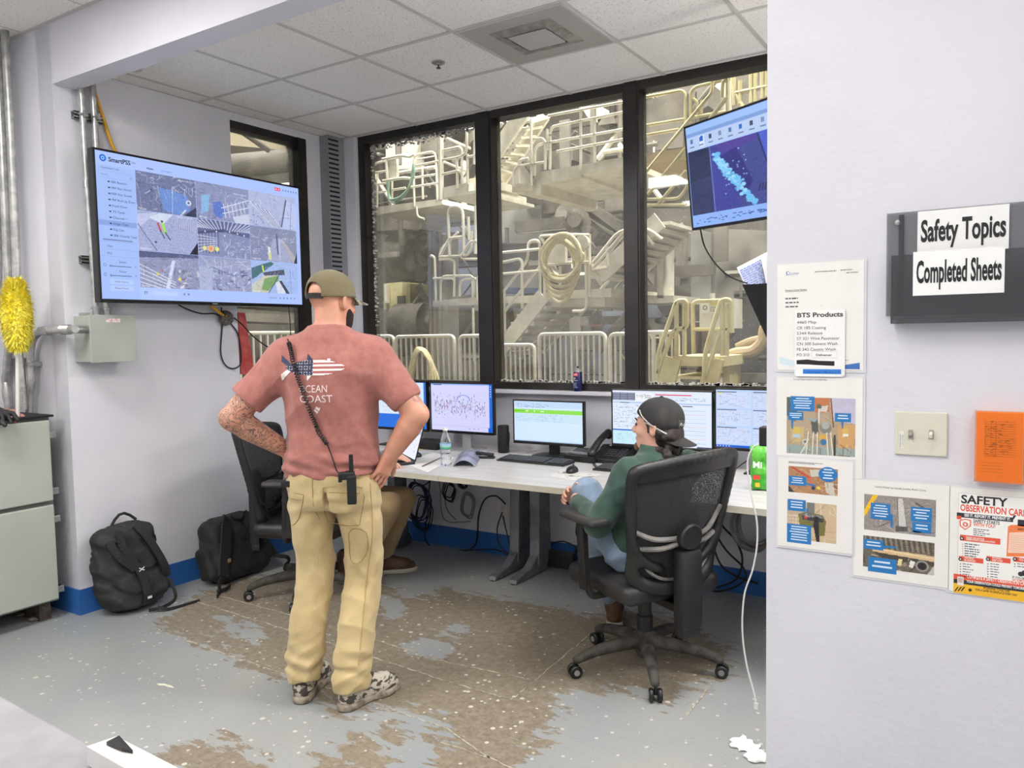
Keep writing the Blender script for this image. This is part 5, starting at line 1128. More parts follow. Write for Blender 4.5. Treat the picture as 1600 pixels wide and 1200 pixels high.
# ---------------- screens ----------------
scr=colmat('screen_picture',emit=.92,rough=.15)
BG='AFC6FF'
def feeds():
    W_,H_=104,66;c=[]
    dk=[(52,58,92),(80,88,130),(110,120,165)];lt=[(190,200,240),(215,222,250),(160,172,215)];mid=[(120,130,175),(140,150,195),(100,108,150)]
    a=Img(W_,H_,(96,104,145)).clutter(60,dk+lt,1,0,0,50,66).poly([(38,22),(88,30),(92,56),(70,66),(44,60)],(92,128,205)).line(62,20,60,66,1,(170,190,235)).clutter(30,lt,2,60,0,104,30).circ(90,42,5,(200,210,245)).circ(90,42,2,(60,66,100)).line(75,66,84,56,3,(200,208,235)).poly([(80,66),(104,48),(104,66)],(40,44,70)).clutter(14,dk,3,0,0,30,66);c.append(a)
    a=Img(W_,H_,(125,132,175)).clutter(40,mid+dk,4,0,0,50,66).poly([(30,34),(46,30),(58,48),(46,62),(34,56)],(70,100,190)).line(48,42,104,20,1.4,(225,230,250)).line(50,52,104,34,1.4,(225,230,250));[a.line(52+8*i,34-2*i,56+8*i,60-2*i,1.2,(215,222,248)) for i in range(6)];a.clutter(30,lt,5,50,10,104,50).poly([(70,56),(104,46),(104,66),(74,66)],(190,196,225));a.poly([(10,24),(26,20),(22,50),(8,58)],(120,170,220));c.append(a)
    a=Img(W_,H_,(165,174,215)).clutter(34,lt,6,0,0,70,30);[a.line(2+5*i,20+2*i,52+3*i,64+i,1.3,(90,98,140) if i%2 else (225,230,250)) for i in range(9)];a.poly([(70,64),(84,10),(104,12),(104,66)],(175,188,235)).line(82,8,70,62,3,(70,76,105)).line(94,14,90,66,1.2,(110,120,165)).clutter(14,dk,7,0,44,30,66);c.append(a)
    a=Img(W_,H_,(150,158,205));[a.line(20+i*6-30,66,60+i*6-30,0,.6,(170,178,220)) for i in range(22)];[a.line(0,8+i*5,104,16+i*5,.6,(135,143,190)) for i in range(12)];a.poly([(0,6),(34,0),(0,30)],(180,188,228)).poly([(18,10),(38,0),(60,0),(44,18)],(200,210,235)).line(0,22,30,64,1.5,(80,86,130)).poly([(62,8),(104,12),(104,28),(60,18)],(170,176,215));[a.line(62+4*i,9+i*.3,62+4*i,20+i*.8,.9,(110,116,160)) for i in range(11)];a.poly([(88,66),(104,44),(104,66)],(22,24,36));a.line(34,18,38,30,3.4,(190,60,70)).line(42,18,46,32,4.4,(150,225,60)).line(38,30,44,42,1.6,(40,46,90)).line(46,32,54,44,1.8,(40,46,90)).circ(41,14,2,(40,60,60)).circ(29,50,1.6,(30,36,60));c.append(a)
    a=Img(W_,H_,(118,126,170));a.poly([(0,0),(104,0),(104,26),(52,20),(0,28)],(80,86,130));[a.line(52+(i-10)*9,0,52+(i-10)*5,16,1.6,(200,206,240)) for i in range(21)];[a.line(0,26-i*.5,52,18-i*2,1,(50,56,90)) for i in range(3)];a.line(20,22,52,16,2.2,(60,66,100)).line(52,16,90,22,2.2,(60,66,100));[a.line(3+6*i,22,3+6*i,60,1.4,(60,66,105)) for i in range(7)];[a.line(0,30+i*6,36,32+i*3,1,(215,220,245)) for i in range(6)];[a.circ(x,y,1.3,(245,248,255)) for x,y in ((14,22),(36,20),(62,18),(78,20),(92,22),(52,26))];a.clutter(50,lt,8,45,32,104,66,.2).clutter(16,mid,9,60,40,104,66);a.circ(24,52,6,(225,180,110)).circ(24,52,3,(240,120,90)).circ(36,52,4,(225,225,120)).circ(12,52,4,(220,215,130));c.append(a)
    a=Img(W_,H_,(118,124,162)).clutter(40,lt,10,0,6,50,56,.25).poly([(34,66),(50,20),(70,20),(92,66)],(150,156,195)).poly([(64,0),(104,0),(104,60),(70,24)],(120,128,160)).poly([(64,20),(72,20),(104,58),(104,66),(94,66)],(165,160,170)).clutter(30,lt,11,66,0,104,26,.2).line(58,12,60,50,3,(90,70,110)).line(64,20,64,60,2.4,(180,190,225)).line(40,40,42,60,5,(235,235,225)).line(41,50,42,60,3,(205,215,60)).poly([(96,66),(104,44),(104,66)],(30,34,50));c.append(a)
    a=Img(W_,H_,(128,134,172)).clutter(80,lt+dk+mid,12,0,10,66,66,.3).poly([(0,0),(104,0),(104,6),(0,12)],(70,76,115));[a.line(0,24+i*8,60,54+i*5,1.3,(225,228,245)) for i in range(5)];a.line(58,16,46,66,6,(205,210,240)).clutter(30,mid+lt,13,64,4,104,30,.2).clutter(50,[(225,222,235),(150,150,175),(90,90,115)],14,64,30,104,66,.2,4).circ(30,40,2.5,(220,200,80)).circ(68,48,3,(225,215,90)).circ(38,34,2,(200,80,90));c.append(a)
    a=Img(W_,H_,(140,146,186)).clutter(40,lt,15,0,0,104,28,.3,1).clutter(110,dk+mid+lt,16,20,24,104,66,.14,3).poly([(0,20),(26,22),(24,66),(0,66)],(160,168,205)).line(26,20,60,34,1.4,(90,96,135));c.append(a)
    a=Img(W_,H_,(150,176,232)).poly([(0,16),(30,4),(44,0),(50,4),(10,34),(0,40)],(60,96,110)).poly([(0,50),(26,30),(58,26),(60,34),(34,66),(0,66)],(190,190,175)).poly([(28,36),(60,28),(58,40),(34,62),(20,60)],(110,150,90)).line(60,28,36,66,1.4,(50,56,76)).poly([(24,24),(72,14),(74,26),(28,30)],(66,70,92)).poly([(52,44),(66,36),(80,60),(70,66),(56,66)],(210,216,235)).poly([(60,40),(66,38),(84,66),(76,66)],(50,56,76)).poly([(84,0),(104,0),(104,66),(86,66)],(150,176,240)).line(86,12,88,66,.8,(90,110,170)).line(24,10,26,22,3.2,(215,225,70));c.append(a)
    for k,a in enumerate(c): a.clutter(70,lt+mid+dk,50+k,0,0,104,66,.12,1.2,.38).noise(.03,k,1)
    return c
def tv_frame(t,org,u,v,w,h,dep,bz=.012,bb=.02):
    # black television housing behind the screen plane; org = lower left of the screen
    u,v=Vector(u).normalized(),Vector(v).normalized();n=u.cross(v);R=Matrix((u,v,n)).transposed();mb=MB()
    def bx(a,b,bev=.003): mb.box(a,b,bev=bev)
    bx((-bz,-bb,-dep),(w+bz,h+bz,-.001));bx((-bz,h,-.002),(w+bz,h+bz,.004));bx((-bz,-bb,-.002),(w+bz,0,.004));bx((-bz,0,-.002),(0,h,.004));bx((w,0,-.002),(w+bz,h,.004));bx((w*.2,h*.12,-dep-.03),(w*.8,h*.7,-dep+.001))
    mb.v=[tuple(Vector(org)+R@Vector(q)) for q in mb.v];return mb.build('housing',M('glossy_black_bezel','111112',.25),t)
tv=thing('television','large wall television showing a grid of nine camera views','television',(-4.1,3.06,1.71))
SW,SH=1.40,.782;so=V(-4.085,2.366,1.733)
tv_frame(tv,so,(0,1,0),(0,0,1),SW,SH,.05)
MB().box((-4.29,2.85,1.95),(-4.166,3.25,2.35)).build('wall_bracket',plasticb,tv)
g=Gfx(so,(0,1,0),(0,0,1),eps=.0004);X_=lambda u:u*SW;Y_=lambda v:(1-v)*SH
g.rect(0,0,SW,SH,BG,0);g.rect(0,0,X_(.157),Y_(.09),'A6C0FA',1)
g.circ(X_(.03),Y_(.045),.019,'1F6FD8',2);g.circ(X_(.03),Y_(.045),.010,'9FD0FF',3);g.circ(X_(.03),Y_(.045),.005,'1F6FD8',4)
g.text('SmartPSS',X_(.052),Y_(.062),.024,'22304F',w=.125,bold=True);g.text('Lite',X_(.146),Y_(.048),.012,'22304F',w=.022);g.text('Home',X_(.21),Y_(.068),.012,'33405F',w=.038,bold=True);g.text('Live View(1)',X_(.27),Y_(.068),.012,'2F7FE0',w=.068)
g.text('Organization Tree',X_(.02),Y_(.115),.011,'4A5878',w=.10);g.line(.01,Y_(.13),X_(.15),Y_(.13),.001,'7F93C8');g.text('Search...',X_(.02),Y_(.16),.010,'6A7AA5',w=.045);g.line(.01,Y_(.175),X_(.15),Y_(.175),.001,'7F93C8');g.circ(X_(.142),Y_(.155),.006,'4A5878',2);g.circ(X_(.142),Y_(.155),.0045,BG,3)
nm=['SBR Bottom','FRP Rec North','FRP Rec South','FRP Roll Up Door','Front Door','TS Yanki','Channel 1','Virgin Cam','Dig Cam','SBR Outside Tank']
for i,t_ in enumerate(nm):
    yy=Y_(.205+.0405*i)
    if i==7: g.rect(0,yy-.008,X_(.155),.028,'8FA6E4',2)
    g.rect(X_(.045),yy+.001,.012,.007,'2A3757',3);g.text(t_,X_(.058),yy-.001,.0125,'2A3757',l=4,w=min(.0088*len(t_),.135))
g.rect(X_(.015),Y_(.60),X_(.12),.008,'7F8FBE',2)
for v_ in (.608,.66,.708): g.line(.006,Y_(v_),X_(.155),Y_(v_),.001,'7F93C8')
g.text('View',X_(.03),Y_(.645),.011,'3A4868');g.text('PTZ',X_(.03),Y_(.695),.011,'3A4868')
for v_,s_ in ((.75,'Zoom'),(.815,'Focus')):
    g.text(s_,X_(.075),Y_(v_),.012,'2A3757');g.rect(X_(.04),Y_(v_+.026),X_(.085),.003,'2A3757',2);g.circ(X_(.04),Y_(v_+.024),.006,'7288C0',3);g.circ(X_(.018),Y_(v_+.018),.008,'5A6890',2);g.circ(X_(.018),Y_(v_+.018),.006,'A6C0FA',3);g.circ(X_(.142),Y_(v_+.02),.006,'8FA3D6',2)
for v_,s_ in ((.885,'Auto Focus'),(.93,'Reset Focus')): g.rect(X_(.035),Y_(v_+.012),X_(.095),.026,'B6CCFF',2);g.text(s_,X_(.055),Y_(v_),.010,'4A5878',w=.075)
fx=[.159,.430,.703,.978];fy=[.088,.367,.650,.912];FI=feeds()
for j in range(3):
    for i in range(3): g.raster(FI[j*3+i].a**.8,X_(fx[i])+.001,Y_(fy[j+1])+.001,X_(fx[i+1]-fx[i])-.002,(fy[j+1]-fy[j])*SH-.002,1)
for (x,y,s_) in ((.165,.36,'TS Tank'),(.44,.36,'SBR Tank'),(.165,.64,'Front Door'),(.165,.905,'Dip Cam'),(.71,.64,'Virgin Cam'),(.71,.905,'Channel7')): g.text(s_,X_(x),Y_(y),.011,'F2F5FF',w=.007*len(s_))
for (x,y) in ((.345,.115),(.62,.145),(.335,.385)): g.text('2025-07-14 09:12:23',X_(x),Y_(y),.009,'E6EBFF',w=.10)
g.rect(X_(.855),Y_(.052),.046,.020,'E8506C',2);g.circ(X_(.863),Y_(.04),.004,'FFFFFF',3);g.circ(X_(.878),Y_(.04),.004,'FFFFFF',3)
for k in range(6): g.rect(X_(.902+.016*k),Y_(.046),.008,.009,'5A6C9C',2)
g.rect(X_(.175),Y_(.957),.018,.014,'5A6C9C',2);g.rect(X_(.178),Y_(.955),.010,.009,BG,3);g.rect(X_(.21),Y_(.965),.16,.022,'B9CEFF',2);g.rect(X_(.35),Y_(.957),.012,.012,'7A8BB8',2);g.rect(X_(.37),Y_(.957),.012,.012,'7A8BB8',2);g.text('Full Screen',X_(.80),Y_(.955),.009,'4A5878',w=.06)
for k in range(5): g.rect(X_(.86+.022*k),Y_(.957),.012,.010,'7F93C8',2)
g.build('screen',tv,scr)
MB().box((-4.0805,3.05,1.719),(-4.0795,3.085,1.725)).build('badge',M('bezel_badge','8A8A8C',.4),tv)
# second television, tilted, over the right desk
u2=V(.829,-.559,0);n2=u2.cross(V(0,0,1));v2=(V(0,0,1)*math.cos(.122)+n2*math.sin(.122)).normalized();u2,v2=u2*math.cos(.035)-v2*math.sin(.035),u2*math.sin(.035)+v2*math.cos(.035)
TL=aty(1071,201,3.72);w2,h2=.88,.475;o2=TL-v2*h2
t2=thing('television','ceiling hung television at the right edge showing a blue tinted machine camera view','television',o2+u2*w2/2)
tv_frame(t2,o2,u2,v2,w2,h2,.045,bz=.010,bb=.014)
cpt=o2+u2*w2*.6+v2*h2*.5-(u2.cross(v2))*.09;MB().cyl(cpt,V(cpt.x,cpt.y,CB),.02,n=12).box((cpt.x-.08,cpt.y-.08,CB-.01),(cpt.x+.08,cpt.y+.08,CB+.001)).build('ceiling_mount',plasticb,t2)
g=Gfx(o2,u2,v2,eps=.0004);g.rect(0,0,w2,h2,'8FB4F6',0)
im=Img(150,92,(58,62,150));im.poly([(0,0),(28,0),(28,92),(0,92)],(44,52,92)).poly([(0,0),(28,0),(28,40),(0,44)],(30,38,74)).line(28,0,30,92,1,(120,140,210))
im.poly([(66,0),(84,0),(100,92),(60,92)],(62,70,140)).poly([(84,0),(110,0),(150,60),(150,92),(100,92)],(74,92,205)).poly([(112,0),(150,0),(150,70),(140,72),(112,20)],(86,190,232)).line(84,0,102,88,1.6,(30,34,80)).poly([(34,20),(60,10),(76,60),(64,80)],(44,40,120)).poly([(36,0),(84,0),(82,8),(40,14)],(78,60,150))
for k in range(150):
    t_=random.Random(k).random();q=random.Random(k+500);im.circ(33+t_*42+q.gauss(0,2.2),14+t_*74+q.gauss(0,1.5),q.uniform(1,3.2),(110,190,240) if q.random()<.6 else (150,215,250))
for k in range(22): q=random.Random(k+900);im.circ(q.uniform(44,70),q.uniform(10,70),.9,(150,190,240))
for k in range(6): im.line(84+3*k,66,82+3*k,74,1,(20,22,60))
im.clutter(26,[(140,190,225),(60,100,150),(180,215,235)],20,96,0,126,26,.5,1.6).poly([(100,80),(150,74),(150,92),(96,92)],(70,50,140)).noise(.02,3,1)
g.raster(im.a,.004,h2*.12,w2-.008,h2*.635,1);g.rect(.004,h2*.76,w2-.008,h2*.135,'B9CEF2',1);g.rect(0,h2*.90,w2,h2*.03,'7F9FDA',1);g.rect(0,h2*.935,w2,h2*.06,'9FC2FA',1)
for k in range(12):
    x=.03+.07*k;g.rect(x,h2*.83,.020,.020,['5A78B8','2F6FC8','3F4A66','7A8FBE'][k%4],2);g.rect(x-.006,h2*.79,.034,.006,'6F84B0',2)
g.rect(.10,h2*.775,.035,h2*.11,'DCE8FF',1.5);g.rect(.107,h2*.83,.020,.024,'2468D0',3)
for k in range(46): q=random.Random(k);g.rect(.02+q.random()*.84,h2*(.025+.05*q.random()),q.uniform(.008,.03),.004,'3E5CA8',2)
g.build('screen',t2,scr)
lead=thing('black_cable','thin black cable drooping from the right television to the paper holder','cable',aty(1094,358,3.85))
MB().tube(catmull([aty(1094,356,3.75),aty(1101,385,3.9),aty(1118,412,4.1),aty(1140,432,4.25),aty(1168,443,4.30)],6),.004,6).build('cable_run',cablek,lead,smooth=True)
# black wall pocket with papers on the window post
ph_=thing('file_holder','black wall pocket full of white papers hanging on the right window post','file holder',aty(1185,525,4.3))
A_=aty(1168,446,4.26);B_=aty(1190,527,4.30);mb=MB();x0,x1=A_.x,A_.x+.42;zb=B_.z;zt=A_.z
mb.prism([(x0,4.16,zt),(x1,4.16,zt),(x1-.10,4.26,zb),(x0+.10,4.26,zb)],(0,.004,0)).prism([(x0,4.375,zt),(x1,4.375,zt),(x1-.10,4.375,zb),(x0+.10,4.375,zb)],(0,.004,0)).prism([(x0,4.16,zt),(x0,4.378,zt),(x0+.10,4.378,zb),(x0+.10,4.26,zb)],(.004,0,0)).prism([(x1,4.16,zt),(x1,4.378,zt),(x1-.10,4.378,zb),(x1-.10,4.26,zb)],(-.004,0,0)).box((x0+.1,4.26,zb),(x1-.1,4.378,zb+.004)).build('pocket',plasticb,ph_)
for k,(dx,an,c_) in enumerate(((.02,-.42,'E8EAF4'),(.11,-.2,'EFEDE8'),(.15,-.17,'E6D9CC'),(.20,-.15,'C9CBD6'))):
    p=thing('loose_papers',['tilted sheet with blue print in the black wall pocket','white folder second from the left in the black wall pocket','thin beige folder in the black wall pocket','grey folder nearest the wall edge in the black wall pocket'][k],'papers',(x0+.1+dx,4.34-.03*k,zt-.1),group='papers in the wall pocket')
    R=Matrix.Rotation(an,3,'Y');mb=MB().box((-.10,-.003,-.10),(.11,.003,.27),R=R,c=(0,0,0));mb.build('sheets',M('paper_'+c_,c_,.7),p,local=True)
    if k==0:
        g=Gfx(V(x0+.1+dx,4.333,zt-.1)+R@V(-.09,-.001,.10),R@V(1,0,0),R@V(0,0,1));g.textlines(0,0,.18,.15,12,'7F93D8',seed=3);g.build('print',p)
# ---------------- desks ----------------
deskm=M('pale_laminate','CFCDCB',.35,col2='C3C0BD',scale=3,stretch=(1,8,1));edgem=M('cream_desk_edge','C6C1AE',.5);legm=M('grey_desk_leg','85888C',.45,.3,col2='6B6E72',scale=8)
DY0,DY1,DZ=3.30,4.385,.75
def desk(label,x0,x1,legs):
    t=thing('desk',label,'desk',((x0+x1)/2,3.9,0));MB().box((x0,DY0+.004,DZ-.03),(x1,DY1,DZ)).build('desktop',deskm,t);MB().box((x0,DY0,DZ-.0295),(x1,DY0+.0035,DZ-.0005)).build('edge_band',edgem,t)
    for x in legs:
        mb=MB();mb.prism([(x-.035,4.14,.05),(x-.035,4.30,.05),(x-.035,4.29,DZ-.031),(x-.035,4.17,DZ-.031)],(.07,0,0));mb.prism([(x-.028,3.88,.004),(x-.028,4.34,.004),(x-.028,4.34,.05),(x-.028,4.28,.12),(x-.028,4.14,.12),(x-.028,4.06,.06),(x-.028,3.89,.028)],(.056,0,0));mb.box((x-.02,3.45,DZ-.07),(x+.02,4.3,DZ-.031));lg=mb.build('leg',legm,t,bev=.006)
        for y in (3.90,4.32): MB().cyl((x,y,0),(x,y,.005),.02,n=12).build('glide',plasticb,lg)
        for zz in (.60,.66): MB().cyl((x-.0365,4.24,zz),(x-.035,4.24,zz),.006,n=8).build('bolt_hole',plasticb,lg) if 0 else None
    return t
desk('pale grey desk on the left, under the laptop and water bottle',-3.78,-2.585,[-3.68,-2.645]);desk('pale grey desk on the right, under the telephone and two wide monitors',-2.582,.95,[-2.495,.85])
# ---------------- monitors ----------------
silver=M('silver_stand','B9BABC',.35,.5)
def monitor(label,x0,x1,z0,z1,y,draw,stand=plasticb,base='rect',bx=None,bz=.008,bb=.018,group='desk monitors'):
    t=thing('computer_monitor',label,'monitor',((x0+x1)/2,y,DZ),group=group);tv_frame(t,V(x0+bz,y,z0+bb),(1,0,0),(0,0,1),x1-x0-2*bz,z1-z0-bz-bb,.03,bz=bz,bb=bb)
    bx=bx or (x0+x1)/2
    MB().box((bx-.035,y+.035,DZ+.006),(bx+.035,y+.055,z0+.12),bev=.004).box((bx-.05,y+.026,z0+.05),(bx+.05,y+.036,z0+.15)).build('stand_neck',stand,t)
    if base=='rect': MB().box((bx-.12,y-.09,DZ),(bx+.12,y+.10,DZ+.008),bev=.003).build('stand_base',stand,t)
    else: MB().lathe([(0.0,0),(.125,0),(.125,.006),(.11,.012),(0,.014)],(bx,y,DZ),32).build('stand_base',stand,t,smooth=True)
    g=Gfx(V(x0+bz,y,z0+bb),(1,0,0),(0,0,1));draw(g,x1-x0-2*bz,z1-z0-bz-bb);g.build('screen',t,scr);return t
def scribble(g,x,y,w,h,n,cols,seed,t=.0008,l=2):
    r=random.Random(seed)
    for i in range(n):
        a,b=x+r.random()*w,y+r.random()*h
        if r.random()<.5: g.rect(a,b,min(r.uniform(.004,.03),x+w-a),t*r.uniform(1,2.5),r.choice(cols),l)
        else: g.rect(a,b,t*r.uniform(1,2),min(r.uniform(.004,.02),y+h-b),r.choice(cols),l)
DK=['7D8FB8','8FA0C8','5D6F9C','9FB4D6'];
def s1(g,w,h):
    g.rect(0,0,w,h,'1E6FE0',0);g.rect(.0,h*.30,w*.52,h*.70,'DCE9F8');scribble(g,.01,h*.35,w*.5,h*.6,160,DK,1);g.rect(w*.56,.012,w*.40,h-.014,'BFE2F6');g.rect(w*.56,h*.62,w*.40,h*.36,'D6E8FB',2);g.rect(w*.62,h*.93,w*.08,.006,'E0506A',3);scribble(g,w*.58,h*.1,w*.36,h*.8,110,['8FB9D0','7FC8C0','6F8FB0'],2,l=3)
def s2(g,w,h):
    g.rect(0,0,w,h,'D6D6FF',0);g.rect(0,h-.008,w*.95,.008,'8FB0F0');g.rect(.02,h-.010,w*.14,.006,'3F4A66',2);g.rect(w*.95,0,w*.05,h,'1E6FE0');g.rect(w*.93,0,w*.07,.030,'1560D8',2);g.rect(0,.030,w*.93,.001,'8F8FC0',2)
    r=random.Random(2)
    for i in range(330):
        u=r.random();x=w*(.04+.84*u);c=h*(.56-.12*u)+r.gauss(0,.030);hh=r.uniform(.002,.016);g.rect(x,c,r.uniform(.0012,.005),hh,r.choice(['4A4A66','6A6A8A','8A8AA8','3A2A3A','B06A6A']),2)
    for k in range(30): a=math.pi*k/29;g.rect(w*.53+.05*math.cos(a),h*.66+.03*math.sin(a),.008,.004,'8090DA',3)
    for x in (.18,.50): g.rect(w*x,h*.26,.018,.006,'A8A8D0',2);g.rect(w*x+.002,h*.26+.001,.014,.004,'D6D6FF',3)
    for k in range(5): g.circ(w*.975,h*(.95-.05*k),.003,'FFFFFF',3)
    for k in range(3): g.rect(w*(.62+.07*k),.014,.014,.006,'A0A0D0',2)
def s3(g,w,h):
    g.rect(0,0,w,h,'D2EAFF',0);g.rect(0,h*.85,w,h*.15,'C4DCF8');g.rect(0,h*.70,w,h*.10,'8FE04A',2);g.rect(0,h*.745,w*.16,h*.028,'6CC832',3);scribble(g,.01,h*.84,w*.5,h*.1,60,DK,4);g.rect(w*.18,h*.742,.016,.008,'F2FFE8',3);g.rect(w*.30,h*.742,.008,.008,'F2FFE8',3);g.rect(w*.4,h*.742,.024,.006,'F2FFE8',3)
    for k in range(6): g.rect(0,h*(.50+.032*k),w,.0012,'9FC89A' if k%2 else 'A9C6E8',2)
    scribble(g,.01,h*.49,w*.7,h*.19,130,['A6C2E6','94B2DA','B6CCEA'],5,l=3);g.rect(0,0,w,.006,'B0C8E8',2)
def s4(g,w,h):
    g.rect(0,0,w,h,'E2ECFB',0);g.rect(0,h*.82,w*.24,h*.14,'666C84')
    for i in range(3):
        for j in range(4): g.rect(w*(.01+.078*i),h*(.825+.035*j),w*.066,.006,'8F96AE',2)
    g.rect(w*.24,h*.81,w*.19,h*.15,'F4F6FC',2);scribble(g,w*.25,h*.83,w*.16,h*.11,40,['5C7F9C','B06A5A','3FA08A'],6,l=3);g.rect(w*.45,h*.925,w*.36,.006,'E84A6E',3);scribble(g,w*.45,h*.82,w*.5,h*.07,60,['8FA0C8','6A78A0'],7)
    g.rect(0,h*.765,w,.008,'B6CDEE',2);g.rect(w*.08,h*.768,w*.10,.004,'5A6480',3);scribble(g,.006,h*.30,w*.45,h*.44,260,['8A90B4','A8AECE','6F7598'],8);g.rect(0,h*.25,w*.45,h*.025,'1E6FD0',3);g.rect(0,0,w*.45,h*.25,'C9EBF8',2);scribble(g,.006,.008,w*.42,h*.2,50,['6F9AB0','88C0A8'],9,l=3)
    g.rect(w*.72,h*.73,w*.1,.005,'5A6480',3)
    r=random.Random(3)
    for k,c in enumerate(('3FA6B8','E09090','A6B6D8','3FA6C8','E0A090','3FA6B8','60B0C0','E09090','3FA6A8')):
        yy=h*(.66-.073*k)
        for i in range(46): g.rect(w*(.47+.0104*i),yy+r.gauss(0,.0012),w*.0104,.0014,c,3)
        g.rect(w*.47,yy-.012,w*.48,.0006,'B8C6E0',2)
    g.rect(w*.86,0,w*.14,.007,'3A4058',3)
def s5(g,w,h):
    g.rect(0,0,w,h,'BFD6FA',0)
    for i in range(3):
        for j in range(3):
            x=w*(.01+.33*i);y=h*(.07+.31*j);g.rect(x,y,w*.31,h*.27,'CFDDF9');g.rect(x,y+h*.265,w*.18,.005,'5A6480',2);scribble(g,x+.004,y+.004,w*.29,h*.24,70,['8A98C0','A8B2D4','7684AC','E0A0A8'] if (i+j)%2==0 else ['8A98C0','A8B2D4','94A2C8'],30+i*3+j)
    g.rect(.006,h*.93,.030,.006,'E6E070',3);g.rect(0,0,w,.012,'1560D8',2)
    for k in range(5): g.circ(.008+.016*k,.006,.003,'DCEBFF',3)
monitor('leftmost desk monitor, blue desktop with white windows, partly behind the standing man',-3.86,-3.335,.85,1.195,4.16,s1)
monitor('lavender screen monitor on a silver stand showing a machine drawing',-3.298,-2.785,.855,1.192,4.15,s2,stand=silver,bx=-3.03)
monitor('desk monitor showing a green highlighted table',-2.630,-2.132,.820,1.095,4.14,s3,base='round',bx=-2.36)
monitor('wide monitor of trend charts behind the seated man in the backwards cap',-1.955,-1.350,.840,1.176,4.15,s4)
monitor('rightmost monitor of blue grey diagrams with a blue task bar',-1.342,-.74,.858,1.193,4.15,s5)
# ---------------- things on the desks ----------------
P0=lambda px,py:atz(px,py,DZ)
def keyboard(label,loc,rz,w=.44,d=.135):
    t=thing('keyboard',label,'keyboard',loc,rz,group='desk keyboards');MB().prism([(-w/2,-d/2,0),(-w/2,d/2,0),(-w/2,d/2,.022),(-w/2,-d/2,.010)],(w,0,0)).build('case',plasticb,t,local=True,bev=.003)
    k=MB();n=20;rows=6
    for j in range(rows):
        for i in range(n):
            if j==0 and 4<=i<=8: continue
            if i in (14,): continue
            x=-w/2+.012+(w-.024)*(i+.5)/n;y=-d/2+.014+(d-.026)*(j+.5)/rows;z=.0115+.011*(y+d/2)/d;k.box((x-.0078,y-.0068,z),(x+.0078,y+.0068,z+.005))
    x=-w/2+.012+(w-.024)*7/n;k.box((x-.05,-d/2+.016,.0125),(x+.05,-d/2+.029,.017));tag(k.build('keys',M('worn_keys','505258',.5),t,local=True),kind='stuff');return t
keyboard('black keyboard in front of the green table monitor',P0(836,722),-.02,w=.46);keyboard('black keyboard partly hidden by the green sleeved arm',P0(975,736)+V(.04,0,0),-.05,w=.40)
def mouse(label,loc,rz):
    F=Field((-.04,-.065,0),(.04,.065,.045),.003);F.ell((0,0,.008),(.031,.055,.029),k=0);F.cut(lambda x,y,z:.001-z+0*x+0*y);t=thing('computer_mouse',label,'mouse',loc,rz,group='desk mice');F.build('shell',plasticb,t);MB().cyl((-.004,.025,.033),(.004,.025,.033),.007,n=10).build('wheel',rubber,t,local=True)
mouse('black mouse on the left desk beside the white paper',P0(646,714),-1.2);mouse('black mouse on the printed mat right of the keyboard',P0(894,738),.2)
def sheet(name,label,cat,pts,z,mat,th=.0012,**k):
    P=[atz(x,y,z) for x,y in pts];return tag(MB().prism(P,(0,0,th)).build(name,mat),label,cat)
pap=M('white_paper','EFEDE8',.7)
sheet('paper_sheet','white paper under the pen beside the water bottle','paper',[(632,724),(675,707),(712,715),(668,738)],DZ,pap);sheet('paper_sheet','coloured leaflet with blue stripes left of the stapler','paper',[(722,712),(745,700),(765,706),(748,716)],DZ,M('blue_leaflet','5B86C8',.5,col2='E6D6C6',scale=22,lo=.45,hi=.5))
sheet('printed_mat','printed paper mat under the right mouse','paper',[(857,744),(880,733),(938,742),(905,752)],DZ,M('printed_mat_paper','DAD7D2',.6,col2='8F8480',scale=14,lo=.55,hi=.6))
sheet('yellow_strip','yellow strip of paper behind the left mouse','paper',[(633,707),(655,700),(660,702),(637,709)],DZ,M('yellow_paper','E3CF6A',.6))
a,b=P0(660,730),P0(688,717);tag(MB().tube([a+V(0,0,.006),b+V(0,0,.006)],.0035,8).build('pen',M('red_dark_pen','6A3A3A',.4)),'thin dark pen lying on the white paper','pen')
# folded glossy booklet
bk=thing('booklet','grey blue glossy booklet curling open beside the water bottle','booklet',P0(727,722));v=[];f=[]
A_,B_,C_,D_=P0(708,729),P0(742,730),P0(752,712),P0(716,712)
for i in range(9):
    s_=i/8;zz=.035*math.sin(math.pi*s_)**.8+.002;v+=[A_.lerp(B_,s_)+V(0,0,zz),D_.lerp(C_,s_)+V(0,0,zz),A_.lerp(B_,s_)+V(0,0,zz+.002),D_.lerp(C_,s_)+V(0,0,zz+.002)]
for i in range(8): a=4*i;f+=[(a,a+1,a+5,a+4),(a+2,a+6,a+7,a+3),(a,a+4,a+6,a+2),(a+1,a+3,a+7,a+5)]
mesh('pages',v,f,M('booklet_cover','7E8596',.25,col2='A9AFC2',scale=9),bk,smooth=False)
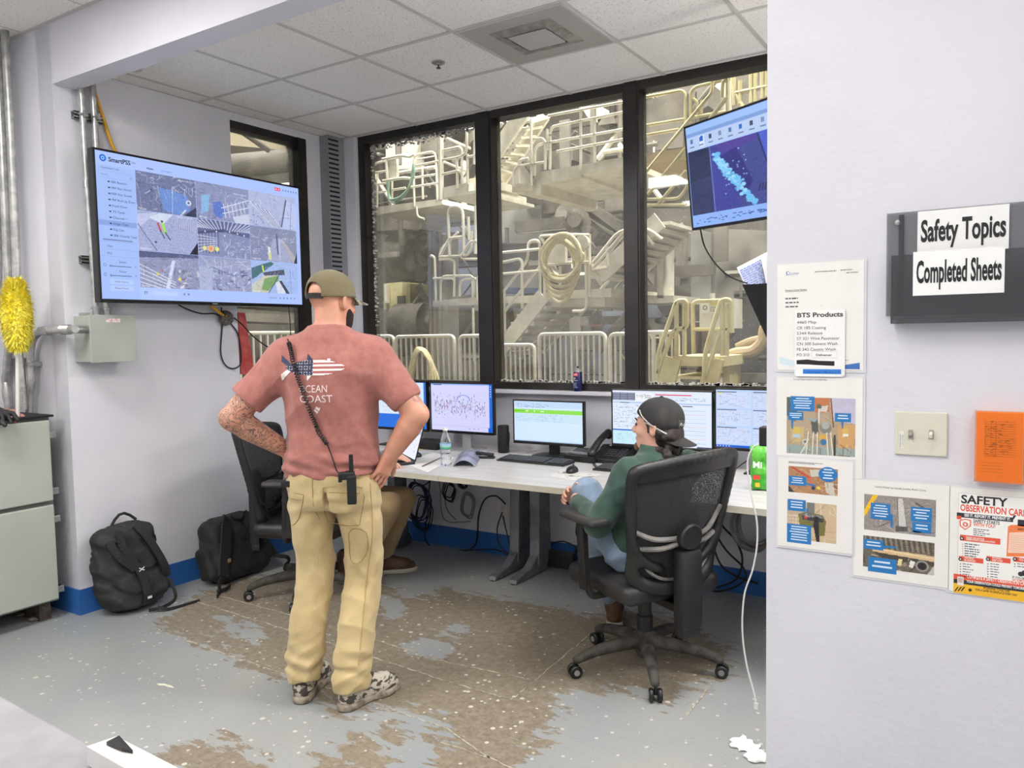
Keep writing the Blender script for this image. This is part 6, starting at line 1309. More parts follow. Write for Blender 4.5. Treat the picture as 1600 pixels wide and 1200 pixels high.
# water bottle
wb=thing('water_bottle','clear plastic water bottle with green and blue label','bottle',P0(697,727))
clearm,nt_,b_=newmat('clear_plastic');b_.inputs['Base Color'].default_value=(.92,.95,.97,1);b_.inputs['Roughness'].default_value=.06;b_.inputs['Transmission Weight'].default_value=.92;b_.inputs['IOR'].default_value=1.2
prof=[(0.0,.002),(.022,.0),(.030,.006)]+[(.0315+.0012*math.sin(i*1.3),.012+i*.006) for i in range(18)]+[(.031,.13),(.030,.145),(.024,.170),(.014,.192),(.0125,.198),(.0125,.205),(0,.205)]
MB().lathe(prof,(0,0,0),28).build('bottle_body',clearm,wb,local=True,smooth=True);MB().lathe([(0.0,.204),(.0145,.204),(.0145,.218),(.013,.220),(0,.220)],(0,0,0),20).build('cap',white_pl,wb,local=True,smooth=True)
lb=[];lf=[];lc_=[]
for j,(z0,z1,c_) in enumerate(((.098,.110,'4FA37C'),(.110,.117,'8FC4B4'),(.117,.130,'9AB8D6'))):
    for i in range(28):
        a,b=2*math.pi*i/28,2*math.pi*(i+1)/28;k=len(lb);lb+=[(.0335*math.cos(a),.0335*math.sin(a),z0),(.0335*math.cos(b),.0335*math.sin(b),z0),(.0335*math.cos(b),.0335*math.sin(b),z1),(.0335*math.cos(a),.0335*math.sin(a),z1)];lf.append((k,k+1,k+2,k+3));lc_.append(srgb(c_))
mesh('label_band',lb,lf,colmat('printed_matter',rough=.45),wb,local=True,colors=lc_)
# speaker tube, stapler, mini computers
sp=thing('portable_speaker','tall black cylindrical speaker with a carrying strap, left of the green table monitor','speaker',P0(787,707));MB().lathe([(0.0,0),(.034,0),(.037,.006),(.037,.168),(.033,.175),(0,.176)],(0,0,0),28).build('speaker_body',M('speaker_cloth','1A1A1B',.85,bump=.4,bscale=500),sp,local=True,smooth=True);MB().tube(catmull([V(.036,-.01,.05),V(.05,-.012,.07),V(.052,-.01,.12),V(.04,-.01,.155)],5),.003,6).build('strap',rubber,sp,local=True)
sp2=thing('stapler','black stapler lying beside the tall speaker','stapler',P0(752,716),.35);MB().box((-.03,-.018,0),(.085,.018,.012),bev=.004).build('base',plasticb,sp2,local=True);MB().box((-.035,-.015,.018),(.08,.015,.038),bev=.007,R=Matrix.Rotation(.12,3,'Y')).build('arm',plasticb,sp2,local=True)
pc=thing('mini_computer','flat black mini computer under the lavender monitor','computer',P0(672,700),0);MB().box((-.11,-.07,0),(.11,.09,.052),bev=.004).build('case',plasticb,pc,local=True);MB().cyl((-.09,-.0715,.03),(-.09,-.07,.03),.006,n=12).build('power_button',M('button_grey','6F7074',.4),pc,local=True)
pc=thing('mini_computer','flat black computer box under the calculator','computer',P0(905,722)+V(0,.06,0),-.1);MB().box((-.10,-.07,0),(.11,.09,.040),bev=.004).build('case',plasticb,pc,local=True);MB().box((-.07,-.072,.012),(.02,-.07,.02)).build('slot',rubber,pc,local=True)
ca=thing('calculator','grey desk calculator on top of the black computer box','calculator',P0(905,722)+V(.0,.07,.0405),-.15);MB().prism([(-.075,-.055,0),(-.075,.06,0),(-.075,.06,.035),(-.075,-.055,.012)],(.15,0,0)).build('case',M('calculator_grey','77787A',.45),ca,local=True,bev=.003)
k=MB();R=Matrix.Rotation(math.atan2(.023,.115),3,'X')
for i in range(6):
    for j in range(4): k.box((-.062+.021*i,-.048+.018*j,0),(-.046+.021*i,-.036+.018*j,.004))
k.v=[tuple(R@Vector(q)+V(0,.009,.0225)) for q in k.v];k.build('buttons',M('calc_buttons','2F3033',.5),ca,local=True);MB().box((-.06,.03,.031),(.05,.05,.0345)).build('display',M('lcd_grey','A9B0A0',.2),ca,local=True)
# telephone
tp=thing('desk_telephone','black desk telephone with handset left of the wide trend monitor','telephone',P0(955,722)+V(.0,.03,0),-.08)
MB().prism([(-.10,-.10,0),(-.10,.10,0),(-.10,.10,.085),(-.10,.05,.09),(-.10,-.10,.028)],(.21,0,0)).build('base',plasticb,tp,local=True,bev=.006)
F=Field((-.13,-.14,.02),(-.03,.15,.19),.004);F.chain([(-.085,-.095,.066),(-.085,0,.125),(-.085,.09,.155)],[.022,.019,.022],k=.01);F.ell((-.085,-.10,.055),(.027,.03,.024),k=.01);F.ell((-.085,.095,.142),(.027,.03,.028),k=.01);F.build('handset',M('phone_handset','1E1F21',.38),tp)
k=MB();R=Matrix.Rotation(math.atan2(.062,.15),3,'X')
for i in range(3):
    for j in range(4): k.box((-.02+.022*i,-.08+.021*j,0),(-.005+.022*i,-.067+.021*j,.004))
for j in range(6): k.box((.052,-.085+.018*j,0),(.068,-.075+.018*j,.003));k.box((.078,-.085+.018*j,0),(.094,-.075+.018*j,.003))
k.v=[tuple(R@Vector(q)+V(0,.0,.0705)) for q in k.v];k.build('buttons',M('phone_buttons','3A3B3E',.5),tp,local=True)
g=Gfx(R@V(-.045,.035,0)+V(0,0,.0715),R@V(1,0,0),R@V(0,1,0));g.v=[];g.rect(0,0,.022,.014,'E6E6E2',1);v_=[tuple(q) for q in g.v];mesh('paper_label',v_,g.f,colmat('printed_matter'),tp,local=True,colors=g.c)
cl=[];A_=P0(938,722);
for i in range(120):
    s_=i/119;p=catmull([P0(932,718),P0(928,727),P0(936,733),P0(948,729),P0(957,727)],10);q=p[min(int(s_*(len(p)-1)),len(p)-1)];cl.append(q+V(.006*math.cos(i*1.1),.006*math.sin(i*1.1)*.5,.009+.006*math.sin(i*1.1)))
MB().tube(cl,.0018,5).build('handset_cord',cablek,tp)
# laptop
LB=P0(610,722);lp=thing('laptop','open black laptop with a white screen beside the standing man\'s right arm','laptop',LB,math.radians(-35))
MB().box((-.16,-.11,0),(.16,.11,.016),bev=.004).build('base',plasticb,lp,local=True);R=Matrix.Rotation(-.28,3,'X')
mb=MB().box((-.16,0,0),(.16,.006,.215),bev=.003);mb.v=[tuple(R@Vector(q)+V(0,.108,.016)) for q in mb.v];mb.build('lid',plasticb,lp,local=True)
WL=WM[lp.name].to_3x3();o_=WM[lp.name]@(R@V(-.152,-.0012,.010)+V(0,.108,.016));g=Gfx(o_,WL@V(1,0,0),WL@R@V(0,0,1));g.rect(0,0,.304,.198,'E6EAF8',0);g.rect(0,.15,.304,.02,'9FB6E4');scribble(g,.02,.02,.26,.16,110,['6F84C0','8F9CC8','AFC0E8'],44);g.rect(.0,.184,.304,.014,'C6D2F0');g.build('screen',lp,scr)
# green pouch
F=Field((-.1,-.06,0),(.1,.06,.22),.005);F.box((0,0,.10),(.075,.028,.10),rd=.02,k=0);F.box((0,0,.185),(.075,.008,.02),rd=.004,k=.02);F.disp(wrinkle((1,1,1),5,.004,60));gp=thing('snack_pouch','bright green snack pouch standing at the right end of the desk','pouch',P0(1196,766)+V(.01,0,0),.1)
F.build('pouch_body',M('green_foil','3FA52E',.3,col2='6CC24A',scale=20),gp);o_=WM[gp.name]@V(-.06,-.036,.11);g=Gfx(o_,WM[gp.name].to_3x3()@V(1,0,0),(0,0,1));g.text('Mi',0,0,.03,'F4FBEF',w=.04,bold=True);g.rect(-.0,-.055,.03,.02,'E2483A',2);g.rect(.01,-.09,.02,.02,'F2C230',2);g.build('print',gp)
# spray can on the sill
sc=thing('spray_can','blue and black spray can standing on the window sill','spray can',V(aty(903,603,YB-.045).x,YB-.045,BZ0+.0))
MB().lathe([(0.0,0),(.026,0),(.028,.004),(.028,.118),(.026,.122)],(0,0,0),24).build('can_body',M('navy_can','1E2152',.3,.2),sc,local=True,smooth=True);MB().lathe([(.0265,.1221),(.020,.134),(.012,.140),(.012,.143),(0,.143)],(0,0,0),24).build('shoulder',M('can_shoulder','BDBBB4',.3,.6),sc,local=True,smooth=True);MB().cyl((0,0,.1435),(0,0,.158),.006,n=12).build('nozzle',plasticb,sc,local=True)
g=Gfx(V(sc.location.x-.017,sc.location.y-.0285,BZ0),(1,0,0),(0,0,1));g.rect(.0,.095,.034,.020,'C8324A',1);g.text('CRC',.006,.100,.010,'F2E6E6',w=.022,bold=True);g.text('QD',.003,.078,.010,'EFEFF6',w=.012,bold=True);g.text('Cleaner',.002,.066,.007,'EFEFF6',w=.03);g.textlines(.002,.02,.03,.035,5,'9FA6D0',seed=7);g.build('label',sc)
# black holder near the right monitor and cables on the right desk
tag(MB().tube(catmull([P0(1148,735)+V(0,0,.004),P0(1165,727)+V(0,0,.02),P0(1180,722)+V(0,0,.03),P0(1192,730)+V(0,0,.004)],6),.003,6).build('black_cable',cablek),'short black cable lying on the right desk under the last monitor','cable')
# ---------------- printed sheets, pocket, switch on the near wall ----------------
YW=YN-.0015;global_n=[0]
def wsheet(name,label,cat,tl,br,draw,dz=0,col='EEECE6',lam=True,th=.001,lay=0,group=None):
    y=YW-.001-lay*.002;a=aty(*tl,y);b=aty(*br,y);x0,x1,z0,z1=a.x,b.x,b.z,a.z
    t=thing(name,label,cat,((x0+x1)/2,y,z0),group=group);MB().box((x0,y-th,z0),(x1,y,z1)).build('sheet',M('sheet_'+col,col,.35,coat=.3 if lam else 0),t)
    g=Gfx(V(x0,y-th-.0002,z0),(1,0,0),(0,0,1),eps=.00012);q=lambda px,py:(lambda p:(p.x-x0,p.z-z0))(aty(px,py,y))
    draw(g,q,x1-x0,z1-z0)
    if g.v: g.build('print',t)
    if lam: # clear laminate rim
        global_n[0]+=1;e_=.00009*global_n[0];MB().box((x0-.006,y+.0002+e_,z0-.006),(x1+.006,y+.00035+e_,z1+.006)).build('laminate_rim',M('laminate_rim','DEDEE0',.15),t)
    return t,(x0,x1,z0,z1,y)
S4=lambda x,y:(1200+x/3.75,400+y/3.75)
def d_emerg(g,q,w,h):
    a=q(*S4(100,110));g.circ(a[0]+.008,a[1]+.004,.005,'2A5FA8',2);g.circ(a[0]+.009,a[1]+.004,.0035,'EEECE6',3);g.text('Crossbeat',a[0]+.012,a[1]+.001,.0042,'2A5FA8',w=.026);g.line(a[0],a[1]-.002,a[0]+.036,a[1]-.001,.0006,'2A5FA8')
    for k,(x0,x1,y) in enumerate(((275,410,98),(425,530,88),(460,530,103))):
        b=q(*S4(x0,y));c=q(*S4(x1,y));g.textlines(b[0],b[1],c[0]-b[0],.003,1,'7F8084',seed=k,fill=.9)
    a=q(*S4(103,208));g.text('Emergency Contact Numbers:',a[0],a[1],.0058,'3A3A3E',w=.058);g.line(a[0],a[1]-.0015,a[0]+.058,a[1]-.0015,.0005,'3A3A3E')
    for k,y in enumerate((258,282,306)):
        a=q(*S4(103,y));g.textlines(a[0],a[1],.043,.0062,1,'55565A',seed=k+9,fill=.6)
    a=q(*S4(310,288));g.line(a[0],a[1],a[0]+.003,a[1],.0006,'444444')
    p=[q(*S4(x,y)) for x,y in ((443,640),(538,625),(538,664),(443,662))];g.poly(p,'3F6FB4',1);p=[q(*S4(x,y)) for x,y in ((68,590),(160,615),(160,650),(68,632))];g.poly(p,'CFE0E4',1);a=q(*S4(443,615));g.textlines(a[0],a[1],.02,.0035,1,'8A8A8E',seed=4)
wsheet('notice_sheet','laminated letterhead sheet of emergency contact numbers, topmost of the sheets on the right wall','notice',(1215,414),(1349,579),d_emerg)
def d_bts(g,q,w,h):
    T=lambda s,x,y,x1,hh,b=False,c='4A4A50':g.text(s,q(*S4(x,y))[0],q(*S4(x,y))[1],hh,c,w=q(*S4(x1,y))[0]-q(*S4(x,y))[0],bold=b)
    T('BTS Products',172,360,440,.0125,True,'3A3A40')
    for s,y,x1 in (('4460 Map',397,283),('CR 185 Coating',430,340),('5344 Release',461,320),('ST 321 Wire Passivator',492,420),('CN 300 Solvent Wash',523,408),('FE 242 Caustic Wash',555,398),('FO 310',587,243)): T(s,170,y,x1,.0080)
    a=q(*S4(258,596));b=q(*S4(406,560));g.rect(a[0],a[1],b[0]-a[0],b[1]-a[1],'8A8A8C',1);g.rect(a[0]+.0004,a[1]+.0004,b[0]-a[0]-.0008,b[1]-a[1]-.0008,'F4F3F0',2);T('Defoamer',282,586,375,.0062,True)
    for x0,y0,x1,y1,c in ((160,655,405,603,'D8D8D8'),(162,705,440,660,'D8D8D8')):
        a=q(*S4(x0,y0));b=q(*S4(x1,y1));g.rect(a[0],a[1],b[0]-a[0],b[1]-a[1],c,1);g.rect(a[0]+.0004,a[1]+.0004,b[0]-a[0]-.0008,b[1]-a[1]-.0008,'F4F3F0',2)
    p=[q(*S4(x,y)) for x,y in ((168,610),(230,606),(300,614),(390,616),(390,644),(300,640),(240,636),(168,634))];g.poly(p,'1A1418',3)
    a=q(*S4(205,690));b=q(*S4(430,664));g.rect(a[0],a[1],b[0]-a[0],b[1]-a[1],'2F80D8',3);g.text('CHEMTREAT PRODUCT',a[0]+.002,a[1]+.0015,.0062,'143A70',l=4,w=(b[0]-a[0])*.94)
wsheet('product_label','small BTS Products list with a blacked out line, stuck over the emergency sheet','label',(1242,486),(1320,587),d_bts,col='F3F2EE',lam=False,lay=2)
def photo(g,q,c0,c1,im,l=1):
    a=q(*c0);b=q(*c1);g.raster(im.a,a[0],b[1],b[0]-a[0],a[1]-b[1],l)
def bub(g,q,S_,x0,y0,x1,y1,n,seed,ell=False,l=3,tail=None):
    a=q(*S_(x0,y1));b=q(*S_(x1,y0));w,h=b[0]-a[0],b[1]-a[1]
    if ell: g.circ(a[0]+w/2,a[1]+h/2,w/2,'2678B8',l,28,ry=h/2)
    else: g.rect(a[0],a[1],w,h,'2678B8',l)
    if tail: p=[q(*S_(*t)) for t in tail];g.poly(p,'2678B8',l)
    r=random.Random(seed);dy=h/(n+1.2)
    for i in range(n):
        ww=w*r.uniform(.5,.8)*(.75 if ell else 1);g.rect(a[0]+(w-ww)/2,a[1]+h-dy*(i+1.1),ww,dy*.4,'D6E6F4',l+1)
S5=lambda x,y:(1210+x/6.667,580+y/6.667)
def d_p2(g,q,w,h):
    a=q(*S5(200,92));g.text("You need 3 blower solenoids for Tom's Boiler failure",a[0],a[1],.0044,'4A4A4E',w=.089)
    im=Img(104,92,(176,158,132)).poly([(0,0),(20,0),(14,40),(0,30)],(90,100,90)).clutter(60,[(150,130,100),(200,180,150),(120,100,80),(190,140,90)],1,20,0,104,92).poly([(68,0),(104,0),(104,40),(72,36)],(190,186,206)).clutter(16,[(175,170,195),(205,200,220)],2,70,0,104,36,.2).poly([(42,0),(66,0),(66,22),(44,24)],(190,120,80)).line(68,0,72,46,1.4,(120,50,35)).poly([(48,14),(64,12),(62,22),(50,22)],(205,200,190)).circ(50,14,4,(90,100,85)).line(50,18,50,40,2,(215,215,205))
    im.poly([(6,48),(28,48),(26,72),(8,74)],(200,175,120)).circ(16,54,5,(215,185,90)).rect(10,60,12,6,(180,195,210)).poly([(38,38),(48,36),(50,58),(40,58)],(90,90,86)).circ(60,48,9,(130,130,120)).circ(60,44,6,(170,172,165)).poly([(30,34),(48,34),(44,40)],(150,165,170)).poly([(78,44),(104,40),(104,78),(80,78)],(205,160,105)).circ(90,52,5,(215,180,95)).rect(86,56,8,4,(230,225,215)).poly([(50,60),(62,58),(62,74),(52,74)],(215,170,80)).circ(57,71,5,(60,120,170)).poly([(0,78),(104,80),(104,92),(0,92)],(150,165,160)).clutter(30,[(90,80,65),(215,205,185),(130,120,100)],3,0,60,104,92,.2)
    for x in (34,42,48,62,68): im.line(x,56,x+(x-50)*.2,92,1.8,(226,220,205)).line(x+1.6,58,x+1.6+(x-50)*.2,92,.7,(120,105,85))
    im.circ(29,72,5,(190,190,184)).circ(29,72,2,(110,100,90)).line(22,92,34,68,1.6,(225,220,200)).line(74,60,74,92,3,(60,52,44))
    photo(g,q,S5(130,268),S5(840,895),im);bub(g,q,S5,168,265,420,410,5,1);bub(g,q,S5,145,425,302,505,3,2,tail=[(175,505),(200,505),(195,600),(180,600)]);bub(g,q,S5,630,440,800,525,2,3,tail=[(700,525),(722,525),(716,595),(702,595)])
wsheet('notice_sheet','laminated sheet with one photo of valves and pipes and three blue call-outs','notice',(1214,589),(1347,748),d_p2)
S6=lambda x,y:(1210+x/6.667,700+y/6.667)
def d_p3(g,q,w,h):
    a=q(*S6(150,150));g.textlines(a[0],a[1]-.002,.10,.006,2,'5A5A60',seed=6,fill=.5)
    im=Img(78,46,(176,130,92)).clutter(46,[(200,150,105),(150,110,80),(215,185,150),(120,95,75)],4).poly([(34,4),(62,2),(64,14),(36,16)],(200,196,184)).line(6,2,34,18,2.6,(200,60,50)).line(34,18,38,34,2.6,(225,90,70)).circ(40,36,3,(40,50,90)).circ(48,35,3,(230,205,60)).poly([(58,24),(72,24),(74,46),(60,42)],(205,195,180)).clutter(16,[(90,75,60),(225,220,210)],5,40,24,78,46,.25).poly([(0,34),(10,46),(0,46)],(50,60,62))
    photo(g,q,S6(148,185),S6(660,500),im);bub(g,q,S6,150,300,333,382,3,7,tail=[(333,360),(430,385),(430,405),(333,380)]);bub(g,q,S6,460,205,660,345,4,8,ell=True)
    im=Img(78,68,(205,180,145)).clutter(40,[(225,205,170),(180,155,120),(150,130,105),(235,230,220)],9).poly([(0,0),(30,0),(30,24),(0,24)],(190,170,145));[im.line(2+5*i,26,2+5*i,44,.8,(150,140,125)) for i in range(5)];[im.line(0,26+6*i,24,26+6*i,.8,(225,215,200)) for i in range(4)]
    im.poly([(32,0),(44,0),(44,20),(32,20)],(120,120,116)).poly([(18,22),(30,17),(56,20),(62,30),(60,56),(50,58),(46,44),(20,42)],(120,110,60)).poly([(22,20),(58,21),(58,34),(24,32)],(110,112,108)).poly([(24,24),(58,26),(58,33),(25,31)],(60,60,62)).circ(30,27,3,(200,60,50)).poly([(44,24),(50,24),(52,68),(47,68),(42,40)],(40,40,42)).clutter(8,[(190,190,186)],3,20,18,60,26,.3)
    photo(g,q,S6(135,545),S6(645,1000),im);bub(g,q,S6,140,545,328,645,3,10,tail=[(330,630),(355,630),(352,680),(338,680)]);bub(g,q,S6,132,810,385,975,6,11)
wsheet('notice_sheet','laminated sheet with two photos stacked, lowest on the left of the right wall','notice',(1216,714),(1332,866),d_p3,lay=1)
S7=lambda x,y:(1325+x/6.156,735+y/6.156)
def d_p4(g,q,w,h):
    a=q(*S7(262,150));b=q(*S7(750,150));g.text("Carts Picker to handle Jumbo Roll's Core",a[0],a[1]-.0035,.0052,'55555A',w=b[0]-a[0])
    im=Img(110,62,(150,142,136)).clutter(60,[(170,162,155),(130,122,116),(190,184,178),(110,102,98)],11,ln=.5).poly([(14,0),(22,0),(4,34),(0,40),(0,28)],(240,190,30)).poly([(52,4),(60,2),(66,50),(54,52)],(205,202,198)).line(52,4,54,52,1,(80,75,72)).poly([(50,50),(68,50),(68,58),(50,60)],(90,86,84)).line(80,8,100,20,3,(95,90,88)).line(24,54,42,44,1,(70,66,64)).noise(.04,2,1)
    photo(g,q,S7(158,225),S7(842,640),im)
    im=Img(110,58,(110,100,85)).clutter(30,[(80,70,60),(150,140,120),(60,55,48)],12,0,0,110,22,.2)
    for i in range(26): im.line(3+4*i,0,6+4*i,20,1.2,(60,54,46) if i%2 else (165,155,135))
    im.poly([(12,20),(110,24),(110,34),(16,28)],(215,185,140)).line(12,22,110,28,1,(240,225,195)).poly([(16,28),(110,34),(110,42),(30,38)],(70,64,56)).clutter(34,[(225,220,205),(190,170,120),(60,55,48),(150,90,50)],13,0,34,110,58,.14,2.4).circ(92,44,10,(150,148,144)).circ(92,44,7,(40,36,34)).poly([(100,58),(110,40),(110,58)],(190,186,180)).poly([(56,36),(62,36),(60,48),(54,48)],(230,215,150)).poly([(74,36),(82,38),(78,50),(72,48)],(225,222,215)).noise(.03,4,1)
    photo(g,q,S7(148,622),S7(828,1010),im)
    bub(g,q,S7,218,325,410,462,5,14,tail=[(405,420),(432,420),(430,545),(412,545)]);bub(g,q,S7,603,365,808,485,4,15);bub(g,q,S7,618,510,803,590,2,16,tail=[(618,575),(705,590),(700,600),(640,600)]);bub(g,q,S7,152,675,342,748,2,17,tail=[(340,720),(470,735),(470,748),(340,745)]);bub(g,q,S7,192,860,468,965,2,18)
wsheet('notice_sheet','laminated square-cut sheet with two warehouse photos, left of the safety poster','notice',(1335,748),(1482,919),d_p4)
S8=lambda x,y:(1475+x/6,750+y/6)
def d_p5(g,q,w,h):
    T=lambda s,x,y,x1,hh,c,b=True,l=3:g.text(s,q(*S8(x,y))[0],q(*S8(x,y-.0525*(x1-x)))[1],hh,c,l=l,w=q(*S8(x1,y))[0]-q(*S8(x,y))[0],bold=b)
    def Rc(x0,y0,x1,y1,c,l=1):
        k=.0525*(min(x1,750)-x0);y0-=k;y1-=k;a=q(*S8(x0,y1));b=q(*S8(x1,y0));e=q(*S8(x0,y0));g.rect(a[0],a[1],b[0]-a[0],e[1]-a[1],c,l)
    Rc(122,150,1300,1090,'B9B9B9',1);Rc(125,153,1300,1090,'F1EFEA',2)
    T('SAFETY',160,235,598,0.0213,'222428');T('OBSERVATION CARD',152,318,790,0.0168,'E2573C');Rc(120,330,650,372,'2C3138',3);g.poly([q(*S8(*p)) for p in ((650,330),(680,330),(650,372),(640,372))],'2C3138',3);T('SEE IT. REPORT IT. PREVENT IT.',190,362,625,0.0071,'F4F4F2',l=4);Rc(120,334,165,366,'E2573C',4);Rc(690,372,1200,432,'2C3138',3);T('WHAT IS A SAFETY',700,392,1150,0.0057,'F4F4F2',l=4)
    a=q(*S8(200,400));p=[q(*S8(x,y)) for x,y in ((145,375),(200,362),(255,375),(252,430),(200,468),(148,430))];g.poly(p,'E2573C',3);p=[q(*S8(x,y)) for x,y in ((155,382),(200,371),(245,382),(242,426),(200,457),(158,426))];g.poly(p,'F1EFEA',4);a=q(*S8(200,415));g.circ(a[0],a[1],.006,'E2573C',5);g.circ(a[0],a[1],.003,'F1EFEA',6)
    T('SAFETY STARTS',275,408,522,0.0085,'3A3E46');T('WITH YOU!',275,440,480,0.0088,'E2573C')
    for k in range(4): a=q(*S8(275,465+18*k));g.textlines(a[0],a[1],.036,.0042,1,'55585E',seed=k,fill=.5,l=3)
    Rc(150,530,530,585,'E2573C',3);a=q(*S8(168,545));g.circ(a[0],a[1],.0048,'3A3030',5);g.circ(a[0],a[1],.002,'E8E4DE',6);T('WHEN WE NOTICE',205,552,375,0.0045,'F4E8E0',l=4);T('OBSERVATION CARDS LOCATED?',205,575,480,0.0045,'F4E8E0',l=4)
    for k in range(6): a=q(*S8(192,605+22*k));g.textlines(a[0],a[1],.034,.0046,1,'4A4D54',seed=k+20,fill=.55,l=3);g.circ(a[0]-.004,a[1]+.001,.0014,'D88A80',3,8)
    for j,(x0,x1) in enumerate(((130,370),(388,625),(640,900))):
        Rc(x0+10,722,x1,768,'E2573C',3);a=q(*S8(x0+25,740));g.circ(a[0],a[1],.0048,'3A3030',5);g.circ(a[0],a[1],.002,'E8E4DE',6);T(['WHAT SHOULD','WHY SHOULD','WHEN'][j],x0+62,738,x0+150,0.0042,'F4E8E0',l=4);T(['BE OBSERVED','SUBMIT A CARD?','TO USE'][j],x0+62,760,x0+165,0.0042,'F4E8E0',l=4)
        for k in range(6 if j<2 else 2): a=q(*S8(x0+45,792+24*k));g.textlines(a[0],a[1],.024,.0042,1,'55585E',seed=j*9+k,fill=.5,l=3);g.circ(a[0]-.005,a[1]+.001,.0016,'6A5A58',3,8)
    p=[q(*S8(x,y)) for x,y in ((600,435),(630,420),(1100,420),(1100,720),(585,715))];g.poly(p,'F08048',3);p=[q(*S8(x,y)) for x,y in ((612,490),(1100,480),(1100,690),(598,682))];g.poly(p,'F6CDB4',4);T('SAFETY',690,470,760,0.0051,'5A2A18',l=5)
    for k in range(8): a=q(*S8(620,515+20*k));g.line(a[0],a[1],a[0]+.05,a[1],.0004,'A0705A',5)
    a=q(*S8(720,880));g.circ(a[0],a[1],.006,'3A3A3E',4);g.circ(a[0]+.010,a[1],.006,'3A3A3E',4);g.circ(a[0]+.006,a[1]+.006,.004,'4A4A4E',4);T('IF YOU SEE IT',640,925,800,0.0050,'3A3A3E');T('SAY SOMETHING',640,950,800,0.0060,'E2573C')
    Rc(90,910,1300,958,'E2573C',3);T('COMPLETE A SAFETY OBSERVATION CARD',215,948,800,0.0085,'F8E8E0',l=4);Rc(90,958,1300,996,'2C3138',3);T('YOUR OBSERVATION COULD PREVENT TOMORROW',210,988,800,0.0065,'F4F4F2',l=4);Rc(88,996,1300,1085,'F2B92A',3)
    for k in range(3): g.poly([q(*S8(x,y)) for x,y in ((95+30*k,1040),(125+30*k,1000),(140+30*k,1000),(110+30*k,1040))],'26262A',4)
    T('WORKING TOGETHER',365,1030,620,0.0057,'3A3020',l=4);T('FOR A SAFER WORKPLACE EVERY DAY',295,1055,690,0.0057,'3A3020',l=4);a=q(*S8(245,1030));g.circ(a[0],a[1],.004,'3A3020',4)
    Rc(125,905,185,985,'E8E4DE',5);Rc(132,915,178,960,'C8B0A8',6)
wsheet('safety_poster','Safety Observation Card poster in red, black and yellow','poster',(1484,760),(1665,948),d_p5)
# light switch
t=thing('light_switch','almond double light switch plate on the right wall','light switch',aty(1440,716,YN))
a=aty(1399,642,YN);b=aty(1480,714,YN);MB().box((a.x,YN-.007,b.z),(b.x,YN-.0005,a.z),bev=.005).build('switch_plate',beige_pl,t)
for k,(px,col) in enumerate(((1423,'8F8C84'),(1455,'E6E3D6'))):
    c=aty(px,679,YN-.007);MB().box((c.x-.0055,YN-.0085,c.z-.0125),(c.x+.0055,YN-.0065,c.z+.0125)).build('toggle_slot',M('slot_shadow_plastic','A9A698',.5),t);s=MB();R=Matrix.Rotation(.45 if k else -.45,3,'X');s.box((c.x-.004,YN-.022,c.z-.005),(c.x+.004,YN-.006,c.z+.005),bev=.0015,R=R);s.build('toggle',M('toggle_'+col,col,.35),t)
    for dz in (-.033,.033): MB().lathe([(0.0,0),(.003,0),(.0035,.0015),(0,.0015)],(c.x,YN-.0065,c.z+dz),10,(0,-1,0)).build('screw',beige_pl,t)
a=aty(1404,700,YN-.0075);g=Gfx(V(a.x,YN-.0074,a.z),(0,0,1),(-1,0,0),eps=.0002);g.rect(0,-.012,.045,.011,'E6E4DC',0);g.text('EMERGENCY',.002,-.006,.0038,'4A4A48',w=.038,l=1);g.text('LIGHT INTEL',.006,-.0115,.0038,'4A4A48',w=.030,l=1);g.n=-g.n;v=[(q[0],YN-.0074-.0002,q[2]) for q in g.v];mesh('tape_label',v,g.f,colmat('printed_matter'),t,colors=g.c)
# orange acrylic card holder
t=thing('card_holder','translucent orange card holder full of orange cards at the right edge','card holder',aty(1562,752,YN))
a=aty(1524,641,YN-.03);b=aty(1600,757,YN-.03);ora,nt_,b_=newmat('orange_acrylic');b_.inputs['Base Color'].default_value=(*srgb('FF8A2A'),1);b_.inputs['Roughness'].default_value=.1;b_.inputs['Alpha'].default_value=.22
cardm=M('orange_card','F8862E',.6)
MB().box((a.x,YN-.040,b.z),(b.x,YN-.038,a.z)).box((a.x,YN-.038,b.z),(a.x+.002,YN-.001,a.z)).box((b.x-.002,YN-.038,b.z),(b.x,YN-.001,a.z)).box((a.x,YN-.038,b.z),(b.x,YN-.001,b.z+.002)).build('holder',ora,t)
MB().box((a.x+.004,YN-.034,b.z+.003),(b.x-.004,YN-.004,a.z-.004)).build('cards',cardm,t)
g=Gfx(V(a.x+.004,YN-.0345,b.z+.003),(1,0,0),(0,0,1));ww=b.x-a.x-.008;hh=a.z-b.z-.01;r=random.Random(3)
for k in range(16): g.rect(.016,hh*(.88-.034*k),ww-.030,.0009,'7A3408')
for k in range(60): g.rect(.018+r.random()*(ww-.045),hh*(.36+.53*r.random()),r.uniform(.003,.010),.0016,'7A3408',2)
for x in (.018,.03,.04): g.rect(x,hh*.36,.0008,hh*.52,'7A3408',2)
for k in range(4): g.rect(.008,hh*(.27-.045*k),ww*.5,.0009,'7A3408')
g.text('SAFETY CARD',ww*.45,hh*.07,.0024,'8A3A0A',w=.022);g.build('print',t)
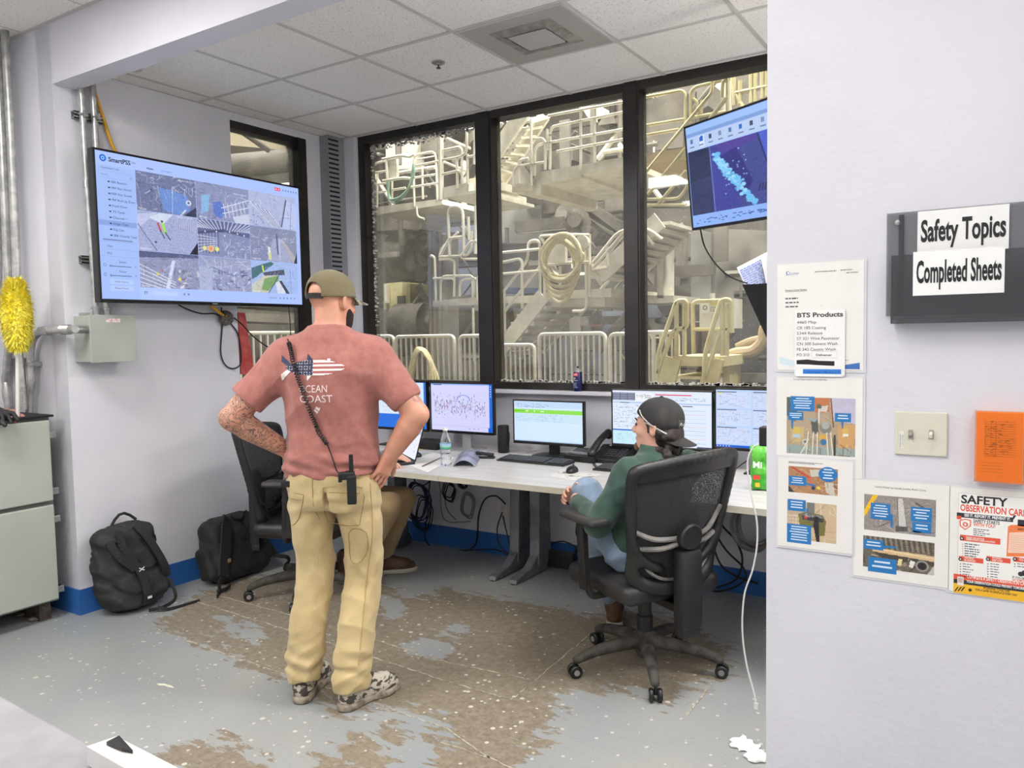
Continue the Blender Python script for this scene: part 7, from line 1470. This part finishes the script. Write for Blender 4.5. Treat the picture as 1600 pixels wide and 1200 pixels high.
# smoky wall pocket with two hand-made labels
smoke,nt_,b_=newmat('smoky_acrylic');b_.inputs['Base Color'].default_value=(*srgb('4A4A4E'),1);b_.inputs['Roughness'].default_value=.12;b_.inputs['Alpha'].default_value=.55
t=thing('wall_pocket','smoky plastic wall pocket labelled Safety Topics and Completed Sheets','wall pocket',aty(1490,505,YN))
YP=YN-.055;a=aty(1386,334,YN-.004);b=aty(1391,506,YP);f=aty(1386,400,YP);xr=.30
smoke2,nt_,b_=newmat('pale_smoky_acrylic');b_.inputs['Base Color'].default_value=(*srgb('77777B'),1);b_.inputs['Roughness'].default_value=.15;b_.inputs['Alpha'].default_value=.45
MB().box((a.x,YN-.006,b.z+.02),(xr,YN-.003,a.z)).build('back_plate',smoke2,t)
MB().box((b.x,YP,b.z+.012),(xr,YP+.003,f.z)).box((b.x,YP,b.z),(xr,YN-.006,b.z+.012)).box((b.x,YP+.003,b.z),(b.x+.003,YN-.006,f.z)).build('front_pocket',smoke,t,bev=.004)
MB().box((b.x+.012,YN-.010,b.z+.03),(b.x+.024,YN-.006,a.z-.006),bev=.002).build('mounting_rib',smoke,t);MB().lathe([(0.0,0),(.006,0),(.007,.003),(0,.004)],aty(1403,348,YN-.006),14,(0,-1,0)).build('screw',galv,t)
def lab(tl,br,y,s,dy,bold=False):
    a=aty(*tl,y);b=aty(*br,y);p=MB().box((a.x,y-.0008,b.z),(b.x,y,a.z)).build('label_card',M('label_card','F2F2F0',.5),t);g=Gfx(V(a.x,y-.001,b.z),(1,0,0),(0,0,1),eps=.0002);w,h=b.x-a.x,a.z-b.z;g.text(s,w*.04,h*.30,h*.50,'141414',w=w*.93,bold=True);g.build('lettering',p)
lab((1434,331),(1576,389),YN-.0065,'Safety Topics',0);lab((1427,394),(1569,457),YP-.0005,'Completed Sheets',0)
for k,(x,z) in enumerate(((-.29,.70),(.05,.56),(-.47,.70),(-.20,.60))): pass
# ---------------- white charging cable at the wall edge ----------------
t=thing('charging_cable','white charging cable hanging down beside the right wall edge','cable',aty(1182,1106,2.5))
YC=2.47;pts=[(1194,693),(1178,698),(1168,722),(1172,765),(1182,810),(1183,850),(1176,890),(1164,925),(1160,965),(1161,1000),(1167,1040),(1178,1082),(1181,1098)]
MB().tube(catmull([aty(*p,YC) for p in pts],5),.0028,6).build('cable_run',M('white_cable','E2E0DC',.5),t,smooth=True);a=aty(1181,1098,YC);MB().box(a+V(-.006,-.003,-.022),a+V(.007,.003,0),bev=.002).build('plug',white_pl,t);a=aty(1194,681,YC);MB().box((a.x-.01,YC-.025,a.z-.03),(XJ-.001,YC+.02,a.z+.03),bev=.004).build('charger',plasticb,t)
# crumpled paper and chips on the floor
F=Field((-.16,-.1,0),(.16,.1,.05),.005);F.ell((0,0,.0),(.10,.045,.014),k=0);F.ell((.07,-.03,.0),(.04,.03,.02),k=.01);F.disp(wrinkle((1,1,1),9,.007,90));F.cut(lambda x,y,z:.001-z+0*x+0*y);a=atz(1165,1167,0);t=thing('crumpled_paper','crumpled white paper scrap on the floor at the foot of the right wall','paper scrap',a,-.5);F.build('scrap',pap,t)
a=atz(258,1071,0);tag(MB().prism([a+V(*q,0.0005) for q in ((-.05,-.01),(-.02,.008),(.03,.012),(.06,.004),(.03,-.004),(.0,-.003),(-.02,-.014))],(0,0,.001)).build('paint_chip',M('pale_chip','DEDAC6',.7)),'pale torn strip on the grey floor left of the standing man','scrap')
# ---------------- ceiling fittings ----------------
vx,vy=VENT;ventm=M('vent_grey','A09C96',.7,col2='86827B',scale=3,lo=.4,hi=.65)
def vent_mat():
    m,nt,b=newmat('perforated_metal');tc=N(nt,'ShaderNodeTexCoord');v=N(nt,'ShaderNodeTexVoronoi');v.inputs['Scale'].default_value=110;v.inputs['Randomness'].default_value=0;L(nt,tc,'Object',v,'Vector');r=ramp(nt,[(.30,srgb('4F4B46')),(.42,srgb('BDB9B2'))]);L(nt,v,'Distance',r,'Fac');L(nt,r,'Color',b,'Base Color');b.inputs['Roughness'].default_value=.6;return m
t=thing('ceiling_vent','square perforated ceiling vent with a grey dirty ring around its middle plate','ceiling vent',(vx+.305,vy+.29,CB-.006))
pm=vent_mat();MB().box((vx+.014,vy+.014,CB-.004),(vx+.596,vy+.573,CB+.004)).build('perforated_face',pm,t)
mb=MB();[mb.box(a,b) for a,b in (((vx+.006,vy+.006,CB-.006),(vx+.02,vy+.581,CB+.004)),((vx+.59,vy+.006,CB-.006),(vx+.604,vy+.581,CB+.004)),((vx+.02,vy+.006,CB-.006),(vx+.59,vy+.02,CB+.004)),((vx+.02,vy+.567,CB-.006),(vx+.59,vy+.581,CB+.004)))];mb.build('frame',gridm,t)
mb=MB();v=[];cx,cy=vx+.305,vy+.293
for h,z in ((.175,CB-.0045),(.115,CB-.016)):
    for sx,sy in ((-1,-1),(1,-1),(1,1),(-1,1)): v.append((cx+sx*h,cy+sy*h,z))
mb.add(v,[(0,1,5,4),(1,2,6,5),(2,3,7,6),(3,0,4,7)]);mb.build('dusty_ring',M('dusty_ring','7F7A72',.8,col2='9B968E',scale=14),t);MB().box((cx-.105,cy-.105,CB-.018),(cx+.105,cy+.105,CB-.013)).build('centre_plate',pm,t)
a=atz(685,98,CB);t=thing('sprinkler_head','recessed sprinkler head in a ceiling tile','sprinkler',a);MB().lathe([(0.0,-.012),(.012,-.012),(.014,-.004),(.034,-.003),(.036,.0),(0,.002)],(0,0,0),20).build('escutcheon',galv,t,local=True,smooth=True);MB().lathe([(0.0,-.03),(.013,-.03),(.013,-.027),(.004,-.026),(.004,-.012),(0,-.012)],(.0,0,0),14).build('deflector',M('dark_brass','4B443A',.4,.6),t,local=True)
a=atz(205,108,CB);tag(MB().lathe([(0.0,-.002),(.05,-.002),(.055,.0),(.0,.001)],a,24).build('ceiling_grommet',M('grommet_putty','C2BEB6',.7)),'round putty coloured cover on the ceiling above the television','ceiling cover')
# ---------------- conduits, brackets and box on the left wall ----------------
def strut(z,y0,y1,lab,x=XL,vert=False):
    t=thing('conduit_bracket',lab,'bracket',(x,(y0+y1)/2,z));mb=MB();mb.box((x,y0,z-.02),(x+.004,y1,z+.02)).box((x,y0,z+.014),(x+.03,y1,z+.02)).box((x,y0,z-.02),(x+.03,y1,z-.014)).box((x+.026,y0,z+.006),(x+.03,y1,z+.02)).box((x+.026,y0,z-.02),(x+.03,y1,z-.006));mb.build('channel',galv,t);return t
for z,lb in ((2.73,'upper galvanised channel bracket holding the conduits above the television'),(1.955,'lower galvanised channel bracket at the left edge of the television')):
    t=strut(z,2.37,2.53,lb)
    for y in (2.405,2.475):
        if z<2: continue
        MB().tube([V(XL+.052+.020*math.cos(a),y+.020*math.sin(a),z) for a in np.linspace(-1.7,1.7,9)],.005,6).build('clamp',galv,t);MB().box((XL+.06,y-.008,z-.016),(XL+.09,y+.008,z+.016)).build('clamp_bolt',galv,t)
condm=M('steel_conduit','C3C3BF',.35,.55,col2='A3A3A0',scale=20)
for k,(y0,y1) in enumerate(((2.405,2.425),(2.470,2.485))):
    t=thing('steel_conduit',['left of the two steel conduits running from the header to the grey wall box','right of the two steel conduits running from the header to the grey wall box'][k],'conduit',(XL+.05,y1,1.66),group='conduits above the wall box')
    MB().tube([(XL+.05,y0,CB),(XL+.05,y0+.003,2.5),(XL+.05,y1,1.70),(XL+.05,y1,1.655)],.0165,14).build('pipe',condm,t,smooth=True);MB().lathe([(.019,0),(.019,.03),(.024,.03),(.024,.04),(.0165,.045)],(XL+.05,y1,1.652),14).build('connector',galv,t)
    MB().lathe([(.0165,-.02),(.0195,-.02),(.0195,.02),(.0165,.02)],(XL+.05,(y0+y1)/2-.004,2.36),14).build('coupling',galv,t)
P=[atx(*q,XL+.02) for q in ((146,135),(160,180),(176,228),(196,260))];tag(MB().tube(catmull([V(P[0].x,P[0].y,CB)]+P,4),.009,8).build('yellow_cable',M('yellow_cable','E0A51C',.5),smooth=True),'yellow cable dropping from the ceiling behind the large television','cable')
boxm=M('grey_green_enclosure','A9ADA5',.45,col2='A0A49C',scale=3)
t=thing('junction_box','grey steel junction box on the left wall under the television','junction box',(XL+.07,2.46,1.38))
bx0,bx1,by0,by1,bz0,bz1=XL+.001,XL+.15,2.325,2.575,1.395,1.645
MB().box((bx0,by0,bz0),(bx1,by1,bz1),bev=.004).build('box_body',boxm,t);MB().box((bx1+.001,by0-.004,bz0-.004),(bx1+.016,by1+.004,bz1+.004),bev=.003).build('cover',boxm,t);MB().box((bx1+.0165,by0+.085,bz1-.036),(bx1+.017,by0+.165,bz1-.016)).build('warning_sticker',M('pink_sticker','E6D6D4',.5,col2='C98A84',scale=60,lo=.5,hi=.6),t)
MB().box((bx0,by0+.03,bz1),(bx0+.003,by0+.09,bz1+.02)).build('mounting_tab',boxm,t)
t=thing('conduit_elbow','galvanised conduit bending from the junction box down the pier to the grey cabinet','conduit',(-4.62,2.22,1.10))
xx=XL+.075;P=[V(xx,2.30,1.575),V(xx,2.20,1.575)]
pth=catmull([V(-4.12,2.235,1.572),V(-4.30,2.235,1.57),V(-4.43,2.235,1.568),V(-4.50,2.235,1.555),V(-4.565,2.235,1.51),V(-4.59,2.235,1.44),V(-4.595,2.235,1.36),V(-4.60,2.235,1.28),V(-4.63,2.235,1.2),V(-4.64,2.235,1.10)],5)
MB().tube(pth,.020,14).build('pipe',condm,t,smooth=True);MB().box((-4.47,2.212,1.545),(-4.38,2.262,1.592),bev=.014).build('pull_elbow',galv,t)
mb=MB();[mb.lathe([(.021,0),(.027,.006),(.021,.012)],(-4.25+.014*k,2.235,1.571),14,(1,0,0)) for k in range(6)];mb.tube(catmull([V(-4.20,2.235,1.571),V(-4.16,2.245,1.571),V(-4.155,2.29,1.571),V(-4.17,2.330,1.571)],5),.021,12);mb.build('flexible_coupling',galv,t,smooth=True)
MB().box((-4.63,2.215,1.375),(-4.56,2.28,1.40),bev=.003).build('strap',galv,t)
# pipes on the near room's left wall
PX=[[(-8,200),(-4,400),(0,560),(10,600),(14,640)],[(2,200),(11,400),(16,500),(12,560),(6,640)],[(16,200),(25,400),(27,520),(33,580),(37,640)]]
for k,(y0,y1,lab) in enumerate(((1.62,1.70,'farthest left of the conduits behind the yellow duster'),(1.82,1.86,'middle conduit behind the yellow duster'),(2.02,2.05,'conduit nearest the pier behind the yellow duster'))):
    t=thing('steel_conduit',lab,'conduit',(XLN+.05,y1,1.1),group='conduits on the near left wall');Pq=[aty(x,y,2.2) for x,y in PX[k]];MB().tube(catmull([V(Pq[0].x,2.2,CN)]+Pq,5),.021,12).build('pipe',condm,t,smooth=True)
t=thing('conduit_bracket','galvanised channel across the conduits behind the yellow duster','bracket',(XLN,1.9,1.47));a=aty(0,565,2.24);MB().box((-4.86,2.225,a.z-.02),(-4.66,2.255,a.z+.02)).build('channel',galv,t)
# grey cabinet
t=thing('electrical_cabinet','pale green grey steel cabinet at the left edge with two stacked doors','cabinet',(-4.55,1.7,.1))
cx1=-4.335;cy0,cy1=1.15,2.20;cabm=M('pale_green_enamel','AEB4A9',.4,col2='A8AEA3',scale=2)
MB().box((XLN+.005,cy0,.10),(cx1-.028,cy1,1.105),bev=.004).build('cabinet_body',M('dark_cabinet_gasket','6E736C',.6),t)
for z0,z1,n in ((.655,1.090,'door'),(.115,.632,'door')):
    d=MB().box((cx1-.025,cy0+.01,z0),(cx1,cy1-.012,z1),bev=.006).build(n,cabm,t);[MB().box((cx1-.02,cy1-.013,z),(cx1-.008,cy1+.022,z+.035),bev=.003).build('hinge_clamp',galv,d) for z in (z0+.03,z1-.10)]
[MB().box((XLN+.05,y-.03,0),(cx1-.06,y+.03,.10)).build('plinth_rail',M('rusty_plinth','5A4F47',.9,col2='3A332E',scale=20),t) for y in (cy0+.05,cy1-.06)]
MB().box((XLN+.01,cy0,1.106),(cx1+.004,cy1+.01,1.118),bev=.003).build('rubber_mat',rubber,t)
F=Field((-4.85,1.2,0),(-4.2,2.25,.09),.012);rr=random.Random(8)
for k in range(26): F.ell((rr.uniform(-4.7,-4.34),rr.uniform(1.3,2.15),.0),(rr.uniform(.03,.07),rr.uniform(.03,.07),rr.uniform(.012,.04)),k=.01)
F.cut(lambda x,y,z:.001-z+0*x+0*y);tag(F.build('floor_debris',M('dirt_debris','6A5C4E',.95,col2='A89E8C',scale=24,lo=.45,hi=.6),local=True),'heap of dirt and debris under the grey cabinet','debris',kind='stuff')
# gloves on the cabinet
def glove(lab,c,rz,mat,tilt=0):
    t=thing('work_glove',lab,'glove',c,rz,group='gloves on the cabinet');F=Field((-.09,-.15,-.06),(.09,.16,.07),.005);F.box((0,-.02,.02),(.045,.06,.018),rd=.017,k=0)
    for i,x in enumerate((-.034,-.012,.011,.033)): F.chain([(x,.03,.02),(x*1.15,.075,.018),(x*1.3,.115,-.01-.01*i)],[.013,.012,.011],k=.008)
    F.chain([(.04,-.03,.02),(.07,.0,.02),(.075,.03,.01)],[.014,.012,.011],k=.012);F.cap((0,-.07,.02),(0,-.12,.022),.035,.042,k=.02);F.disp(wrinkle((1,1,1),int(rz*10)+3,.003,70));F.build('glove_body',mat,t)
glove('black rubber work glove drooping over the front of the grey cabinet',(-4.36,1.955,1.125),-1.7,M('black_glove','232325',.6));glove('dusty pink work glove lying behind the black one on the cabinet',(-4.48,2.00,1.125),-1.2,M('pink_glove','B98078',.8,col2='9B6A64',scale=30))
# yellow duster
dc=aty(26,492,2.06);t=thing('feather_duster','bright yellow fluffy duster on a white pole standing on the cabinet','duster',V(-4.50,2.06,1.12))
base=V(dc.x-.05,2.06,1.12);top=V(dc.x,2.06,dc.z-.06);MB().tube([base,top],.0095,10).build('pole',white_pl,t,smooth=True);MB().tube([top.lerp(base,.13),top.lerp(base,-.02)],.013,10).build('collar',M('blue_collar','3A4A9A',.4),t,smooth=True)
v=[];f=[];rr=random.Random(6)
for k in range(5200):
    th=rr.uniform(0,6.283);h=rr.uniform(-.17,.175);rb=.084*math.sqrt(max(.08,1-(h/.18)**2));d=V(math.cos(th),math.sin(th),rr.uniform(-.7,.5)+h*6).normalized();p=dc+V(math.cos(th)*rb*.7,math.sin(th)*rb*.7,h);ln=rr.uniform(.018,.045);s=d.cross(V(0,0,1)).normalized()*.0035;q=p+d*ln+V(0,0,rr.uniform(-.015,.008));k0=len(v);v+=[p-s,p+s,p.lerp(q,.6)+s*.8,q,p.lerp(q,.6)-s*.8];f+=[(k0,k0+1,k0+2,k0+4),(k0+4,k0+2,k0+3)]
ym=M('yellow_fluff','F7E63A',.9,col2='FBF06A',scale=30);F=Field(dc-V(.1,.1,.2),dc+V(.1,.1,.2),.008);F.ell(dc,(.072,.072,.165),k=0);fb=F.build('head_core',ym,t,local=False);tag(MB().add(v,f).build('fibres',ym,t),kind='stuff')
# ---------------- wiring under the large television ----------------
X5=XL+.025
hub=atx(351,497,X5);t=thing('cable_splitter','small round black and clear power splitter hanging under the large television','splitter',hub);MB().lathe([(0.0,0),(.045,0),(.05,.012),(.045,.03),(0,.034)],hub,22,(1,0,0)).build('splitter_body',M('clear_grey_plastic','6D675F',.3,col2='3A3634',scale=60),t);MB().lathe([(0.0,0),(.005,0),(.004,.004),(0,.005)],hub+V(.034,-.012,.012),10,(1,0,0)).build('indicator_lamp',M('orange_lamp','FF8A3A',.3),t)
def wcab(lab,pts,r=.0045,name='black_cable',mat=cablek,x=X5): return tag(MB().tube(catmull([atx(*p,x) for p in pts],6),r,6).build(name,mat,smooth=True),lab,'cable')
wcab('black cable sagging left under the large television to the splitter',[(278,476),(295,484),(315,490),(335,490),(345,495)],x=XL+.03);wcab('black cable looping down the left wall from the splitter',[(346,480),(347,510),(345,550),(352,570),(365,576),(376,568),(376,545),(371,520),(360,505)],x=XL+.012)
wcab('black cable running from the splitter down right towards the window',[(366,497),(378,507),(395,525),(415,540),(450,560)],x=XL+.02);wcab('thin black cable hanging straight down from the lower right of the television',[(451,480),(453,500),(455,540),(458,600)],x=-4.10,r=.0035)
wcab('orange tipped yellow cord entering the splitter',[(330,478),(338,484),(349,493)],r=.009,name='yellow_cable',mat=M('yellow_cable','E0A51C',.5),x=XL+.05)
P=[atx(*q,XL-.03) for q in ((372,488),(383,489),(398,585),(377,585))];P2_=MB().prism(P,(-.012,0,0));tag(P2_.build('red_board',M('red_board','B9453F',.7,col2='C9615A',scale=14)),'faded red tapered board leaning in the small side window','board')
# outlets and loose cables under the desks
t=thing('power_outlet','white power outlet on the back wall beside the desk legs','outlet',aty(797,815,YB-.01));a=aty(778,785,YB-.006);MB().box((a.x,YB-.008,.235),(a.x+.075,YB-.0005,.365),bev=.003).build('outlet_plate',white_pl,t)
for z in (.268,.328): MB().box((a.x+.022,YB-.0095,z-.015),(a.x+.053,YB-.0078,z+.015),bev=.001).build('socket',M('socket_cream','CFCBC2',.5),t)
rr=random.Random(12)
def loops(lab,px,py,w,h,n,mat,r=.005,y=YB-.06):
    c=aty(px,py,y);t=thing('cable_coil',lab,'cable coil',c);mb=MB();
    for k in range(n):
        a,b=w*rr.uniform(.8,1.1),h*rr.uniform(.8,1.1);o=V(rr.uniform(-.015,.015),-.014*k*.5,rr.uniform(-.02,.02));mb.tube([c+o+V(a*math.cos(t_),.01*math.sin(3*t_),b*math.sin(t_)) for t_ in np.linspace(0,6.283,26)[:-1]],r,6,closed=True)
    mb.build('coil_loops',mat,t,smooth=True)
bluec=M('dark_blue_cable','1E2A56',.5);greyc=M('grey_cable','8F8C88',.5)
loops('dark blue cable coil hanging under the left desk',655,785,.11,.14,5,bluec);loops('black cable coil hanging under the left desk next to the blue one',662,800,.08,.12,3,cablek,.004);loops('small black cable loop tied under the desk',703,768,.05,.07,3,cablek,.005)
loops('tight black cable coil right of the blue coil under the desk',727,750,.035,.05,4,cablek,.005);loops('grey cable coil hanging left of the power outlet',733,790,.06,.09,4,greyc,.005);loops('grey brown cable coil under the desk at the right wall edge',1180,820,.11,.13,8,greyc,.006)
def bcab(lab,pts,r=.0045,mat=cablek,y=YB-.05,grp=None):
    o=tag(MB().tube(catmull([aty(*p,y) for p in pts],6),r,6).build('black_cable' if mat is cablek else 'grey_cable',mat,smooth=True),lab,'cable',grp);return o
bcab('black cable running from the desk edge down to the blue coil',[(645,738),(650,755),(662,758),(672,750),(668,738)]);bcab('long black cable sweeping from the desk across the baseboard to the outlet',[(672,745),(668,800),(664,840),(680,856),(720,860),(770,858),(797,868)]);bcab('black cable arching from the outlet over to the left',[(790,788),(775,775),(758,780),(748,805),(745,845),(735,858)],.0055)
bcab('black cord from the outlet down to the floor',[(785,800),(777,825),(780,850),(795,866)]);bcab('second black cord curling from the outlet to the floor',[(786,806),(790,825),(796,850),(798,866)]);bcab('grey cable hanging straight down behind the left desk',[(685,742),(688,770),(690,800),(700,815),(735,815)],mat=greyc);bcab('grey cable hanging beside the black loop',[(693,742),(694,770),(698,795),(712,812)],mat=greyc)
bcab('black cable along the floor right of the desk legs',[(850,862),(862,850),(880,846),(900,856),(890,868),(870,872)]);bcab('black cable hanging in front of the baseboard left of the right chair',[(905,800),(900,830),(905,850),(895,872)]);bcab('black cable drooping under the desk edge above the right armrest',[(872,765),(885,785),(905,798)])
for k,pts in enumerate(([(1115,790),(1118,830),(1135,860),(1160,885),(1165,905),(1140,920),(1110,925)],[(1120,790),(1128,820),(1150,845),(1160,875),(1150,905),(1120,918)],[(1110,800),(1112,840),(1125,880),(1150,900),(1185,912)])):
    bcab(['black cable falling behind the right chair to the floor, nearest the chair','black cable falling behind the right chair in the widest curve','black cable falling behind the right chair and running to the wall edge'][k],pts,.006)
tag(MB().box(aty(845,880,YB-.1)+V(0,-.04,-.0),aty(900,868,YB-.1)+V(0,0,.02),bev=.004).build('power_strip',plasticb),'black power strip lying on the floor behind the right chair','power strip')
# ---------------- backpacks ----------------
packm=M('black_pack_fabric','1E1D1C',.75,col2='2A2928',scale=10,bump=.25,bscale=200);strapm=M('black_strap_webbing','232221',.8,bump=.3,bscale=300)
# first backpack: leans on the wall, straps facing the room
bp1=thing('backpack','tall black backpack with a small white logo leaning on the wall nearest the pier','backpack',(-4.13,2.50,0),0)
R=Matrix.Rotation(math.radians(-8),3,'Y')@Matrix.Rotation(math.radians(4),3,'X')
def bl(x,y,z): return R@V(x,y,z)
F=Field((-.24,-.26,-.02),(.24,.26,.60),.007);F.box(bl(0,0,.25),(.095,.17,.235),rd=.085,k=0,R=R);F.box(bl(-.05,0,.20),(.09,.155,.18),rd=.08,k=.03,R=R);F.ell(bl(.0,-.15,.22),(.07,.05,.14),k=.03,R=R);F.ell(bl(.09,.02,.10),(.03,.15,.09),k=.04,R=R)
F.disp(wrinkle((.6,1,1.4),4,.006,40));F.cut(lambda x,y,z:.002-z+0*x+0*y);F.build('pack_body',packm,bp1)
MB().tube([bl(-.01+.0*k,-.045+.03*k+.0,.485+.055*math.sin(math.pi*k/5)*1.0) for k in range(6)],.008,8).build('carry_handle',strapm,bp1,local=True,smooth=True)
def straps(parent,paths,w=.035,th=.010,name='shoulder_strap'):
    for P in paths:
        Q_=catmull([V(*p) for p in P],5);mb=MB()
        for a,b in zip(Q_,Q_[1:]): mb.obox(a,b,w,th,up=(1,0,0))
        mb.build(name,strapm,parent,local=True)
f=lambda x,y,z:tuple(bl(x,y,z))
straps(bp1,[[f(.09,-.06,.46),f(.118,-.075,.38),f(.122,-.03,.27),f(.128,-.005,.2),f(.135,.0,.08),f(.12,-.0,.03)],[f(.09,.04,.47),f(.115,.07,.40),f(.12,.11,.30),f(.115,.145,.20),f(.09,.16,.13)],[f(.09,-.13,.42),f(.112,-.10,.33),f(.12,-.03,.24)]],w=.042)
straps(bp1,[[(.17,.02,.03),(.2,.05,.014),(.21,.10,.008),(.215,.18,.006),(.22,.25,.006)],[f(.10,.165,.12),(.16,.14,.05),(.17,.06,.02),(.15,-.02,.02)]],w=.018,th=.006,name='hanging_strap')
g=Gfx(WM[bp1.name]@bl(.138,-.022,.225),(0,1,0),(0,0,1));g.poly([(0,0),(.012,.006),(0,.012),(-.0,.018),(.016,.010),(.032,.018),(.032,.012),(.020,.006),(.032,0),(.032,-.006),(.016,.002),(0,-.006)],'E8E8E8');g.build('logo',bp1)
g=Gfx(WM[bp1.name]@bl(.150,-.012,.062),(0,1,0),(0,0,1));g.rect(0,0,.026,.014,'D8D8D8');g.build('white_tag',bp1)
bp2=thing('backpack','wide black backpack with broad shoulder straps standing against the blue baseboard','backpack',(-4.08,3.18,0),math.radians(4))
R=Matrix.Rotation(math.radians(-16),3,'Y');F=Field((-.26,-.30,-.02),(.24,.30,.52),.007)
F.box(bl(0,0,.20),(.085,.215,.195),rd=.06,k=0,R=R);F.box(bl(-.04,.02,.33),(.07,.16,.075),rd=.05,k=.02,R=R);F.box(bl(-.01,-.22,.14),(.06,.035,.10),rd=.03,k=.02,R=R)
F.disp(wrinkle((1,1,1),14,.004,30));F.cut(lambda x,y,z:.002-z+0*x+0*y);F.build('pack_body',packm,bp2)
straps(bp2,[[f(.075,-.07,.385),f(.10,-.11,.33),f(.10,-.15,.22),f(.10,-.19,.12),f(.11,-.22,.05)],[f(.075,.05,.385),f(.10,.08,.32),f(.10,.13,.2),f(.10,.17,.12),f(.10,.19,.07)]],w=.075,th=.014)
straps(bp2,[[f(.11,-.22,.06),(.10,-.26,.05),(.14,-.30,.012),(.19,-.36,.008)],[(.12,-.2,.02),(.15,-.26,.02),(.12,-.3,.01)],[f(.10,.2,.07),(.14,.25,.08),(.12,.29,.04),(.1,.27,.01)]],w=.024,th=.007,name='hanging_strap')
MB().tube([bl(.08+.02*math.sin(math.pi*k/6),-.045+.017*k,.395-.035*math.sin(math.pi*k/6)) for k in range(7)],.010,8).build('carry_handle',strapm,bp2,local=True,smooth=True)
g=Gfx(WM[bp2.name]@bl(.112,-.172,.12),(0,1,0),(0,0,1));g.rect(0,0,.024,.024,'B08F6A');g.build('leather_patch',bp2)
# ---------------- foreground table at the lower left ----------------
T0=atz(0,1085,.80);T1=atz(212,1200,.80);d=(T1-T0).normalized();nrm=V(-d.y,d.x,0);
if nrm.y>0: nrm=-nrm
A_=T0-d*.9;B_=T1+d*.35
t=thing('work_table','light grey table corner in the lower left foreground','table',((A_.x+B_.x)/2,(A_.y+B_.y)/2,0))
MB().prism([V(A_.x,A_.y,.765),V(B_.x,B_.y,.765),V(B_.x,B_.y,.765)+nrm*.7,V(A_.x,A_.y,.765)+nrm*.7],(0,0,.035)).build('table_top',M('grey_table_top','8E8C90',.35,col2='A3A1A4',scale=4),t,bev=.006)
for p in (A_+d*.08+nrm*.06,B_-d*.08+nrm*.06,A_+d*.08+nrm*.64,B_-d*.08+nrm*.64): MB().cyl(V(p.x,p.y,0),V(p.x,p.y,.764),.022,n=14).build('leg',legm,t)
z=.803;c0,c1,c2,c3=[atz(*q,z+.03) for q in ((135,1168),(182,1152),(275,1200),(250,1225))]
t=thing('document_binder','white sided binder with a black corner lying on the foreground table','binder',V((c0.x+c2.x)/2,(c0.y+c2.y)/2,.801))
c3=atz(215,1215,z+.03);MB().prism([V(p.x,p.y,z) for p in (c0,c1,c2+(c2-c1),c3+(c2-c1))],(0,0,.032)).build('binder_body',M('white_binder','D2CFCC',.4),t)
k0,k1,k2=[atz(*q,z+.045) for q in ((166,1153),(186,1143),(207,1166))];MB().prism([V(p.x,p.y,z+.0325) for p in (k0,k1,k2,atz(190,1163,z+.045))],(0,0,.006)).build('black_corner',plasticb,t)
